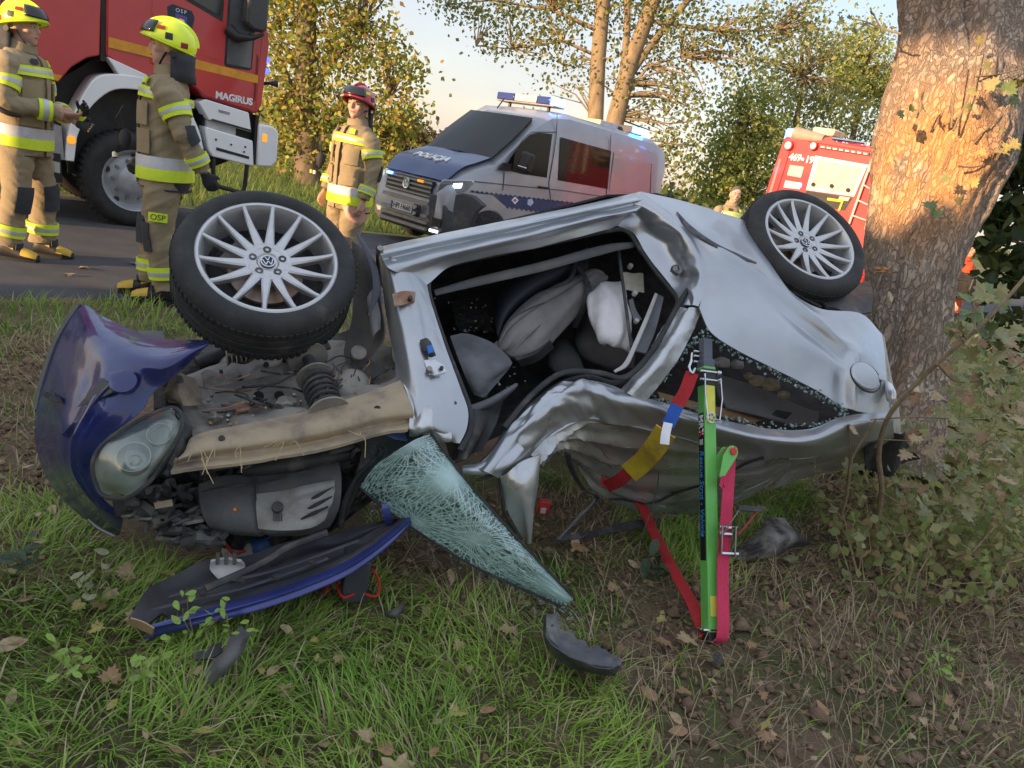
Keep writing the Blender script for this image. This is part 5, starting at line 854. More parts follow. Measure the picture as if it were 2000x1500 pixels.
for i in range(16):
    x0=random.uniform(380,640); y0=random.uniform(745,820)-(x0-380)*.18; pts=[(x0,y0,.2)]
    for k in range(4): pts.append((pts[-1][0]+random.uniform(12,42),pts[-1][1]+random.uniform(-16,14),random.uniform(.13,.26)))
    tubeS('loose_cable',pts,random.uniform(.0022,.0055),random.choice([BLKP,BLKP,SEAL,RUST]),n=6)
for i in range(14):
    x0,y0=random.uniform(400,720),random.uniform(895,925)-0; x0=max(x0,400); y0-= (x0-400)*.10
    tubeS('engine_pipe',[(x0,y0+10,.32),(x0+random.uniform(10,30),y0+random.uniform(-8,8),.27),(x0+random.uniform(35,80),y0+random.uniform(-14,6),.31)],random.uniform(.004,.011),random.choice([BLKP,GRYP,DSTEEL,BLKP]),n=7)
for i in range(18):
    x0,y0=random.uniform(640,745),random.uniform(700,745); tubeS('wiring',[(x0,y0,.22),(x0+random.uniform(-20,20),y0+random.uniform(5,30),.15),(x0+random.uniform(-30,30),y0+random.uniform(20,60),.19)],.0022,random.choice([BLKP,M('wire_copper',(.4,.22,.1),.5)]),n=5)
for x0,y0,s in((690,752,24),(470,800,16),(560,786,18),(420,815,15),(640,745,14)):
    patch('pressed_bracket',SG([[(x0-s,y0-s*.5,.19),(x0,y0-s*.7,.17),(x0+s,y0-s*.6,.19)],[(x0-s*1.1,y0,.17),(x0,y0,.15),(x0+s,y0,.17)],[(x0-s*.8,y0+s*.5,.19),(x0,y0+s*.5,.17),(x0+s,y0+s*.4,.19)]]),random.choice([DSTEEL,RUST,DSTEEL]),car,10,10,lambda U,V:.012*(vnoise(U*4+x0,V*4,3)-.5),.006,sharp=25)
for i in range(12):
    a=random.uniform(0,1); x0,y0=345+a*440,905-a*75; tubeS('grass_straw',[(x0,y0,.03),(x0+random.uniform(-15,25),y0+random.uniform(-25,15),.02),(x0+random.uniform(-25,30),y0+random.uniform(-30,50),.03)],.0012,M('straw',(.5,.4,.22),.8),n=4)

crumbs('glass_dust',[],0,CRUMB) if False else None
gd=G()
for i in range(420):
    a=random.random(); x=705+a*415+random.gauss(0,16); y=955+a*228+random.gauss(14,12); p=Zp(x,y,.0); s=random.uniform(.002,.007); gd.box((p[0],p[1],float(gh(p[0],p[1]))+random.uniform(.02,.06)),(s,s*1.2,s*.7),Matrix.Rotation(random.uniform(0,3),3,'Z'))
props(gd.obj('glass_crumbs',CRUMB,smooth=False),'scattered teal glass crumbs in the grass along the windscreen edge','glass',kind='stuff')
for i in range(40):
    u,v=random.uniform(.0,.95),random.uniform(.02,.95); q=onroof(u,v,.001); q2=onroof(min(.99,u+random.uniform(-.02,.05)),min(.99,v+random.uniform(.02,.10)),.001)
    G().tube([tuple(q),tuple((q+q2)/2+RNG.normal(0,.002,3)),tuple(q2)],[.0006,.0018,.0006],4).obj('scratch',random.choice([LTRIM,DSTEEL,BLKP]),car,world=True)

for a,b in(((588,986),(650,952)),((590,1000),(648,970)),((588,1014),(640,990))): tubeS('cover_vent',[(*a,.262),((a[0]+b[0])/2,(a[1]+b[1])/2,.252),(*b,.272)],[.003,.007,.003],BLK,sp,6)
tubeS('cover_seam',[(496,928,.285),(500,975,.262),(504,1036,.29)],.0025,BLK,ec,5); tubeS('cover_rib',[(395,960,.335),(440,950,.30),(500,945,.285),(580,925,.285),(650,900,.315)],.004,BLKP,ec,6)
for pl in ([(330,1165),(420,1140),(520,1118),(620,1085),(700,1055)],[(300,1190),(380,1170),(470,1150)],[(470,1150),(560,1120),(640,1090)]):
    G().tube([tuple(p) for p in crom([Zp(x,y,.07+.00033*(x-300)) for x,y in pl],np.linspace(0,1,20))],.008,7,flat=.5).obj('bonnet_rib',HOODM,hd,world=True)
for x,y in((395,1160),(360,1195),(540,1128),(610,1100),(470,1135)):
    p=Zp(x,y,.085+.00033*(x-300)); G().tube([tuple(p),tuple(p+np.array([0,0,.006]))],random.uniform(.008,.014),8).obj('bonnet_hole',BLK,hd,world=True)
# ------------------------------------------------------------ big roadside tree by the wreck
TD=4.8
def Mbark():
    m=bpy.data.materials.new('plated_bark'); m.use_nodes=True; t=m.node_tree; b=t.nodes['Principled BSDF']; L=t.links.new; g=t.nodes.new('ShaderNodeNewGeometry')
    mp=t.nodes.new('ShaderNodeMapping'); mp.inputs['Scale'].default_value=(1,1,.42); L(g.outputs['Position'],mp.inputs[0])
    def nz(s,d=6,r=.6,src=mp):
        n=t.nodes.new('ShaderNodeTexNoise'); n.inputs['Scale'].default_value=s; n.inputs['Detail'].default_value=d; n.inputs['Roughness'].default_value=r; L(src.outputs[0],n.inputs['Vector']); return n
    def mr(f,l,h,a=0,b_=1):
        n=t.nodes.new('ShaderNodeMapRange'); n.inputs[1].default_value=l; n.inputs[2].default_value=h; n.inputs[3].default_value=a; n.inputs[4].default_value=b_; L(f,n.inputs[0]); return n.outputs[0]
    def mx(f,a,c):
        n=t.nodes.new('ShaderNodeMix'); n.data_type='RGBA'; L(f,n.inputs[0])
        for i,q in((6,a),(7,c)):
            if isinstance(q,tuple): n.inputs[i].default_value=q+(1,)
            else: L(q,n.inputs[i])
        return n.outputs[2]
    wz=nz(7); ad=t.nodes.new('ShaderNodeMix'); ad.data_type='RGBA'; ad.blend_type='ADD'; ad.inputs[0].default_value=.22; L(mp.outputs[0],ad.inputs[6]); L(wz.outputs['Color'],ad.inputs[7])
    v=t.nodes.new('ShaderNodeTexVoronoi'); v.feature='DISTANCE_TO_EDGE'; v.inputs['Scale'].default_value=27; L(ad.outputs[2],v.inputs['Vector'])
    v2=t.nodes.new('ShaderNodeTexVoronoi'); v2.inputs['Scale'].default_value=20; L(ad.outputs[2],v2.inputs['Vector'])
    base=mx(mr(nz(3.5).outputs['Fac'],.35,.65),(.40,.31,.245),(.30,.24,.195)); base=mx(mr(nz(1.3).outputs['Fac'],.45,.65),base,(.44,.29,.19))
    sepc=t.nodes.new('ShaderNodeSeparateColor'); L(v2.outputs['Color'],sepc.inputs[0]); base=mx(mr(sepc.outputs[0],.82,.86),base,(.50,.41,.33))
    crk=mr(v.outputs['Distance'],.0,.16,.35,1.); base=mx(crk,(.24,.185,.145),base);
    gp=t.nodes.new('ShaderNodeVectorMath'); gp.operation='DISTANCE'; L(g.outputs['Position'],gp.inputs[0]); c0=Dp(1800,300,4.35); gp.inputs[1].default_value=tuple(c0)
    sunbark=t.nodes.new('ShaderNodeMath'); sunbark.operation='MULTIPLY'; L(mr(gp.outputs['Value'],.28,.68,1,0),sunbark.inputs[0]); L(mr(nz(6).outputs['Fac'],.36,.50),sunbark.inputs[1]); base=mx(sunbark.outputs[0],base,(.66,.34,.15))  # orange patch: exposed bark plus sunlight painted into the colour
    st_=t.nodes.new('ShaderNodeMapping'); st_.inputs['Scale'].default_value=(1,1,.12); L(g.outputs['Position'],st_.inputs[0]); base=mx(mr(nz(16,5,.6,st_).outputs['Fac'],.54,.68,0,.55),base,(.17,.13,.10))
    L(base,b.inputs['Base Color']); b.inputs['Roughness'].default_value=.92; b.inputs['Specular IOR Level'].default_value=.2
    mm=t.nodes.new('ShaderNodeMath'); mm.operation='MULTIPLY_ADD'; L(nz(30,8,.7).outputs['Fac'],mm.inputs[0]); mm.inputs[1].default_value=.7; L(crk,mm.inputs[2])
    bn=t.nodes.new('ShaderNodeBump'); bn.inputs['Strength'].default_value=1; bn.inputs['Distance'].default_value=.014; L(mm.outputs[0],bn.inputs['Height']); L(bn.outputs[0],b.inputs['Normal']); return m
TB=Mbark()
TP=[(1745,920,98),(1757,850,82),(1768,770,72),(1775,690,70),(1780,600,78),(1788,500,90),(1811,400,108),(1834,310,123),(1852,230,126),(1862,160,118)]
def bark_tube(path,seed,n=110,sub=16):
    P=crom([np.append(Dp(x,y,TD),r*TD/F) for x,y,r in path],np.linspace(0,1,len(path)*sub)); rings=[]
    A=np.linspace(0,2*np.pi,n,endpoint=False)
    for i,p in enumerate(P):
        tt=P[min(i+1,len(P)-1)][:3]-P[max(i-1,0)][:3]; tt/=np.linalg.norm(tt); s=np.cross(tt,fw); s/=np.linalg.norm(s); f=np.cross(s,tt)
        z=p[2]; ca_,sa_=np.cos(A)*2.2,np.sin(A)*2.2
        d=(fbm(ca_*1.4+z*1.2,sa_*1.4+z*.9,seed,3)-.5)*.15+(np.abs(fbm(ca_*5+z*2,sa_*5+z*3.1,seed+3,3)-.5)*-.05)+(fbm(ca_*14+z*11,sa_*14+z*8,seed+5,3)-.5)*.022
        if i>len(P)*.55 and seed==1: d=d+.05*np.exp(-((z-2.02)/.16)**2)*np.exp(-((np.mod(A-4.4+np.pi,2*np.pi)-np.pi)/.6)**2)*(1+2*(fbm(ca_*9,sa_*9+z*18,8)-.5))
        r=p[3]*(1+0*d)+d*.9
        rings.append([tuple(p[:3]+s*(r[k]*np.cos(A[k]))+f*(r[k]*np.sin(A[k]))) for k in range(n)])
    return rings
bt=empty('roadside_tree',(*Dp(1752,880,TD)[:2],0),label='thick sunlit tree trunk with flaking bark right of the wreck',cat='tree')
g=G(); g.loft(bark_tube(TP,1)); g.loft(bark_tube([(1836,330,92),(1830,250,92),(1824,150,78),(1818,60,58),(1812,-20,50),(1806,-140,46)],2,80)); g.loft(bark_tube([(1860,330,95),(1880,250,104),(1906,150,90),(1930,60,76),(1948,-20,70),(1964,-140,66)],3,90))
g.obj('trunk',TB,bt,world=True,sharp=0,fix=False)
def Ts(x,y,off=.012):
    ys=[p[1] for p in TP][::-1]; cx=np.interp(y,ys,[p[0] for p in TP][::-1]); r=np.interp(y,ys,[p[2] for p in TP][::-1]); u=np.clip((x-cx)/r,-.95,.95); return Dp(x,y,TD-r*TD/F*math.sqrt(1-u*u)-off)
WOOD=M('torn_bark_wood',(.50,.26,.11),.85,col2=(.38,.20,.09),scale=18,bump=.8,bscale=60,stretch=(1,1,.3)); PALEW=M('pale_split_wood',(.62,.50,.34),.8,col2=(.45,.36,.26),scale=20,bump=.6,bscale=70)
def scar(x,y,sx,sy,mat,seed):
    k=[[Ts(x+sx*a*(1 if abs(a)<.6 else random.uniform(.6,1.1)),y+sy*b*(1 if abs(b)<.6 else random.uniform(.6,1.1)),.0+.03*(1-abs(a))*(1-abs(b))) for a in(-1,-.4,.3,1)] for b in(-1,-.4,.3,1)]
    patch('bark_scar',k,mat,bt,16,16,lambda U,V:.03*(fbm(U*5,V*5,seed)-.45),.012)
for i,q in enumerate([(1782,250,10,16,WOOD),(1850,232,12,12,WOOD),(1722,528,16,7,WOOD),(1790,760,16,9,PALEW),(1738,585,4,16,PALEW)]): scar(*q,i)
# ------------------------------------------------------------ leaves
def maple(n=5,jag=True,cup=.25):
    pts=[]; 
    for i,(a,r) in enumerate([(-90,.10),(-60,.28),(-38,.52),(-15,.40),(2,.72),(22,.50),(40,.66),(52,.46),(68,.72),(80,.60),(90,1.0)]): pts.append((rad(a),r))
    full=[(r*math.cos(a),r*math.sin(a)) for a,r in pts]+[(-r*math.cos(a),r*math.sin(a)) for a,r in pts[-2:0:-1]]
    V=[(0,.05,0)]+[(x,y,-cup*(x*x)+.12*y*y*cup+.04*math.sin(7*x+5*y)) for x,y in full]; n=len(full)
    return V,[(0,1+i,1+(i+1)%n) for i in range(n)]
def oval(cup=.3):
    o=[(0,-.6),(.2,-.45),(.34,-.1),(.32,.25),(.16,.6),(0,.85),(-.16,.6),(-.32,.25),(-.34,-.1),(-.2,-.45)]; V=[(0,0,0)]+[(x,y,-.02+cup*x*x-.15*cup*y*y) for x,y in o]; n=len(o); return V,[(0,1+i,1+(i+1)%n) for i in range(n)]
LM={}
def leafmat(nm,c,c2): return M('leaf_'+nm,c,.55,col2=c2,scale=3,bump=.3,bscale=8,coord='Object',det=4)
LCOL={'green':leafmat('green',(.11,.16,.05),(.17,.19,.06)),'olive':leafmat('olive',(.20,.20,.08),(.30,.25,.10)),'yellow':leafmat('yellow',(.40,.33,.10),(.30,.24,.08)),'brown':leafmat('brown',(.34,.20,.10),(.24,.14,.075)),'tan':leafmat('tan',(.44,.32,.19),(.32,.22,.12)),'dark':leafmat('dark',(.035,.06,.03),(.06,.09,.04)),'lime':leafmat('lime',(.24,.36,.06),(.17,.27,.05)),'pale':leafmat('pale',(.26,.27,.14),(.20,.20,.10))}
def leafmesh(shape,col,var=0):
    k=(shape,col,var)
    if k not in LM:
        V,Fc=maple(cup=(.25,.7,-.4)[var]) if shape=='maple' else oval((.3,1.1,-.5)[var]); me=bpy.data.meshes.new('leaf'); me.from_pydata(V,[],Fc); me.materials.append(LCOL[col]); me.polygons.foreach_set('use_smooth',np.ones(len(me.polygons),bool)); LM[k]=me
    return LM[k]
def put_leaf(name,p,size,shape,col,nrm,parent=None,roll=None):
    z=Vector(nrm).normalized(); x=z.orthogonal().normalized(); R=Matrix.Rotation(random.uniform(0,6.28) if roll is None else roll,4,z)
    o=bpy.data.objects.new(name,leafmesh(shape,col,random.randrange(3))); COL.objects.link(o)
    Mx=R@frame((0,0,0),x,z.cross(x)); Mx=Matrix.Translation(Vector(p))@Mx@Matrix.Scale(size,4)
    if parent: o.parent=parent; o.matrix_parent_inverse=wm(parent).inverted()
    o.matrix_basis=Mx; return o
TWIG=M('twig_bark',(.26,.20,.12),.85,col2=(.18,.13,.08),scale=30)
def twig(name,pts,r,parent,n=6):
    P=crom(np.array(pts),np.linspace(0,1,len(pts)*5)); return G().tube([tuple(p) for p in P],list(np.linspace(r,r*.45,len(P))),n).obj(name,TWIG,parent,world=True)
for pl in ([(1862,255),(1880,215),(1898,170),(1911,80)],[(1858,250),(1862,200),(1868,150),(1872,110)],[(1900,275),(1935,245),(1971,213)],[(1870,325),(1910,325),(1958,305)],[(1905,150),(1950,145),(2010,130)],[(1790,230),(1800,210),(1812,196)],[(1760,66),(1720,55),(1690,42),(1655,35)],[(1720,55),(1712,40),(1706,25)]):
    twig('twig',[Ts(x,y,.02)*.5+Dp(x,y,TD-.55)*.5 if x>1740 else Dp(x,y,TD-.3) for x,y in pl],.007,bt)
for x,y,s,c in [(1800,200,.10,'yellow'),(1779,214,.05,'green'),(1762,222,.05,'dark'),(1817,405,.085,'green'),(1826,418,.06,'green'),(1877,396,.07,'olive'),(1851,346,.06,'olive'),(1954,294,.075,'yellow'),(1962,288,.06,'yellow'),(1915,299,.06,'yellow'),(1898,358,.06,'yellow'),(1941,166,.08,'olive'),(1967,175,.09,'green'),(1992,158,.09,'olive'),(1911,78,.05,'yellow'),(1898,175,.07,'yellow'),(1954,247,.06,'yellow'),(1980,190,.08,'dark'),(1690,45,.05,'dark'),(1706,28,.06,'dark'),(1662,36,.05,'dark'),(1640,40,.05,'dark'),(1668,60,.04,'dark'),(1930,130,.06,'olive'),(1985,280,.06,'olive'),(1890,210,.04,'green')]:
    put_leaf('leaf',Dp(x,y,TD-.55 if x>1740 else TD-.3),s,'maple',c,np.array(-fw)+RNG.normal(0,.45,3),bt)
# dark bush and branches behind the trunk at the right edge
t=6.4
tree('elder_bush','dark leafy bush behind the big trunk at the right edge',(*Dp(2040,700,t)[:2],0),[([Dp(2040,760,t),Dp(2030,500,t),Dp(2020,250,t),Dp(2010,60,t)],[.05,.04,.03,.015])],[(1985,240,40,110),(1968,430,45,60),(1975,540,45,60),(1990,330,40,60),(2010,120,40,70),(1940,500,28,40,.6),(1965,650,50,40,.7)],t,130,9,.10,.15,'dark',15,twigs=60,depth=1.0)
# ------------------------------------------------------------ maple sapling bent over the car's rear corner
sap=empty('maple_sapling',Zp(1675,1085,0),label='leafy maple sapling with a crooked bare stem at the wreck rear',cat='sapling')
tb0=float((Zp(1675,1085,0)-CAM)@fw)
def sp_(x,y,dt=0): return Dp(x,y,tb0+(2.72-tb0)*np.clip((1085-y)/420,0,1)+dt)
for pl,r in (([(1672,1088),(1705,1040),(1722,960),(1716,890),(1730,825),(1765,775),(1830,710),(1905,645),(1960,590),(2020,520)],.014),([(1640,1020),(1655,960),(1662,900),(1690,850),(1712,818)],.009),([(1700,820),(1780,815),(1860,818),(1920,820)],.004),([(1716,858),(1760,860),(1830,862)],.003),([(1655,960),(1660,880),(1655,830)],.004),([(1830,710),(1870,745),(1950,735),(2010,700)],.005),([(1765,775),(1800,730),(1815,680)],.004),([(1905,645),(1900,600),(1890,560)],.004),([(1600,960),(1592,920),(1590,880)],.003),([(1722,960),(1760,985),(1800,1010)],.003)):
    twig('stem',[sp_(x,y,random.uniform(-.03,.03)) for x,y in pl],r,sap,8)
LP=[(1592,868,.07,'brown'),(1655,915,.075,'pale'),(1640,925,.05,'green'),(1665,840,.05,'tan'),(1645,815,.035,'brown'),(1770,950,.08,'olive'),(1755,975,.06,'olive'),(1680,975,.04,'green'),(1735,915,.03,'green'),(1765,950,.05,'green')]
for i in range(230):
    x=random.uniform(1745,2010); y=random.uniform(640,1010)
    if x<1840 and y<760: continue
    if (x-1745)/265+ (y-640)/900<.25: continue
    LP.append((x,y,random.uniform(.03,.075),random.choice(['olive','olive','olive','pale','green','brown','tan','olive'])))
for i in range(26): LP.append((random.uniform(1870,2010),random.uniform(560,740),random.uniform(.05,.09),random.choice(['green','green','olive','green','pale'])))
for x,y,s,c in LP:
    base=Zp(x,y,0); td=float((base-CAM)@fw); t_=min(td-.03,tb0+(2.72-tb0)*np.clip((1085-y)/420,0,1)+random.uniform(-.1,.55))
    put_leaf('leaf',Dp(x,y,t_),s,'maple',c,np.array([0,-.4,.8])+RNG.normal(0,.45,3),sap)
# ------------------------------------------------------------ fallen leaves, weeds
def fallen(x,y,s,shape,c,lab,grp):
    p=Zp(x,y,0); z=float(gh(p[0],p[1])); o=put_leaf('fallen_leaf',(p[0],p[1],max(z,0)*0+z+.035+s*.15),s,shape,c,np.array([0,0,1.])+RNG.normal(0,.35,3)); props(o,lab,'leaf',grp); return o
big=[(775,1487,.085,'maple','tan','large pale curled leaf at the bottom edge of the picture'),(1345,1255,.075,'maple','tan','big brown folded leaf just left of the strut foot'),(1300,1250,.06,'maple','brown','torn brown leaf beside the big folded leaf by the strut'),(995,1222,.06,'maple','tan','crumpled tan leaf between windscreen tip and wheel arch piece'),(535,1302,.045,'oval','tan','pale oval leaf in the grass right of the bent grey panel'),(865,1118,.045,'maple','tan','tan leaf under the windscreen edge'),(938,1130,.05,'oval','brown','brown leaf standing beside the windscreen edge'),(755,1450,.06,'oval','brown','long brown leaf above the large pale curled leaf'),(1550,1098,.07,'maple','pale','pale green maple leaf right of the splash guard'),(1130,1068,.06,'oval','brown','rust brown leaf below the bent trim strip'),(1500,1100,.06,'maple','tan','tan maple leaf below the splash guard'),(255,1108,.06,'maple','tan','pale crumpled leaf between bumper and bonnet'),(328,1112,.045,'oval','yellow','yellow leaf just left of the bonnet'),(15,1252,.06,'oval','tan','curled tan leaf at the left picture edge')]
for q in big: fallen(*q[:5],q[5],None)
for i in range(270):
    x,y=random.uniform(-20,2020),random.uniform(600,1490); p=Zp(x,y,0)
    if inpoly(np.array([p[0]]),np.array([p[1]]),CARPOLY)[0] or inpoly(np.array([p[0]]),np.array([p[1]]),HOODPOLY)[0] or inpoly(np.array([p[0]]),np.array([p[1]]),WINDPOLY)[0]: continue
    if p[1]>6.5: continue
    fallen(x,y,random.uniform(.022,.05),random.choice(['maple','oval']),random.choice(['brown','tan','brown','yellow','tan','olive']),'small dry leaf lying in the verge grass','small dry leaves scattered over the grass')
for x,y in((455,512),(520,520),(205,525),(345,505),(240,512),(590,490)):
    p=Zp(x*.93-60,y*1.02,0.02); o=put_leaf('fallen_leaf',(p[0],p[1],.03),.07,'maple','tan',np.array([0,0,1.])+RNG.normal(0,.1,3)); props(o,'pale leaf lying on the asphalt near the boots','leaf','pale leaves on the asphalt')
def weed(x,y,h,lab,col,n=7,s=.03,spread=.05,shape='oval'):
    p=Zp(x,y,0); e=empty('weed',(p[0],p[1],0),label=lab,cat='weed')
    for k in range(3):
        dx,dy=RNG.normal(0,spread,2); tp=p+np.array([dx,dy,h*random.uniform(.7,1.1)]); m=(p+tp)/2+np.array([dx*.3,dy*.3,.02]); twig('stem',[p,m,tp],.0022,e,5)
        for i in range(n):
            f=.25+.75*i/(n-1); q=p*(1-f)+tp*f+RNG.normal(0,.012,3); put_leaf('leaf',q+np.array([RNG.normal(0,.014),RNG.normal(0,.014),.0]),s*random.uniform(.5,.95),shape,col,np.array([0,-.3,.9])+RNG.normal(0,.5,3),e)
weed(380,1250,.17,'bright green weed sprig at the bonnet corner','lime'); weed(300,1330,.12,'yellow-green weed sprig lower left of the bonnet','lime'); weed(150,1310,.12,'yellow-green weed sprig near the left bottom corner','lime'); weed(455,1265,.13,'small green weed growing beside the bent grey panel','lime',5)
weed(45,1115,.12,'dark green clover-like weed at the left edge','dark',5,.045); weed(1290,1125,.08,'low weed with broad dark leaves between strap and windscreen','dark',3,.10,.06,'oval'); weed(1840,1330,.12,'light green weed right of the strut near the bottom','lime',6); weed(180,1180,.1,'grey-green weed in the grass left of the bonnet','pale',4,.04)

# tangled undergrowth round the trunk base and along the right edge
ug=empty('undergrowth',Zp(1850,900,0),label='tangle of leafy stems and dry stalks covering the trunk base at right',cat='undergrowth')
r_=np.random.default_rng(77); P=[]; TW=G()
for i in range(800):
    x,y=r_.uniform(1660,2080),r_.uniform(690,1180)
    if x<1760 and y<900: continue
    if r_.random()<(y-950)/330: continue
    b=Zp(x,y,0); L_=r_.uniform(.12,.55)*(1.25 if y<900 else .7); d=np.array([r_.normal(-.15,.5),r_.normal(-.05,.4),1.1]); d/=np.linalg.norm(d); m=b+d*L_*.5; tpp=b+d*L_+np.array([r_.normal(0,.08),r_.normal(0,.08),-.05*r_.random()])
    TW.tube([tuple(b),tuple(m),tuple(tpp)],[.0035,.0028,.0015],4,cap=False)
    k=r_.integers(5,15); f=r_.uniform(.25,1.,k); P.append(b[None]*(1-f[:,None])+tpp[None]*f[:,None]+r_.normal(0,.05,(k,3)))
TW.obj('stems',M('dry_stem',(.44,.35,.21),.85,col2=(.24,.18,.10),scale=20),ug,world=True,kind='stuff')
PALS['under']=[(.32,.34,.12),(.42,.39,.17),(.25,.30,.10),(.44,.33,.17),(.36,.39,.18),(.29,.34,.11)]
V,lp,st,C=leafcloud(np.concatenate(P),.058,'under',.2,78); link('foliage',fastmesh('foliage',V,lp,st,C),CROWN,ug,world=True,sharp=0,kind='stuff')
# ------------------------------------------------------------ vehicles
RED=M('fire_red_paint',(.52,.036,.040),.36,0,col2=(.47,.03,.034),scale=2,coat=.6,dirt=(.30,.06,.05),dscale=2,dlo=.6,dhi=.95)
WHT=M('white_paint',(.84,.84,.85),.4,0,col2=(.80,.80,.80),scale=3,coat=.3,dirt=(.5,.48,.45),dscale=3,dlo=.6,dhi=.95); AMB=M('amber_lens',(.85,.30,.02),.25,em=(1,.35,.02),ems=.25)
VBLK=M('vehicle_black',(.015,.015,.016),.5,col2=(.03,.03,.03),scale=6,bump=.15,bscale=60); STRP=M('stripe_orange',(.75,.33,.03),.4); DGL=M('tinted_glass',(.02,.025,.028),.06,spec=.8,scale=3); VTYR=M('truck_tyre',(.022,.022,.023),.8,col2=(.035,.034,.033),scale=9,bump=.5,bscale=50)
LETW=M('letter_white',(.85,.85,.85),.5); FLY=M('reflective_yellow_green',(.62,.85,.03),.5,em=(.6,.9,.02),ems=.06)
class Pln:
    def __init__(s,o,n,ex): s.o=np.array(o,float); s.n=np.array(n,float); s.ex=np.array(ex,float)
    def __call__(s,px,py,off=0.):
        d=ray(px,py); return CAM+d*(((s.o-CAM)@s.n+off)/(d@s.n))
def wpoly(name,pts,nrm,th,mat,parent,bev=.0,smooth=False):
    n=len(pts); nrm=np.array(nrm); g=G(); V=[np.array(p) for p in pts]+[np.array(p)-nrm*th for p in pts]
    g.add(V,[tuple(range(n)),tuple(range(2*n-1,n-1,-1))]+[(i,n+i,n+(i+1)%n,(i+1)%n) for i in range(n)]); return g.obj(name,mat,parent,world=True,smooth=bool(bev),bevel=bev,sharp=30)
H3=np.array([HD[0],HD[1],0]); L3=np.array([LF[0],LF[1],0]); Z3=np.array([0,0,1.])
# ---- fire engine on the left
T0=np.array([P0[0],P0[1],0.]); fe=empty('fire_engine',T0,label='red and white fire engine at the left with its cab to the right',cat='fire engine')
def tp(s,z,y=0.): return T0+H3*s+L3*y+Z3*z
def tpoly(name,sz,y0,depth,mat,parent=None,bev=.0): return wpoly(name,[tp(s,z,y0) for s,z in sz],-L3,depth,mat,parent or fe,bev)
cab=tpoly('cab',[(-.33,1.78),(-.06,1.66),(.30,1.66),(.50,1.70),(.69,1.56),(1.30,1.49),(1.35,1.62),(1.38,2.3),(1.26,3.2),(-.33,3.2)],0,2.35,RED,bev=.02)
dr=tpoly('door',[(.10,1.80),(.48,1.72),(.69,1.575),(1.22,1.52),(1.23,3.0),(.10,3.0)],-.012,.02,RED,cab,bev=.008)
tpoly('door_window',[(.20,2.58),(.83,2.40),(.84,3.0),(.2,3.0)],-.018,.02,VBLK,dr); tpoly('window_pane',[(.26,2.60),(.80,2.45),(.81,3.0),(.26,3.0)],-.022,.02,DGL,dr)
tpoly('low_window',[(.875,1.955),(.90,1.94),(1.17,1.955),(1.20,1.98),(1.20,3.0),(.875,3.0)],-.018,.02,VBLK,dr,bev=.01); tpoly('low_pane',[(.90,1.975),(1.18,1.985),(1.18,3.0),(.90,3.0)],-.022,.02,M('window_grey_glass',(.10,.11,.12),.08,spec=.8),dr)
tpoly('door_crease',[(.1,2.06),(.80,2.0),(.80,1.99),(.1,2.05)],-.016,.01,RED,dr); tpoly('front_grip_recess',[(1.245,1.62),(1.275,1.64),(1.275,2.12),(1.245,2.16)],-.004,.02,M('red_shadow_trim',(.24,.012,.014),.4),cab,bev=.004)
tpoly('cab_stripe',[(-.31,1.865),(1.28,1.835),(1.28,1.925),(-.31,1.965)],-.015,.004,STRP,cab)
tpoly('corner_panel',[(1.28,1.50),(1.345,1.60),(1.385,2.3),(1.36,2.42),(1.29,2.42)],-.006,.03,RED,cab,bev=.006)
text('lettering','MAGIRUS',.105,LETW,frame(tp(1.015,1.612,-.0165),H3,Z3),fe,True,.003,spacing=.98,bold=.004)
bz=tpoly('badge',[(.245,2.40),(.30,2.44),(.50,2.42),(.53,2.36),(.50,2.20),(.39,2.12),(.27,2.18)],-.016,.006,M('badge_navy',(.02,.03,.06),.4),cab)
tpoly('badge_shield',[(.33,2.36),(.45,2.35),(.45,2.25),(.39,2.205),(.33,2.25)],-.020,.004,M('badge_blue',(.05,.12,.5),.4),bz); tpoly('badge_tower',[(.355,2.235),(.355,2.30),(.37,2.315),(.41,2.315),(.425,2.30),(.425,2.235)],-.023,.003,LETW,bz); tpoly('badge_roof',[(.36,2.32),(.42,2.32),(.42,2.34),(.36,2.34)],-.023,.003,M('badge_red',(.5,.04,.04),.5),bz)
text('lettering','OSP',.055,LETW,frame(tp(.385,2.39,-.021),H3,Z3),fe,True,.001,spacing=1.3); text('lettering','FANTÓW',.045,LETW,frame(tp(.40,2.175,-.021),H3,Z3),fe,True,.001,spacing=1.05,bold=.001)
fo=[(-.70,.66),(-.68,.9),(-.64,1.10),(-.52,1.39),(-.39,1.57),(-.13,1.63),(.15,1.62),(.45,1.47),(.62,1.22),(.70,.98)]; fi=[(-.62,.66),(-.60,.85),(-.58,.96),(-.48,1.22),(-.28,1.44),(-.05,1.50),(.15,1.48),(.36,1.33),(.52,1.1),(.58,.95)]
g=G(); rings=[[tuple(tp(*o,-.03)),tuple(tp(*i,-.03)),tuple(tp(*i,.4)),tuple(tp(*o,.4))] for o,i in zip(crom(np.array(fo),np.linspace(0,1,40)),crom(np.array(fi),np.linspace(0,1,40)))]
g.loft(rings).obj('front_mudguard',WHT,fe,world=True,sharp=40,bevel=.01)
tpoly('mudguard_wedge',[(-.32,1.77),(.12,1.66),(.12,1.575),(-.17,1.575)],-.02,.2,WHT,bev=.01)
G().tube([tuple(tp(-.65,.88,-.03)),tuple(tp(-.65,.88,-.055))],.04,16).obj('side_marker',AMB,fe,world=True)
tpoly('arch_dark',[(-.62,.5),(-.6,1.0),(-.3,1.55),(.3,1.6),(.62,1.1),(.7,.5)],.30,.05,VBLK)
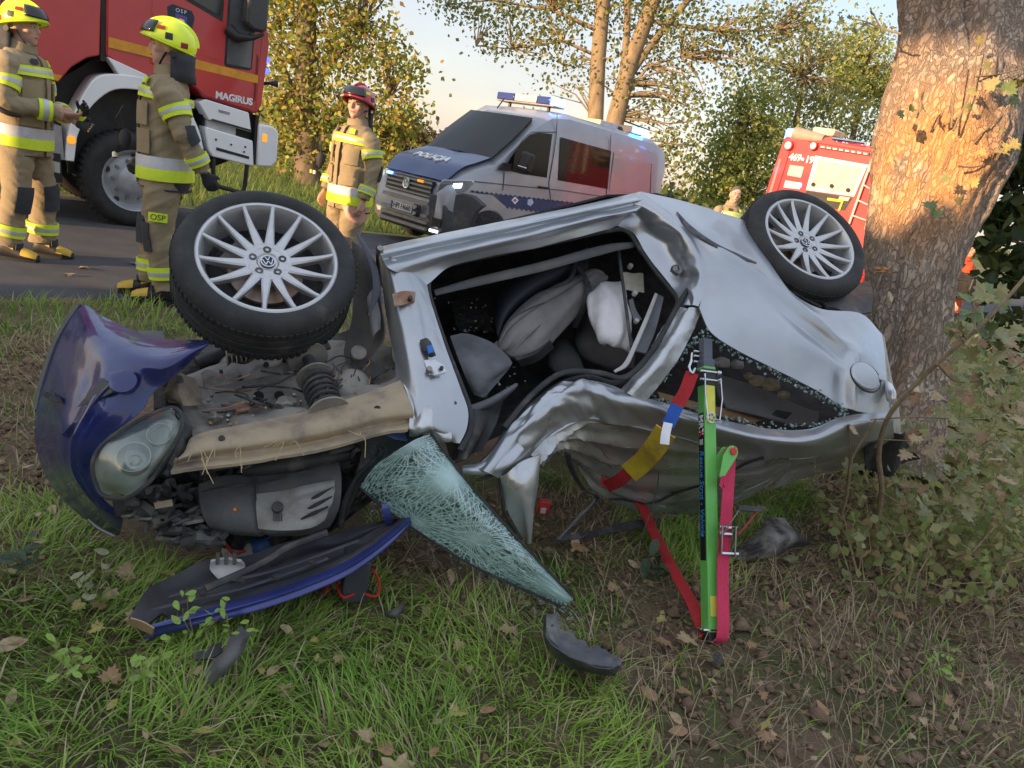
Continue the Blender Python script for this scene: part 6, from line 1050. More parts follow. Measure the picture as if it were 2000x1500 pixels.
s1=tpoly('upper_step',[(.62,1.50),(.70,1.545),(1.20,1.49),(1.25,1.27),(.74,1.325)],-.01,.25,WHT,bev=.012); tpoly('step_tread',[(.78,1.345),(1.235,1.30),(1.24,1.275),(.76,1.325)],-.016,.06,VBLK,s1); tpoly('step_grip',[(.84,1.46),(.98,1.45),(.97,1.42),(.85,1.43)],-.014,.02,M('grip_grey',(.3,.3,.3),.5),s1)
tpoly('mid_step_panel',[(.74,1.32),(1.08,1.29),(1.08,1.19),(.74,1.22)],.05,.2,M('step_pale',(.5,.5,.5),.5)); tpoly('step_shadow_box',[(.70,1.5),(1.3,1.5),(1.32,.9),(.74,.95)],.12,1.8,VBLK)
s2=tpoly('lower_step',[(.70,1.245),(1.27,1.175),(1.305,.875),(.80,.92),(.745,1.0)],-.02,.25,WHT,bev=.015); tpoly('step_tread',[(.84,1.035),(1.235,.985),(1.235,.955),(.84,1.0)],-.026,.06,VBLK,s2)
for q in((.83,1.12),(1.01,1.09),(1.18,1.09),(1.17,1.03)): G().tube([tuple(tp(*q,-.02)),tuple(tp(*q,-.03))],.012,8).obj('bolt_cap',VBLK,s2,world=True)
bu=tpoly('bumper',[(1.33,1.38),(1.50,1.385),(1.575,1.33),(1.585,.98),(1.52,.90),(1.34,.885)],-.04,2.45,WHT,bev=.02); tpoly('indicator',[(1.375,1.28),(1.43,1.275),(1.43,1.18),(1.375,1.185)],-.05,.02,AMB,bu,bev=.006)
G().tube([tuple(tp(*q,.02)) for q in crom(np.array([(.83,.9),(.84,.72),(.90,.59),(1.05,.56),(1.18,.54),(1.22,.60),(1.235,.90)]),np.linspace(0,1,30))],.026,8).obj('step_hoop',VBLK,fe,world=True)
tpoly('cab_front_trim',[(1.30,1.48),(1.34,1.48),(1.34,.9),(1.30,.9)],.02,.3,VBLK)
mi=wpoly('mirror',[tp(1.02,2.44,-.22),tp(1.10,2.38,-.22),tp(1.24,2.38,-.22),tp(1.27,2.46,-.22),tp(1.27,3.1,-.22),tp(1.02,3.1,-.22)],-L3,.16,M('mirror_grey',(.06,.06,.062),.4),fe,.03)
G().tube([tuple(tp(.90,2.34,-.02)),tuple(tp(.98,2.27,-.10)),tuple(tp(1.12,2.30,-.2)),tuple(tp(1.22,2.36,-.2)),tuple(tp(1.2,2.45,-.18))],[.07,.06,.025,.022,.022],10).obj('mirror_arm',VBLK,mi,world=True)
for z in(2.13,2.0): G().tube([tuple(tp(1.40,z,.1)),tuple(tp(1.44,z,.1))],.03,12).obj('front_flasher',M('blue_lamp',(.03,.06,.8),.2,em=(.03,.05,1.),ems=2.),fe,world=True)
G().tube([tuple(tp(1.38,1.85,.15)),tuple(tp(1.45,1.87,.05)),tuple(tp(1.54,1.88,.02))],[.02,.02,.045],10).obj('work_lamp',VBLK,fe,world=True)
body=tpoly('equipment_body',[(-5.,1.43),(-.755,1.43),(-.64,1.60),(-.5,1.72),(-.385,1.77),(-.37,3.3),(-5.,3.3)],0,2.4,RED,bev=.012); tpoly('body_stripe',[(-5.,1.44),(-.76,1.44),(-.72,1.50),(-5.,1.50)],-.006,.01,STRP,body)
tpoly('locker_seam',[(-1.22,1.5),(-1.21,1.5),(-1.21,3.2),(-1.22,3.2)],-.004,.01,VBLK,body)
tpoly('cab_gap',[(-.372,1.72),(-.33,1.72),(-.33,3.2),(-.372,3.2)],.03,2.2,VBLK); tpoly('chassis',[(-5,1.43),(-.7,1.43),(-.3,1.78),(.5,1.6),(1.25,.92),(.7,.62),(-5,.6)],.42,1.6,VBLK)
tpoly('side_skirt',[(-2.4,1.0),(-.73,1.0),(-.70,.66),(-2.4,.66)],.02,.3,M('skirt_grey',(.35,.35,.36),.5)); tpoly('skirt_black',[(-2.4,.72),(-.74,.72),(-.72,.42),(-2.4,.45)],.0,.4,VBLK); tpoly('skirt_plate',[(-.82,.64),(-.745,.63),(-.745,.52),(-.82,.53)],-.006,.01,M('plate_pale',(.4,.4,.38),.5))
def truck_wheel(par,c,ax,R=.53,name='wheel',W=.32):
    Mx=frame(c,H3,Z3) if abs(np.dot(ax,L3))>.5 else frame(c,H3,Z3)
    rm=G().lathe([(.33,-.02),(.345,.0),(.335,.015),(.318,.0),(.305,-.05),(.27,-.09),(.235,-.075),(.20,-.06),(.17,-.02),(.15,.0),(.10,.02),(.0,.03)],40,Mx).obj(name,M('truck_rim_grey',(.45,.46,.48),.45,.4,col2=(.36,.37,.38),scale=7),par,world=True)
    k=R/.53
    G().lathe([(.335,.01),(.36,.03),(.42,.045),(.47,.035),(.505,.0),(.528*k,-.03),(.53*k,-.1),(.53*k,-W+.08),(.51,-W+.02),(.4,-W),(.33,-W)],64,Mx).obj('tyre',VTYR,rm,world=True)
    gg=G()
    for i in range(48):
        q=2*math.pi*i/48
        for z0,dz in((-.05,.05),(-.16,.06),(-.26,.05)):
            A=Mx@Vector((R*math.cos(q),R*math.sin(q),z0)); tt=Mx.to_3x3()@Vector((math.cos(q),math.sin(q),0)); gg.box(tuple(A),(.022,.035,dz),frame((0,0,0),tt,Mx.to_3x3()@Vector((-math.sin(q),math.cos(q),0))).to_3x3())
    gg.obj('tread_lug',VTYR,rm,world=True,smooth=False,kind='stuff')
    for i in range(10):
        q=2*math.pi*i/10
        G().tube([Mx@Vector((.215*math.cos(q),.215*math.sin(q),-.07)),Mx@Vector((.215*math.cos(q),.215*math.sin(q),-.03))],.018,8).obj('wheel_nut',STEELD,rm,world=True)
        if i%2==0: G().tube([Mx@Vector((.285*math.cos(q+.3),.285*math.sin(q+.3),-.080)),Mx@Vector((.285*math.cos(q+.3),.285*math.sin(q+.3),-.062))],.032,12).obj('hand_hole',VBLK,rm,world=True)
    return rm
truck_wheel(fe,tp(-.02,.53,-.0),L3); truck_wheel(fe,tp(-.02,.53,1.95),L3); truck_wheel(fe,tp(-3.6,.53,0),L3)
# ---- police van
VY=rad(228.56); VO=np.array([-2.31,12.12,-.115]); vf=np.array([math.cos(VY),math.sin(VY),0]); vl=np.array([-vf[1],vf[0],0])
van=empty('police_van',VO,label='silver and blue police van with flashing lights parked across the road',cat='van')
VS=M('van_silver_paint',(.36,.37,.40),.38,.35,col2=(.32,.33,.36),scale=2,coat=.5,dirt=(.36,.33,.30),dscale=2,dlo=.6,dhi=.95); VB=M('van_blue_wrap',(.020,.045,.15),.40,.1,col2=(.016,.036,.12),scale=3,coat=.5); GRL=M('van_grille_grey',(.10,.095,.09),.5); BLL=M('blue_lamp',(.03,.06,.8),.2)
def vp(x,y,z): return VO+vf*x+vl*y+Z3*z
secs=[(-.02,.90,.42,.62,.98),(-.10,.955,.36,.9,1.12),(-.35,.985,.34,1.02,1.36),(-.60,.995,.34,1.08,1.47),(-.98,1.0,.34,1.12,1.60),(-1.45,1.0,.34,1.2,2.02),(-1.85,1.0,.34,1.3,2.38),(-2.15,1.0,.34,1.3,2.56),(-2.6,1.0,.34,1.3,2.62),(-4.,1.0,.34,1.3,2.62),(-5.4,1.0,.34,1.3,2.60),(-5.8,.99,.36,1.3,2.50),(-5.95,.95,.42,1.3,2.34)]
g=G(); rings=[]
for x,w,zb,zm,zt in secs:
    sh=min(.28,(zt-zm)*.55); hw=[]
    pts=[(0,zb),(w*.9,zb),(w,zb+.12),(w,zm),(w*.985,max(zm+.01,zt-sh)),(w*.93,zt-sh*.35),(w*.80,zt-sh*.06),(w*.4,zt),(0,zt)]
    ring=pts+[(-a,b) for a,b in pts[-2:0:-1]]
    if -2.1<x<-.9:  # screen section: narrower shoulder
        pass
    rings.append([tuple(vp(x,a,b)) for a,b in ring])
g.loft(rings).obj('body',VS,van,world=True,sharp=32)
vpl=Pln(vp(0,1.004,0),vl,vf)
def vpoly(name,pxs,off,mat,par=None,th=.006,bev=0): return wpoly(name,[vpl(x,y,off) for x,y in pxs],vl,th,mat,par or van,bev)
WG=M('van_window_glass',(.010,.012,.013),.08,spec=.28)
wpoly('windscreen',[vp(-.96,-.80,1.625),vp(-.96,.80,1.625),vp(-1.28,.86,1.93),vp(-1.80,.80,2.37),vp(-1.80,-.80,2.37),vp(-1.28,-.86,1.93)],np.array(vf)*.66+Z3*.75,.02,WG,van,.01)
for k in range(1):
    pass
scr=patch('windscreen_glass',[[vp(-.93,y*.86,1.645-.02*abs(y)) for y in(-1,-.5,0,.5,1)],[vp(-1.36+.03*(1-y*y),y*.87,2.01) for y in(-1,-.5,0,.5,1)],[vp(-1.80+.05*(1-y*y),y*.80,2.40) for y in(-1,-.5,0,.5,1)]],WG,van,16,20,None,.01)
# bonnet in blue with lettering
bon=patch('bonnet',[[vp(-.08,y*.80,1.135) for y in(-1,-.5,0,.5,1)],[vp(-.34,y*.86,1.385) for y in(-1,-.5,0,.5,1)],[vp(-.62,y*.86,1.50) for y in(-1,-.5,0,.5,1)],[vp(-.96,y*.84,1.625) for y in(-1,-.5,0,.5,1)]],VB,van,24,24,lambda U,V:.012+.01*np.abs(np.sin(V*np.pi*2)),.012)
text('lettering','POLICJA',.235,LETW,frame(vp(-.44,-.05,1.465),np.array(vl),np.array(-vf)*.9+Z3*.38),van,True,.012,spacing=1.05,bold=.006)
# front
vfp=lambda y,z,x=.0:vp(x,y,z)
wpoly('grille',[vfp(-.60,1.10,.02),vfp(.62,1.10,.02),vfp(.60,.83,.035),vfp(-.58,.83,.035)],vf,.08,VBLK,van)
for z in(1.07,1.0,.93,.86): wpoly('grille_bar',[vfp(-.60,z+.014,.045),vfp(.62,z+.014,.045),vfp(.62,z-.014,.045),vfp(-.60,z-.014,.045)],vf,.02,M('grille_bar_grey',(.32,.31,.30),.35,.5),van)
em=G().lathe([(.0,.0),(.055,.0),(.07,.012),(.085,.012),(.088,0),(.088,-.03)],28,frame(vfp(0,.985,.06),vl,Z3)).obj('front_emblem',CHROME,van,world=True)
def eb(a,b):
    A,B=[np.array(vfp(q[0],.985+q[1],.075)) for q in(a,b)]; g=G(); d=Vector(B-A); g.box(tuple((A+B)/2),(d.length,.014,.008),frame((0,0,0),d,Vector(vl).cross(Vector(d)) if False else Vector(np.cross(vf,np.array(d)))).to_3x3()); g.obj('emblem_stroke',LETW,em,world=True,smooth=False)
for a,b in(((-.026,.06),(0,.01)),((.026,.06),(0,.01)),((-.058,.025),(-.03,-.055)),((-.03,-.055),(0,0)),((0,0),(.03,-.055)),((.03,-.055),(.058,.025))): eb(a,b)
bm_=wpoly('front_bumper',[vfp(-.93,.80,-.02),vfp(.93,.80,-.02),vfp(.98,.66,-.04),vfp(.96,.34,-.06),vfp(.7,.26,0),vfp(-.7,.26,0),vfp(-.96,.34,-.06),vfp(-.98,.66,-.04)],vf,.5,M('van_bumper_dark',(.06,.06,.066),.5,dirt=(.13,.12,.11),dscale=3),van,.04)
for z,w in((.74,.62),(.54,.62),(.44,.62),(.34,.62)): wpoly('bumper_slat',[vfp(-w,z+.03,.05),vfp(w,z+.03,.05),vfp(w,z-.02,.06),vfp(-w,z-.02,.06)],vf,.06,M('van_bumper_grey',(.24,.21,.18),.5),bm_)
wpoly('bumper_lamp_recess',[vfp(.66,.56,.0),vfp(.92,.56,-.02),vfp(.90,.42,-.02),vfp(.68,.42,.0)],vf,.02,VBLK,bm_); wpoly('fog_lamp',[vfp(.70,.37,.02),vfp(.86,.37,0),vfp(.86,.33,0),vfp(.70,.33,.02)],vf,.04,M('white_lamp',(.8,.8,.8),.2,em=(.9,.95,1),ems=.8),bm_)
wpoly('number_plate',[vfp(-.30,.655,.085),vfp(.26,.655,.085),vfp(.26,.535,.085),vfp(-.30,.535,.085)],vf,.012,M('plate_white',(.72,.72,.70),.4),van); wpoly('plate_blue_band',[vfp(-.30,.655,.088),vfp(-.255,.655,.088),vfp(-.255,.535,.088),vfp(-.30,.535,.088)],vf,.005,VB,van)
text('lettering','HPI H660',.125,VBLK,frame(vfp(0,.595,.088),vl,Z3),van,True,.002,spacing=.95,bold=.001)
wpoly('tow_bracket',[vfp(.30,.70,.09),vfp(.46,.70,.08),vfp(.46,.50,.08),vfp(.30,.50,.09)],vf,.04,VBLK,van,.02)
for z in(.65,.55): G().tube([tuple(vfp(.38,z,.10)),tuple(vfp(.38,z,.13))],.03,10).obj('socket',M('socket_pale',(.4,.4,.4),.4),van,world=True)
hn=np.array(vf)*.80+np.array(vl)*.60; hpl=Pln(vp(-.16,.86,1.05),hn,vl)
h=wpoly('headlamp',[hpl(x,y,.03) for x,y in((850,376),(858,358),(866,351),(922,352),(926,357),(908,374),(872,379))],hn,.10,M('headlamp_clear',(.60,.64,.68),.12,.6,coat=1),van,.008)
wpoly('lamp_core',[hpl(x,y,.036) for x,y in((886,359),(903,358),(900,367),(884,367))],hn,.02,M('led_lamp',(.9,.95,1),.1,em=(.75,.95,1),ems=2.2),h); wpoly('lamp_bezel',[hpl(x,y,.034) for x,y in((854,376),(861,360),(880,359),(876,368),(892,370),(888,376))],hn,.02,M('lamp_bezel',(.25,.27,.28),.25,.6),h)
wpoly('headlamp',[vp(-.06,-.63,1.075),vp(-.28,-.94,1.24),vp(-.46,-.99,1.27),vp(-.44,-1.003,1.16),vp(-.16,-.95,.95),vp(-.02,-.64,.93)],np.array(vf)*.8-np.array(vl)*.5,.06,M('headlamp_clear',(.60,.64,.68)),van,.01)
DKB=M('van_bumper_dark',(.06,.06,.066),.5,dirt=(.13,.12,.11),dscale=3)
wpoly('bumper_corner',[hpl(x,y,.035) for x,y in((838,378),(850,380),(872,382),(905,378),(925,384),(944,402),(930,415),(918,440),(908,462),(840,458),(836,420))],hn,.30,DKB,van,.02)
vpoly('bumper_side',[(918,380),(940,392),(952,402),(930,415),(918,440),(910,460),(900,460),(900,385)],.02,DKB,th=.05,bev=.01)
for (y,z) in((-.50,1.09),(.35,1.07)): wpoly('grille_flasher',[vfp(y-.07,z+.02,.06),vfp(y+.07,z+.02,.06),vfp(y+.07,z-.02,.06),vfp(y-.07,z-.02,.06)],vf,.03,M('blue_flash',(.03,.06,.9),.2,em=(.05,.2,1),ems=5) if y<0 else AMB,van)
vpoly('bumper_flasher',[(905,386),(921,384),(922,390),(907,393)],.03,M('blue_flash',(.03,.06,.9)),th=.05)
# side: stripe, windows, doors
st=vpoly('blue_stripe',[(918,373),(960,378),(1040,387),(1130,397),(1300,418),(1330,445),(1200,440),(1060,414),(990,404),(962,380),(935,378)],.004,VB)
for i in range(26):
    x=922+i*9.2; y=371.5+i*1.08; vpoly('stripe_tooth',[(x,y),(x+3.4,y+.4),(x+3.4,y+5),(x,y+4.6)],.004,VB,st)
for i in range(8): x=990+i*9.2; y=402+i*1.3; vpoly('stripe_tooth',[(x,y),(x+3.4,y+.5),(x+3.4,y+5),(x,y+4.6)],.0045,VB,st)
vpoly('diamond_mark',[(1006,384),(1013,391),(1006,399),(999,391)],.008,LETW,st); vpoly('diamond_core',[(1006,388),(1010,391),(1006,395),(1002,391)],.010,M('mark_red',(.4,.15,.15),.5),st)
vpoly('crest_mark',[(1031,390),(1039,388),(1042,396),(1036,403),(1030,399)],.008,M('crest_pale',(.5,.6,.75),.5),st)
text('lettering','POLICJA',.24,LETW,frame(vpl(1165,416,.008),-vf,Z3),van,True,.002,spacing=1.05,bold=.004)
vpoly('door_window',[(983,330),(1000,302),(1020,277),(1035,263),(1052,259),(1079,262),(1068,347),(1020,340)],.003,WG); vpoly('side_window',[(1096,268),(1194,295),(1187,369),(1090,352)],.003,WG)
vpoly('rear_panel_recess',[(1200,298),(1272,322),(1268,380),(1190,372)],.003,VS,th=.004)
for pl in ([(985,336),(984,356),(982,372)],[(1088,222),(1087,262),(1082,300),(1072,358),(1078,410)],[(1193,262),(1190,330),(1184,380)],[(915,353),(1000,362),(1100,372),(1230,392)],[(983,330),(1003,298),(1022,272),(1038,258),(1086,258)],[(1272,320),(1270,378)]):
    G().tube([tuple(vpl(x,y,.001)) for x,y in pl],.008,6).obj('panel_seam',M('seam_grey',(.09,.09,.10),.6),van,world=True)
G().tube([tuple(vpl(1053,365,.03)),tuple(vpl(1070,367,.03))],.03,8,flat=.5).obj('door_handle',VBLK,van,world=True)
vpoly('mirror_foot',[(975,332),(985,318),(1000,320),(998,335)],.02,VBLK,th=.04)
mr_=wpoly('mirror',[vp(-1.30,1.10,1.52),vp(-1.30,1.34,1.50),vp(-1.32,1.36,1.80),vp(-1.32,1.14,1.84)],vf,.14,VBLK,van,.03); wpoly('mirror_indicator',[vp(-1.295,1.14,1.60),vp(-1.295,1.34,1.585),vp(-1.295,1.34,1.57),vp(-1.295,1.14,1.585)],vf,.01,LETW,mr_)
# arch, wheels
ac=vp(-.98,1.0,.36); Ma=frame(ac,vf,Z3)
g=G(); rings=[]
for q in np.linspace(-.25,math.pi+.1,26): rings.append([tuple(Vector(ac)+Vector(vf)*(r*math.cos(q))+Vector(Z3)*(r*math.sin(q))+Vector(vl)*o) for r,o in((.46,.012),(.60,.012),(.60,-.03),(.46,-.03))])
g.loft(rings).obj('wheel_arch_trim',VS,van,world=True,sharp=50)
Mw=frame(vp(-.98,.93,.34),-vf,Z3)
G().lathe([(0,.082),(.30,.085),(.46,.085),(.46,.07)],36,Mw).obj('wheel_arch_dark',BLK,van,world=True)
for x in(-.98,-4.62):
    for s in(1,-1):
        c=vp(x,s*.80,.345); Mw=frame(c,(-vf if s>0 else vf),Z3)
        w=G().lathe([(0,.20),(.06,.21),(.08,.19),(.16,.185),(.20,.20),(.215,.215),(.22,.20)],32,Mw).obj('wheel',M('van_steel_rim',(.16,.16,.17),.5,.4),van,world=True); G().lathe([(.21,.21),(.24,.225),(.30,.22),(.335,.18),(.345,.12),(.34,.02),(.3,-.02),(.2,-.02)],40,Mw).obj('tyre',VTYR,w,world=True)
lb=wpoly('light_bar',[vp(-2.34,-.74,2.70),vp(-2.34,.74,2.70),vp(-2.62,.74,2.70),vp(-2.62,-.74,2.70)],Z3,.025,M('bar_grey',(.35,.30,.24),.4),van,.01)
for y0,y1,mm in((-.75,-.30,'blue_lens_dark'),(-.28,.28,'x'),(.30,.60,'blue_lens_dark'),(.62,.75,'blue_flash')):
    mat=M('blue_lens_dark',(.02,.04,.22),.15,coat=.6) if mm=='blue_lens_dark' else (M('bar_white_lens',(.45,.48,.55),.25) if mm=='x' else M('blue_flash',(.03,.06,.9)))
    wpoly('bar_lens',[vp(-2.35,y0,2.83),vp(-2.35,y1,2.83),vp(-2.61,y1,2.83),vp(-2.61,y0,2.83)],Z3,.125,mat,lb,.012)
for y in(-.5,.5): G().tube([tuple(vp(-2.48,y,2.60)),tuple(vp(-2.48,y,2.70))],.03,8).obj('bar_foot',VBLK,lb,world=True)
G().tube([tuple(vp(-1.98,-.3,2.5)),tuple(vp(-2.12,-.3,2.70))],.012,6).obj('antenna',VBLK,van,world=True)
rb_=wpoly('rear_light_bar',[vp(-4.9,-.7,2.76),vp(-4.9,.62,2.76),vp(-5.3,.62,2.76),vp(-5.3,-.7,2.76)],Z3,.14,M('bar_dark',(.10,.09,.085),.5),van,.02); wpoly('rear_flash',[vp(-4.9,.63,2.76),vp(-4.9,.80,2.74),vp(-5.2,.80,2.74),vp(-5.2,.63,2.76)],Z3,.12,M('blue_flash',(.03,.06,.9)),rb_,.01); wpoly('roof_box',[vp(-4.2,-.6,2.74),vp(-4.2,.35,2.74),vp(-4.8,.35,2.74),vp(-4.8,-.6,2.74)],Z3,.12,M('box_cream',(.6,.5,.36),.5),rb_,.01)
# ---- fire engine seen from behind
EC=Dp(1532,265,15.0); eR=-L3; EO=EC+eR*1.25; EO=np.array([EO[0],EO[1],-.12]); epl=Pln(EC,-H3,eR)
en=empty('fire_engine',EO,label='red fire engine seen from behind with ladder and pale roller shutter',cat='fire engine')
def epoly(name,pxs,off,mat,par=None,th=.02,bev=0): return wpoly(name,[epl(x,y,off) for x,y in pxs],-H3,th,mat,par or en,bev)
def ep(y,z,x=0): return EO+eR*y+H3*x+Z3*z  # y to image right
ztop=EC[2]+.12
eb_=wpoly('body',[ep(-1.27,.55),ep(1.27,.55),ep(1.27,ztop-.02),ep(-1.25,ztop)],-H3,5.5,RED,en,.05)
epoly('corner_post',[(1528,280),(1546,282),(1512,392),(1492,386)],.03,RED,th=.05,bev=.01); epoly('left_edge_trim',[(1522,310),(1526,310),(1505,382),(1500,381)],.04,M('trim_pink',(.6,.2,.18),.4),th=.02)
sh=epoly('shutter_frame',[(1592,306),(1694,324),(1668,384),(1574,371)],.015,M('shutter_rail',(.72,.66,.56),.4,.3),th=.03)
TLp,TRp,BRp,BLp=[epl(*q,.02) for q in((1600,313),(1686,328),(1664,378),(1582,365))]
for i in range(12):
    a,b=i/12,(i+.86)/12; wpoly('shutter_slat',[TLp+(BLp-TLp)*a,TRp+(BRp-TRp)*a,TRp+(BRp-TRp)*b,TLp+(BLp-TLp)*b],-H3,.02,M('shutter_cream',(.46,.42,.36),.45,.3),sh,.004)
epoly('bar_white',[(1592,304),(1696,322),(1697,327),(1591,309)],.03,LETW,sh,th=.02)
text('lettering','469',.20,LETW,frame(epl(1553,308,.006),eR,Z3),en,True,.003,bold=.004,spacing=.9); text('lettering','19',.20,LETW,frame(epl(1581,312.5,.006),eR,Z3),en,True,.003,bold=.004,spacing=.9)
epoly('small_emblem',[(1566,308),(1571,309),(1569,314),(1564,313)],.006,LETW,th=.004)
epoly('notice_plate',[(1543,322),(1570,326),(1564,347),(1537,342)],.008,M('notice_cream',(.66,.58,.44),.5),th=.006); epoly('notice_plate',[(1534,352),(1564,357),(1562,370),(1530,366)],.008,M('notice_white',(.5,.5,.56),.5),th=.006); epoly('rear_flasher',[(1559,357),(1565,358),(1563,366),(1557,365)],.02,M('blue_flash',(.03,.06,.9)),th=.02)
epoly('tail_recess',[(1575,372),(1666,386),(1650,412),(1565,395)],.004,VBLK,th=.02); epoly('yellow_frame',[(1616,386),(1648,391),(1640,412),(1636,411),(1643,395),(1615,391)],.03,M('frame_yellow',(.75,.50,.03),.5),th=.02); epoly('pale_box',[(1640,383),(1660,386),(1656,393),(1637,390)],.03,M('box_cream',(.6,.5,.36)),th=.03)
for q in((1588,360),(1624,363),(1656,371)): G().tube([tuple(epl(*q,.02)),tuple(epl(*q,.06))],.04,8).obj('latch',VBLK,en,world=True)
for x,y,r,m_ in((1540,284,.10,RED),(1589,285,.085,RED)):
    c=epl(x,y,.05); Mx=frame(c,eR,Z3); l=G().lathe([(0,.02),(r*.7,.02),(r*.75,.04),(r,.04),(r*1.05,-.06)],24,Mx).obj('round_lamp',RED,en,world=True); G().lathe([(0,.045),(r*.5,.04),(r*.68,.025)],20,Mx).obj('lamp_glass',M('lamp_warm',(.9,.75,.55),.2,em=(1,.8,.5),ems=.6),l,world=True)
lbp=epoly('led_bar',[(1602,283),(1698,298),(1697,304),(1600,289)],.04,M('led_bar_dark',(.16,.05,.05),.4),th=.04)
for i in range(8): x=1603+i*11.9; y=285.2+i*1.86; epoly('led_segment',[(x,y),(x+7,y+1.1),(x+7,y+3.6),(x,y+2.5)],.046,M('led_cream',(.75,.65,.5),.3,em=(1,.8,.5),ems=.35),lbp,th=.01)
epoly('top_rim',[(1575,276),(1700,297),(1704,290),(1694,284),(1690,288),(1630,277),(1624,266),(1612,268),(1605,274)],.02,RED,th=.12,bev=.01); G().tube([tuple(epl(1626,271,.0)),tuple(epl(1690,280,.0))],.03,8).obj('grab_rail',CHROME,en,world=True)
G().tube([tuple(epl(1553,262,-.1)),tuple(epl(1610,273,-.1))],[.16,.10],10).obj('mast_housing',M('mast_grey',(.35,.28,.22),.6),en,world=True); wpoly('roof_crate',[epl(1589,247,-.3),epl(1632,252,-.3),epl(1626,266,-.3),epl(1583,262,-.3)],-H3,.5,M('crate_cream',(.78,.68,.42),.5),en,.03)
fl=G().lathe([(0,.22),(.07,.21),(.09,.15),(.09,0),(0,0)],18,Matrix.Translation(Vector(epl(1540,272,-.15)))).obj('beacon',M('blue_flash',(.03,.06,.9)),en,world=True)
la,lb2=(epl(1703,312,.06),epl(1658,438,.06)),(epl(1722,330,.06),epl(1690,448,.06))
lad=G().tube([tuple(la[0]),tuple(la[1])],.028,8).obj('ladder_rail',M('ladder_alloy',(.72,.68,.64),.35,.6),en,world=True); G().tube([tuple(lb2[0]+eR*.0),tuple(lb2[1])],.028,8).obj('ladder_rail',M('ladder_alloy',(.72,.68,.64)),en,world=True)
for f in(.15,.38,.62,.86): G().tube([tuple(la[0]*(1-f)+la[1]*f),tuple(lb2[0]*(1-f)+lb2[1]*f)],.02,8).obj('ladder_rung',M('ladder_alloy',(.72,.68,.64)),en,world=True)
for s in(-1,1):
    c=ep(s*.95,.5,1.2); Mx=frame(c,H3,Z3); w=G().lathe([(0,.02),(.2,.0),(.33,0)],20,Mx).obj('wheel',VBLK,en,world=True); G().lathe([(.3,.03),(.48,.03),(.53,-.05),(.53,-.25),(.45,-.3)],36,Mx).obj('tyre',VTYR,w,world=True)
wpoly('rear_bumper',[ep(-1.2,.75,-.05),ep(1.2,.75,-.05),ep(1.2,.5,-.05),ep(-1.2,.5,-.05)],-H3,.3,VBLK,en,.03)
# ------------------------------------------------------------ people
SUIT=M('tan_turnout_cloth',(.31,.245,.155),.9,col2=(.265,.21,.13),scale=5,bump=.35,bscale=45,dirt=(.22,.165,.10),dscale=4,dlo=.6,dhi=.9); SKIN=M('skin',(.56,.33,.25),.55,col2=(.50,.28,.21),scale=9)
BANDY=M('band_yellow',(.58,.72,.04),.6,em=(.65,.85,.02),ems=.02); BANDS=M('band_silver',(.52,.55,.55),.45,.2); CHAR=M('charcoal_patch',(.035,.037,.045),.8,col2=(.05,.052,.06),scale=12,bump=.3,bscale=90); HELY=M('helmet_yellow',(.72,.86,.02),.28,coat=.5,em=(.7,.9,.02),ems=.03,scale=4); HELR=M('helmet_red',(.55,.015,.03),.25,coat=.6,scale=4); BOOTB=M('boot_black',(.02,.02,.022),.5); BOOTY=M('boot_yellow',(.62,.40,.05),.55); GLV=M('glove_dark',(.03,.03,.035),.7); GLR=M('glove_red',(.4,.03,.04),.7); HAIR=M('short_grey_hair',(.12,.11,.10),.8,bump=.6,bscale=150)
def ering(c,ax,up,rx,ry,n=28,a0=0,a1=2*math.pi,full=True):
    ax=np.array(ax,float); ax/=np.linalg.norm(ax); x=np.cross(np.array(up,float),ax); x/=np.linalg.norm(x); y=np.cross(ax,x)
    A=np.linspace(a0,a1,n,endpoint=not full); return [tuple(np.array(c)+x*rx*math.cos(a)+y*ry*math.sin(a)) for a in A]
class Limb:
    def __init__(s,pts,up=(0,1,0)): s.P=np.array([np.array(p,float) for p in pts]); s.up=up  # (x,y,z,rx,ry)
    def at(s,t): return crom(s.P,np.array([t]))[0]
    def ring(s,t,off=0,n=28,a0=0,a1=2*math.pi,full=True):
        q=s.at(t); d=s.at(min(1,t+.02))[:3]-s.at(max(0,t-.02))[:3]; return ering(q[:3],d,s.up,q[3]+off,q[4]+off,n,a0,a1,full)
    def solid(s,g,m=24): g.loft([s.ring(t) for t in np.linspace(0,1,m)])
    def band(s,name,t0,t1,mat,par,off=.014,th=.004):
        rs=[s.ring(t0,off-th*2),s.ring(t0,off),s.ring((t0+t1)/2,off+.001),s.ring(t1,off),s.ring(t1,off-th*2)]; return G().loft(rs,cap=False).obj(name,mat,par,sharp=60)
    def sector(s,name,t0,t1,a0,a1,mat,par,off=.013):
        rs=[s.ring(t,off,12,rad(a0),rad(a1),False) for t in np.linspace(t0,t1,8)]; rin=[s.ring(t,off-.01,12,rad(a0),rad(a1),False) for t in np.linspace(t0,t1,8)]
        g=G(); n=12; V=[v for r in rs for v in r]+[v for r in rin for v in r]; m=8*n; Fc=[]
        for i in range(7):
            for k in range(n-1): a=i*n+k; Fc+=[(a,a+1,a+n+1,a+n),(m+a,m+a+n,m+a+n+1,m+a+1)]
        for i in range(7): Fc+=[(i*n,i*n+n,m+i*n+n,m+i*n),(i*n+n-1,m+i*n+n-1,m+i*n+2*n-1,i*n+2*n-1)]
        for k in range(n-1): Fc+=[(k,m+k,m+k+1,k+1),(7*n+k,7*n+k+1,m+7*n+k+1,m+7*n+k)]
        return g.add(V,Fc).obj(name,mat,par,sharp=50)
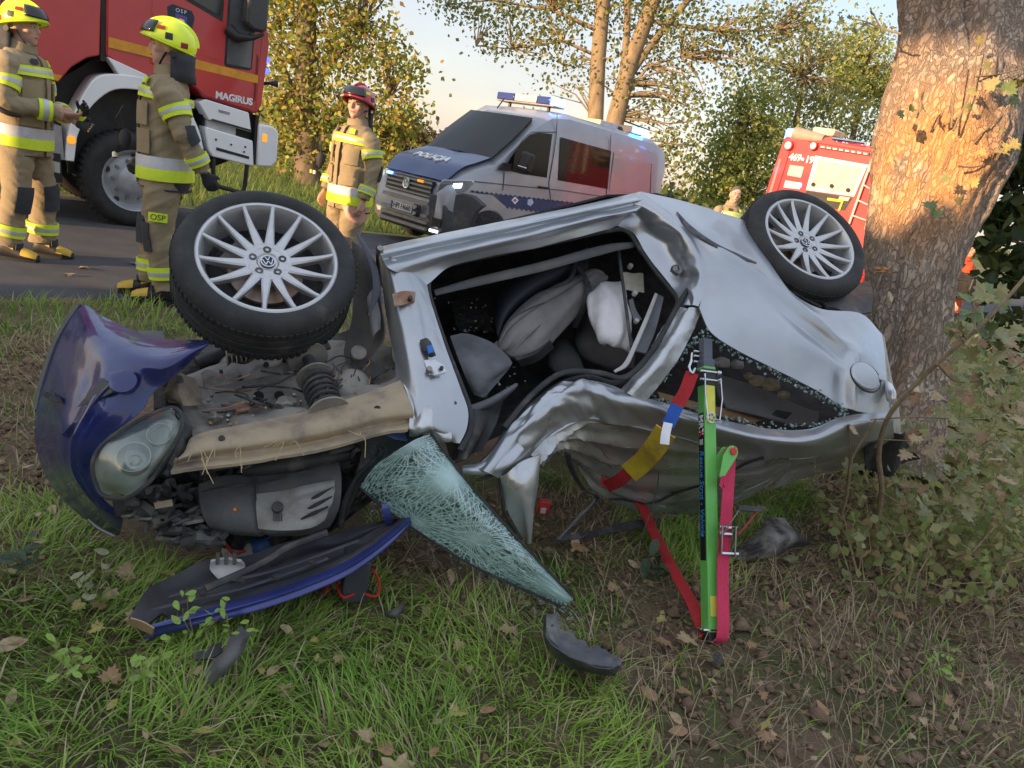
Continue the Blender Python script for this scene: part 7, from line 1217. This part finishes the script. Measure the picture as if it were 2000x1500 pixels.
def ell(g,c,r,n=14,M3=None):
    V=[];m=n//2+1
    rings=[]
    for i in range(m):
        ph=math.pi*(i+.02)/(m-1+.04); rings.append([tuple(np.array(c)+np.array((M3 or Matrix.Identity(3))@Vector((r[0]*math.sin(ph)*math.cos(a),r[1]*math.sin(ph)*math.sin(a),r[2]*math.cos(ph))))) for a in np.linspace(0,2*math.pi,n,endpoint=False)])
    g.loft(rings)
def hand(g,w,d,palm,side,curl=.5,glove=False):
    """w wrist, d forearm direction, palm normal; five bent fingers, thumb leaves the side of the palm"""
    d=np.array(d,float); d/=np.linalg.norm(d); pn=np.array(palm,float); pn-=d*(pn@d); pn/=np.linalg.norm(pn); s=np.cross(d,pn)*side; k=1.12 if glove else 1.
    g.loft([ering(w-d*.02,d,pn,.026*k,.02*k,14),ering(w+d*.015,d,pn,.030*k,.018*k,14),ering(w+d*.05,d,pn,.040*k,.017*k,14),ering(w+d*.088,d,pn,.041*k,.015*k,14)])
    for i,(o,L) in enumerate(((-.030,.066),(-.010,.076),(.010,.072),(.029,.056))):
        p=w+d*.082+s*o; c=curl*(1+.12*i); q1=p+(d*math.cos(c*.5)+pn*math.sin(c*.5))*L*.45; q2=q1+(d*math.cos(c*1.3)+pn*math.sin(c*1.3))*L*.33; q3=q2+(d*math.cos(c*2)+pn*math.sin(c*2))*L*.26
        g.tube([tuple(p),tuple(q1),tuple(q2),tuple(q3)],[.0098*k,.0095*k,.009*k,.0075*k],10)
    p=w+d*.03-s*.030; q1=p+(-s*.75+d*.6+pn*.25)*.038; q2=q1+(-s*.3+d*.8+pn*.5)*.032; g.tube([tuple(p),tuple(q1),tuple(q2)],[.013*k,.0115*k,.009*k],10)
def person(name,label,loc,face,arms,hel=None,height=1.0,suit=None,lean=0,feet=None,headturn=0.,gloves=(False,False),bands=True,curl=.55,legs=True,palms=None,boots=True,legmat=None):
    rz=math.atan2(-face[0],face[1]); e=empty(name,loc,rz,label=label,cat='person',mat=Matrix.Translation(Vector(loc))@Matrix.Rotation(rz,4,'Z')@Matrix.Rotation(lean,4,'X')@Matrix.Scale(height,4))
    feet=feet or [(-.11,.03),(.12,-.02)]; su=suit or SUIT
    tor=Limb([(0,-.005,.76,.205,.155),(0,-.005,.80,.214,.163),(0,0,.92,.212,.160),(0,.005,1.06,.205,.155),(0,.01,1.20,.208,.156),(0,.01,1.32,.215,.152),(0,.0,1.41,.205,.138),(0,-.01,1.475,.15,.108),(0,-.005,1.52,.085,.085),(0,.0,1.55,.074,.078)])
    g=G(); tor.solid(g,40); L=[]
    for s,(fx,fy) in zip((-1,1),feet):
        h=np.array([s*.105,0,.88]); k=np.array([s*.118+(fx-s*.118)*.45,.03+fy*.5,.50]); a=np.array([fx,fy-.02,.10])
        lb=Limb([(*h,.108,.125),(*(h*.6+k*.4),.108,.118),(*(h*.2+k*.8),.095,.102),(*k,.090,.098),(*(k*.6+a*.4),.088,.10),(*(k*.2+a*.8),.086,.098),(*a,.088,.102)]); L.append(lb); lb.solid(g,26)
    A=[]; hw=[]
    for s,(el,wr) in zip((-1,1),arms):
        sh=np.array([s*.165,-.005,1.425]); el=np.array(el,float); wr=np.array(wr,float)
        am=Limb([(*(sh*.9+np.array([0,0,.01])),.075,.085),(*(sh+np.array([s*.035,0,-.03])),.082,.090),(*(sh*.5+el*.5+np.array([s*.01,0,0])),.073,.080),(*el,.066,.070),(*(el*.5+wr*.5),.062,.064),(*wr,.054,.056)],up=(.2,.6,.9) if abs((wr-el)[2])<.15 else (0,1,.05)); A.append(am); am.solid(g,26)
        d=wr-el; d/=np.linalg.norm(d); pm=palms[0 if s<0 else 1] if palms else (-s,.1,0.); hand(g,wr+d*.012,d,pm,s if s>0 else -1,curl,gloves[0 if s<0 else 1]); hw.append(wr+d*.01)
    # neck and head
    T=Matrix.Rotation(headturn,3,'Z'); hc=np.array([0,.015,1.655]); tr=lambda v:hc+np.array(T@Vector(v))
    g.loft([ering((0,-.01,1.48),(0,0,1),(0,1,0),.062,.064,20),ering((0,.0,1.56),(0,.1,1),(0,1,0),.058,.06,20),ering(tuple(hc+np.array([0,-.01,-.05])),(0,0,1),(0,1,0),.055,.06,20)])
    ell(g,tr((0,-.012,.02)),(.077,.098,.105),24); ell(g,tr((0,.028,-.045)),(.058,.062,.070),20); ell(g,tr((0,.062,-.092)),(.026,.024,.022),12)
    g.loft([ering(tr((0,.085,.018)),(0,.3,-1),(0,1,0),.009,.012,10),ering(tr((0,.096,-.008)),(0,.3,-1),(0,1,0),.011,.014,10),ering(tr((0,.102,-.026)),(0,.3,-1),(0,1,0),.016,.014,10),ering(tr((0,.092,-.036)),(0,.3,-1),(0,1,0),.012,.008,10)])
    ell(g,tr((0,.080,.028)),(.050,.014,.010),12); ell(g,tr((0,.082,-.058)),(.024,.012,.010),12)
    for s in(-1,1): ell(g,tr((s*.078,-.012,-.01)),(.010,.020,.032),10); ell(g,tr((s*.045,.055,-.02)),(.022,.025,.022),10)
    me=g.mesh('body'); tmp=bpy.data.objects.new('tmp',me); COL.objects.link(tmp); rm=tmp.modifiers.new('r','REMESH'); rm.mode='VOXEL'; rm.voxel_size=.0085; sm=tmp.modifiers.new('s','SMOOTH'); sm.factor=.5; sm.iterations=3
    dg=bpy.context.evaluated_depsgraph_get(); bm=bpy.data.meshes.new_from_object(tmp.evaluated_get(dg)); bpy.data.objects.remove(tmp)
    n=len(bm.vertices); co=np.zeros(n*3); bm.vertices.foreach_get('co',co); co=co.reshape(-1,3); no=np.zeros(n*3); bm.vertices.foreach_get('normal',no); no=no.reshape(-1,3)
    near=lambda P,c,r:((P-np.array(c))**2).sum(1)<r*r
    isk=(co[:,2]>1.535)|np.any([near(co,w+0*w,.0)for w in hw],0)
    hm=np.zeros(n,bool)
    for (el,wr),w in zip(arms,hw):
        d=np.array(wr,float)-np.array(el,float); d/=np.linalg.norm(d); rel=co-w; hm|=((rel@d)>0)&((rel**2).sum(1)<.21**2)&(co[:,2]<1.45)
    wr_=(fbm(co[:,0]*9+co[:,2]*5,co[:,2]*13+co[:,1]*8,int(abs(loc[0])*7),3)-.60)*.036+(fbm(co[:,0]*22,co[:,2]*26+co[:,1]*19,4,2)-.5)*.008
    co=co+no*(wr_*(~(isk|hm)))[:,None]; bm.vertices.foreach_set('co',co.ravel())
    bm.materials.clear(); bm.materials.append(su); bm.materials.append(SKIN); bm.materials.append(GLV if gloves[0] or gloves[1] else SKIN)
    ce=np.zeros(len(bm.polygons)*3); bm.polygons.foreach_get('center',ce); ce=ce.reshape(-1,3); mi=np.where(ce[:,2]>1.54,1,0); 
    for j,((el,wr),w) in enumerate(zip(arms,hw)):
        d=np.array(wr,float)-np.array(el,float); d/=np.linalg.norm(d); rel=ce-w; q=((rel@d)>0)&((rel**2).sum(1)<.21**2)&(ce[:,2]<1.45); mi=np.where(q,2 if gloves[j] else 1,mi)
    if legmat: bm.materials.append(legmat); mi=np.where((ce[:,2]<.80)&(mi==0),3,mi)
    bm.polygons.foreach_set('material_index',mi.astype(np.int32)); bm.update(); bm.name='body'
    bo=link('body',bm,None,e,sharp=0)
    # face
    for s in(-1,1):
        gg=G(); ell(gg,tr((s*.031,.078,.008)),(.013,.010,.007),12); ey=gg.obj('eye',M('eye_white',(.7,.68,.66),.3),e); gg=G(); ell(gg,tr((s*.031,.0875,.008)),(.0055,.003,.0055),10); gg.obj('iris',M('iris_dark',(.04,.03,.03),.2),ey)
        gg=G(); gg.tube([tuple(tr((s*.014,.094,.030))),tuple(tr((s*.032,.092,.036))),tuple(tr((s*.05,.078,.030)))],.0042,6); gg.obj('eyebrow',HAIR,e)
    gg=G(); gg.tube([tuple(tr((-.022,.088,-.058))),tuple(tr((0,.095,-.056))),tuple(tr((.022,.088,-.058)))],[.003,.005,.003],6); gg.obj('mouth',M('lip',(.42,.17,.15),.5),e)
    # collar
    cl=Limb([(0,-.01,1.485,.10,.10),(0,-.005,1.53,.086,.090),(0,.0,1.555,.084,.090)]); cl.band('collar',.1,1.,su,e,.004,.004)
    if bands:
        for nm,t0,t1,m,o in (('chest_band',.565,.635,BANDY,.016),('chest_band_silver',.588,.612,BANDS,.019),('waist_band_white',.215,.275,M('band_white',(.60,.60,.63),.5),.018),('waist_band_yellow',.150,.215,BANDY,.018)): tor.band(nm,t0,t1,m,e,o)
        for am in A:
            am.band('sleeve_band',.36,.47,BANDY,e,.014); am.band('sleeve_band_silver',.395,.435,BANDS,e,.017); am.band('cuff_band',.82,.92,BANDY,e,.012); am.band('cuff_band_silver',.85,.89,BANDS,e,.015); am.sector('elbow_patch',.55,.70,200,340,CHAR,e,.010)
        for lb in L:
            lb.band('shin_band',.74,.83,BANDY,e,.014); lb.band('shin_band_silver',.77,.80,BANDS,e,.017)
        for i,lb in enumerate(L): lb.sector('knee_patch',.40,.63,30,150,CHAR,e,.014)
        tor.sector('zip_flap',.10,.80,84,96,su,e,.014)
        for a in((110,150),(30,70)): tor.sector('chest_pocket',.42,.54,a[0],a[1],su,e,.016); tor.sector('hip_pocket',.285,.40,a[0]-5,a[1]+5,su,e,.015)
        tor.sector('name_tab',.655,.70,55,72,CHAR,e,.014); tor.sector('radio_tab',.655,.71,112,128,BANDY,e,.014)
        tor.sector('jacket_hem',.06,.085,0,359,CHAR,e,.008)
        for i,lb in enumerate(L): lb.sector('thigh_pocket',.10,.28,(150,215)[0] if i==0 else -35,(215) if i==0 else 30,su,e,.013); lb.sector('cuff_reinforcement',.90,1.0,60,120,CHAR,e,.010)
        am=A[0]; am.sector('shoulder_badge',.26,.34,140,190,M('badge_maroon',(.35,.03,.05),.6),e,.016); A[1].sector('shoulder_badge',.26,.34,-10,40,M('badge_maroon',(.35,.03,.05),.6),e,.016)
    if boots:
        for s,(fx,fy) in zip((-1,1),feet):
            g=G(); ang=Matrix.Rotation(-s*-.12,3,'Z')
            R=[]
            for yy,rx,zt in((-.075,.034,.10),(-.06,.042,.15),(-.02,.046,.16),(.04,.046,.125),(.09,.049,.095),(.14,.050,.082),(.18,.043,.070),(.205,.024,.050)):
                R.append([(fx+s*.0+rx*math.cos(a),fy+yy,max(0.004,zt*.5+zt*.5*math.sin(a))) for a in np.linspace(0,2*math.pi,18,endpoint=False)])
            bt_=g.loft(R).obj('boot',BOOTB,e,sharp=60); 
            g=G(); R=[[(fx+(rx+.004)*math.cos(a),fy+yy,zt*.52+(zt*.5+.003)*math.sin(a)) for a in np.linspace(.0,math.pi,12)] for yy,rx,zt in((.105,.049,.094),(.14,.050,.084),(.18,.043,.072),(.207,.026,.055))]; g.loft(R,closed=False).obj('toe_cap',BOOTY,bt_,sharp=60)
            g=G(); R=[[(fx+(rx+.003)*math.cos(a),fy+yy,zt*.52+(zt*.5+.003)*math.sin(a)) for a in np.linspace(.3,math.pi-.3,10)] for yy,rx,zt in((-.01,.046,.155),(.03,.046,.132),(.055,.047,.118))]; g.loft(R,closed=False).obj('instep_panel',BOOTY,bt_,sharp=60)
            g=G(); g.prism([(fx-.045,fy-.075),(fx+.045,fy-.075),(fx+.052,fy+.13),(fx+.03,fy+.205),(fx-.03,fy+.205),(fx-.052,fy+.13)],0.,.022); g.obj('sole',BOOTB,bt_)
    if hel is None:
        g=G(); R=[]
        for i in range(8):
            ph=i/7*1.5; R.append([tuple(tr((.081*math.sin(ph+.05)*math.cos(a),-.016+.102*math.sin(ph+.05)*math.sin(a)-(.03*max(0,math.sin(a))*(i/7)),.022+.112*math.cos(ph+.05)+(.05*max(0,math.sin(a))*(i/7))))) for a in np.linspace(0,2*math.pi,24,endpoint=False)])
        g.loft(R).obj('hair',HAIR,e,sharp=0)
    else:
        # helmet shell with brim, front housing and neck flap
        hcm=lambda v:tuple(tr(v)); R=[]; nA=40
        for i in range(14):
            f=i/13; ring=[]
            for a in np.linspace(0,2*math.pi,nA,endpoint=False):
                fr=.5+.5*math.sin(a); lim=1.52+.50*(1-fr)**.8-.10*fr; ph=f*lim; k=1+.05*f**4
                ring.append(hcm((.124*k*math.sin(ph+.03)*math.cos(a),-.012+.158*k*math.sin(ph+.03)*math.sin(a),.040+.128*math.cos(ph+.03))))
            R.append(ring)
        h=g=G().loft(R,cap=False).obj('helmet',hel,e,sharp=0); so=h.modifiers.new('s','SOLIDIFY'); so.thickness=.008; so.offset=-1
        rim=[]; 
        for a in np.linspace(0,2*math.pi,nA):
            fr=.5+.5*math.sin(a); lim=1.52+.50*(1-fr)**.8-.10*fr; rim.append(hcm((.131*math.sin(lim+.03)*math.cos(a),-.012+.167*math.sin(lim+.03)*math.sin(a),.040+.128*math.cos(lim+.03))))
        G().tube(rim,.006,6,cap=False).obj('helmet_rim',M('rim_lime',(.6,.75,.02),.4) if hel==HELY else VBLK,h)
        G().tube([hcm((0,-.012+.162*math.sin(q),.040+.134*math.cos(q))) for q in np.linspace(-1.6,.9,18)],[.012]*18,8,flat=.6).obj('helmet_crest',hel,h)
        R=[]
        for q in np.linspace(.78,1.36,8): R.append([hcm((.128*math.sin(q)*math.cos(a),-.012+(.166)*math.sin(q)*math.sin(a),.040+.136*math.cos(q))) for a in np.linspace(.55,math.pi-.55,14)])
        vf_=G().loft(R,closed=False).obj('visor_housing',M('visor_black',(.02,.02,.024),.25,coat=.4),h,sharp=60); so=vf_.modifiers.new('s','SOLIDIFY'); so.thickness=.01; so.offset=1
        for s in(-1,1):
            for j,(q0,q1,a0,a1,mt) in enumerate(((.95,1.15,.15,.50,GLR if hel==HELY else BANDY),(1.25,1.55,-.15,.12,VBLK),(1.55,1.80,-.75,-.45,M('badge_maroon',(.35,.03,.05))))):
                R=[[hcm((s*.129*math.sin(q)*math.cos(a),-.012+.164*math.sin(q)*math.sin(a),.040+.134*math.cos(q))) for a in np.linspace(a0,a1,6)] for q in np.linspace(q0,q1,5)]
                o_=G().loft(R,closed=False).obj('helmet_marking',mt,h,sharp=60)
            g=G(); g.tube([hcm((s*.085,.0,-.03)),hcm((s*.075,.025,-.08)),hcm((s*.03,.05,-.128))],.011,8,flat=.4).obj('chin_strap',GLV,h); G().tube([hcm((s*.118,-.04,-.035)),hcm((s*.137,-.04,-.035))],.02,12).obj('helmet_knob',VBLK,h)
        R=[]
        for i,(z,k) in enumerate(((-.02,1.),(-.07,.98),(-.13,1.0),(-.19,1.08))): R.append([hcm((.118*k*math.cos(a),-.02+.15*k*math.sin(a),z)) for a in np.linspace(math.pi*1.02,math.pi*1.98,14)])
        fl=G().loft(R,closed=False).obj('neck_flap',CHAR,h,sharp=0); so=fl.modifiers.new('s','SOLIDIFY'); so.thickness=.008
    return e,tor,A,L
gnd0=lambda p:(p[0],p[1],float(.0))
ff1,tor1,A1,L1=person('person','person in tan turnout gear and yellow helmet cut by the left edge, handling gloves',(-4.22,5.80,.01),(.98,.14),[((-.27,.02,1.13),(-.09,.27,1.10)),((.27,.03,1.13),(.07,.30,1.12))],HELY,1.08,feet=[(-.15,.06),(.14,-.05)],headturn=-.1,palms=((.4,.3,-.8),(-.6,.2,.6)),curl=.7)
ff2,tor2,A2,L2=person('person','person in yellow helmet and tan gear standing in profile on the asphalt edge',(-2.80,5.30,.012),(-.93,-.36),[((-.25,-.13,1.15),(-.20,-.25,.94)),((.25,.03,1.14),(.20,.16,.95))],HELY,1.09,feet=[(-.10,-.04),(.10,.08)],gloves=(True,True),headturn=.05)
ff3,tor3,A3,L3_=person('person','person in red helmet and tan gear standing left of the police van',(-1.84,6.82,-.02),(-.62,-.78),[((-.27,-.02,1.15),(-.27,.05,.90)),((.27,-.02,1.15),(.26,.08,.90))],HELR,1.06,headturn=.35)
ff4,_,_,_=person('person','bareheaded person in tan jacket looking down behind the upturned car',(3.06,12.5,-.13),(.35,-.93),[((-.38,.02,1.26),(-.50,.12,1.10)),((.33,.08,1.18),(.16,.25,1.05))],None,1.09,headturn=-.35)
text('lettering','OSP',.052,VBLK,frame((0,0,0),(1,0,0),(0,1,0)),None,False,.001).hide_render=False
_t=[o for o in bpy.data.objects if o.name.startswith('lettering') and o.parent is None][-1]
# OSP tab on the thigh of the profile figure (his left leg faces the viewer)
q=L2[0].at(.30); cM=frame((q[0]-q[3]-.020,q[1]+.0,q[2]),(0,-1,0),(0,0,1)); g=G(); g.box((0,0,0),(.115,.058,.006)); g.V=[tuple(cM@Vector(v)) for v in g.V]; tb_=g.obj('thigh_tab',BANDY,ff2,bevel=.002)
_t.data.transform(cM@Matrix.Translation((0,0,.005))); _t.parent=ff2; _t.name='lettering'
# things the people hold
def lump(name,label,cat,pts,r,mat,mat2=None):
    e=empty(name,pts[0],label=label,cat=cat)
    for i,p in enumerate(pts):
        g=G(); ell(g,p,(r*random.uniform(.7,1.2),r*random.uniform(.6,1.),r*random.uniform(.9,1.5)),12,Matrix.Rotation(random.uniform(0,2),3,'Y')); g.obj('fold',mat if i%3 else (mat2 or mat),e,world=True)
    return e
def W_(e,v): return np.array(wm(e)@Vector(v))
ge=empty('glove_pair',W_(ff1,(0,.36,1.1)),label='black and lime gloves in the hands of the leftmost person',cat='gloves')
g=G(); hand(g,W_(ff1,(-.02,.38,1.13)),np.array([.6,-.2,.6]),np.array([.2,-.9,.2]),1,.5,True); g.obj('glove',GLV,ge,world=True); g=G(); hand(g,W_(ff1,(.02,.40,1.06)),np.array([.8,-.1,-.1]),np.array([.2,-.9,.2]),1,.6,True); g.obj('glove',GLV,ge,world=True)
g=G(); g.tube([tuple(W_(ff1,(-.05,.37,1.05))),tuple(W_(ff1,(-.02,.40,1.10))),tuple(W_(ff1,(.0,.40,1.17)))],[.02,.028,.02],8,flat=.5); g.obj('lime_cuff',BANDY,ge,world=True)
def mask(e,v,lab):
    m=empty('face_mask',W_(e,v),label=lab,cat='face mask'); b=np.array(v)
    P=lambda *q:tuple(W_(e,b+np.array(q)))
    g=G(); g.loft([ering(W_(e,b+np.array([0,0,z])),np.array([0,0,1.]),np.array([0,1.,0]),rx,ry,16) for z,rx,ry in((-.07,.015,.02),(-.04,.035,.03),(0,.045,.035),(.04,.035,.03),(.06,.012,.014))]).obj('face_piece',GLV,m,world=True)
    for i in range(4): G().tube([P(.02*i-.03,.02,.06),P(.03*i-.05,.05,.12+.02*i),P(.01*i,.02,.2)],.008,6,flat=.4).obj('strap',GLV,m,world=True)
    for i in range(2): G().tube([P(.04*i-.02,.04,-.05),P(.05*i-.02,.06,-.14)],.011,6,flat=.4).obj('strap',GLV,m,world=True); G().tube([P(.05*i-.02,.06,-.10),P(.05*i-.02,.06,-.13)],.014,8).obj('buckle',BANDY if i else LETW,m,world=True)
mask(ff2,(.10,.26,1.05),'black breathing mask hanging on the chest of the person in profile'); mask(ff3,(.20,.20,1.16),'black breathing mask hanging at the hip of the red-helmeted person')
# person half hidden behind the big trunk
hp=Dp(1862,560,9.5); OR=M('orange_jacket',(.70,.10,.03),.7)
ff5,_,_,_=person('person','person in orange jacket and dark trousers mostly hidden behind the big trunk',(hp[0],hp[1],-.1),(.5,-.85),[((-.30,.05,1.14),(-.26,.2,1.02)),((.34,.1,1.16),(.36,.25,.98))],None,1.0,suit=OR,bands=False,legmat=CHAR)
cs=empty('equipment_case',Dp(1878,562,9.2),label='dark case carried beside the trunk by the orange-jacketed person',cat='case'); g=G(); g.box(tuple(Dp(1880,560,9.2)),(.16,.35,.32),Matrix.Rotation(.4,3,'Z')); g.obj('case_shell',VBLK,cs,world=True,bevel=.02); g=G(); g.tube([tuple(Dp(1872,538,9.2)),tuple(Dp(1878,530,9.2)),tuple(Dp(1886,540,9.2))],.012,6); g.obj('handle',VBLK,cs,world=True)
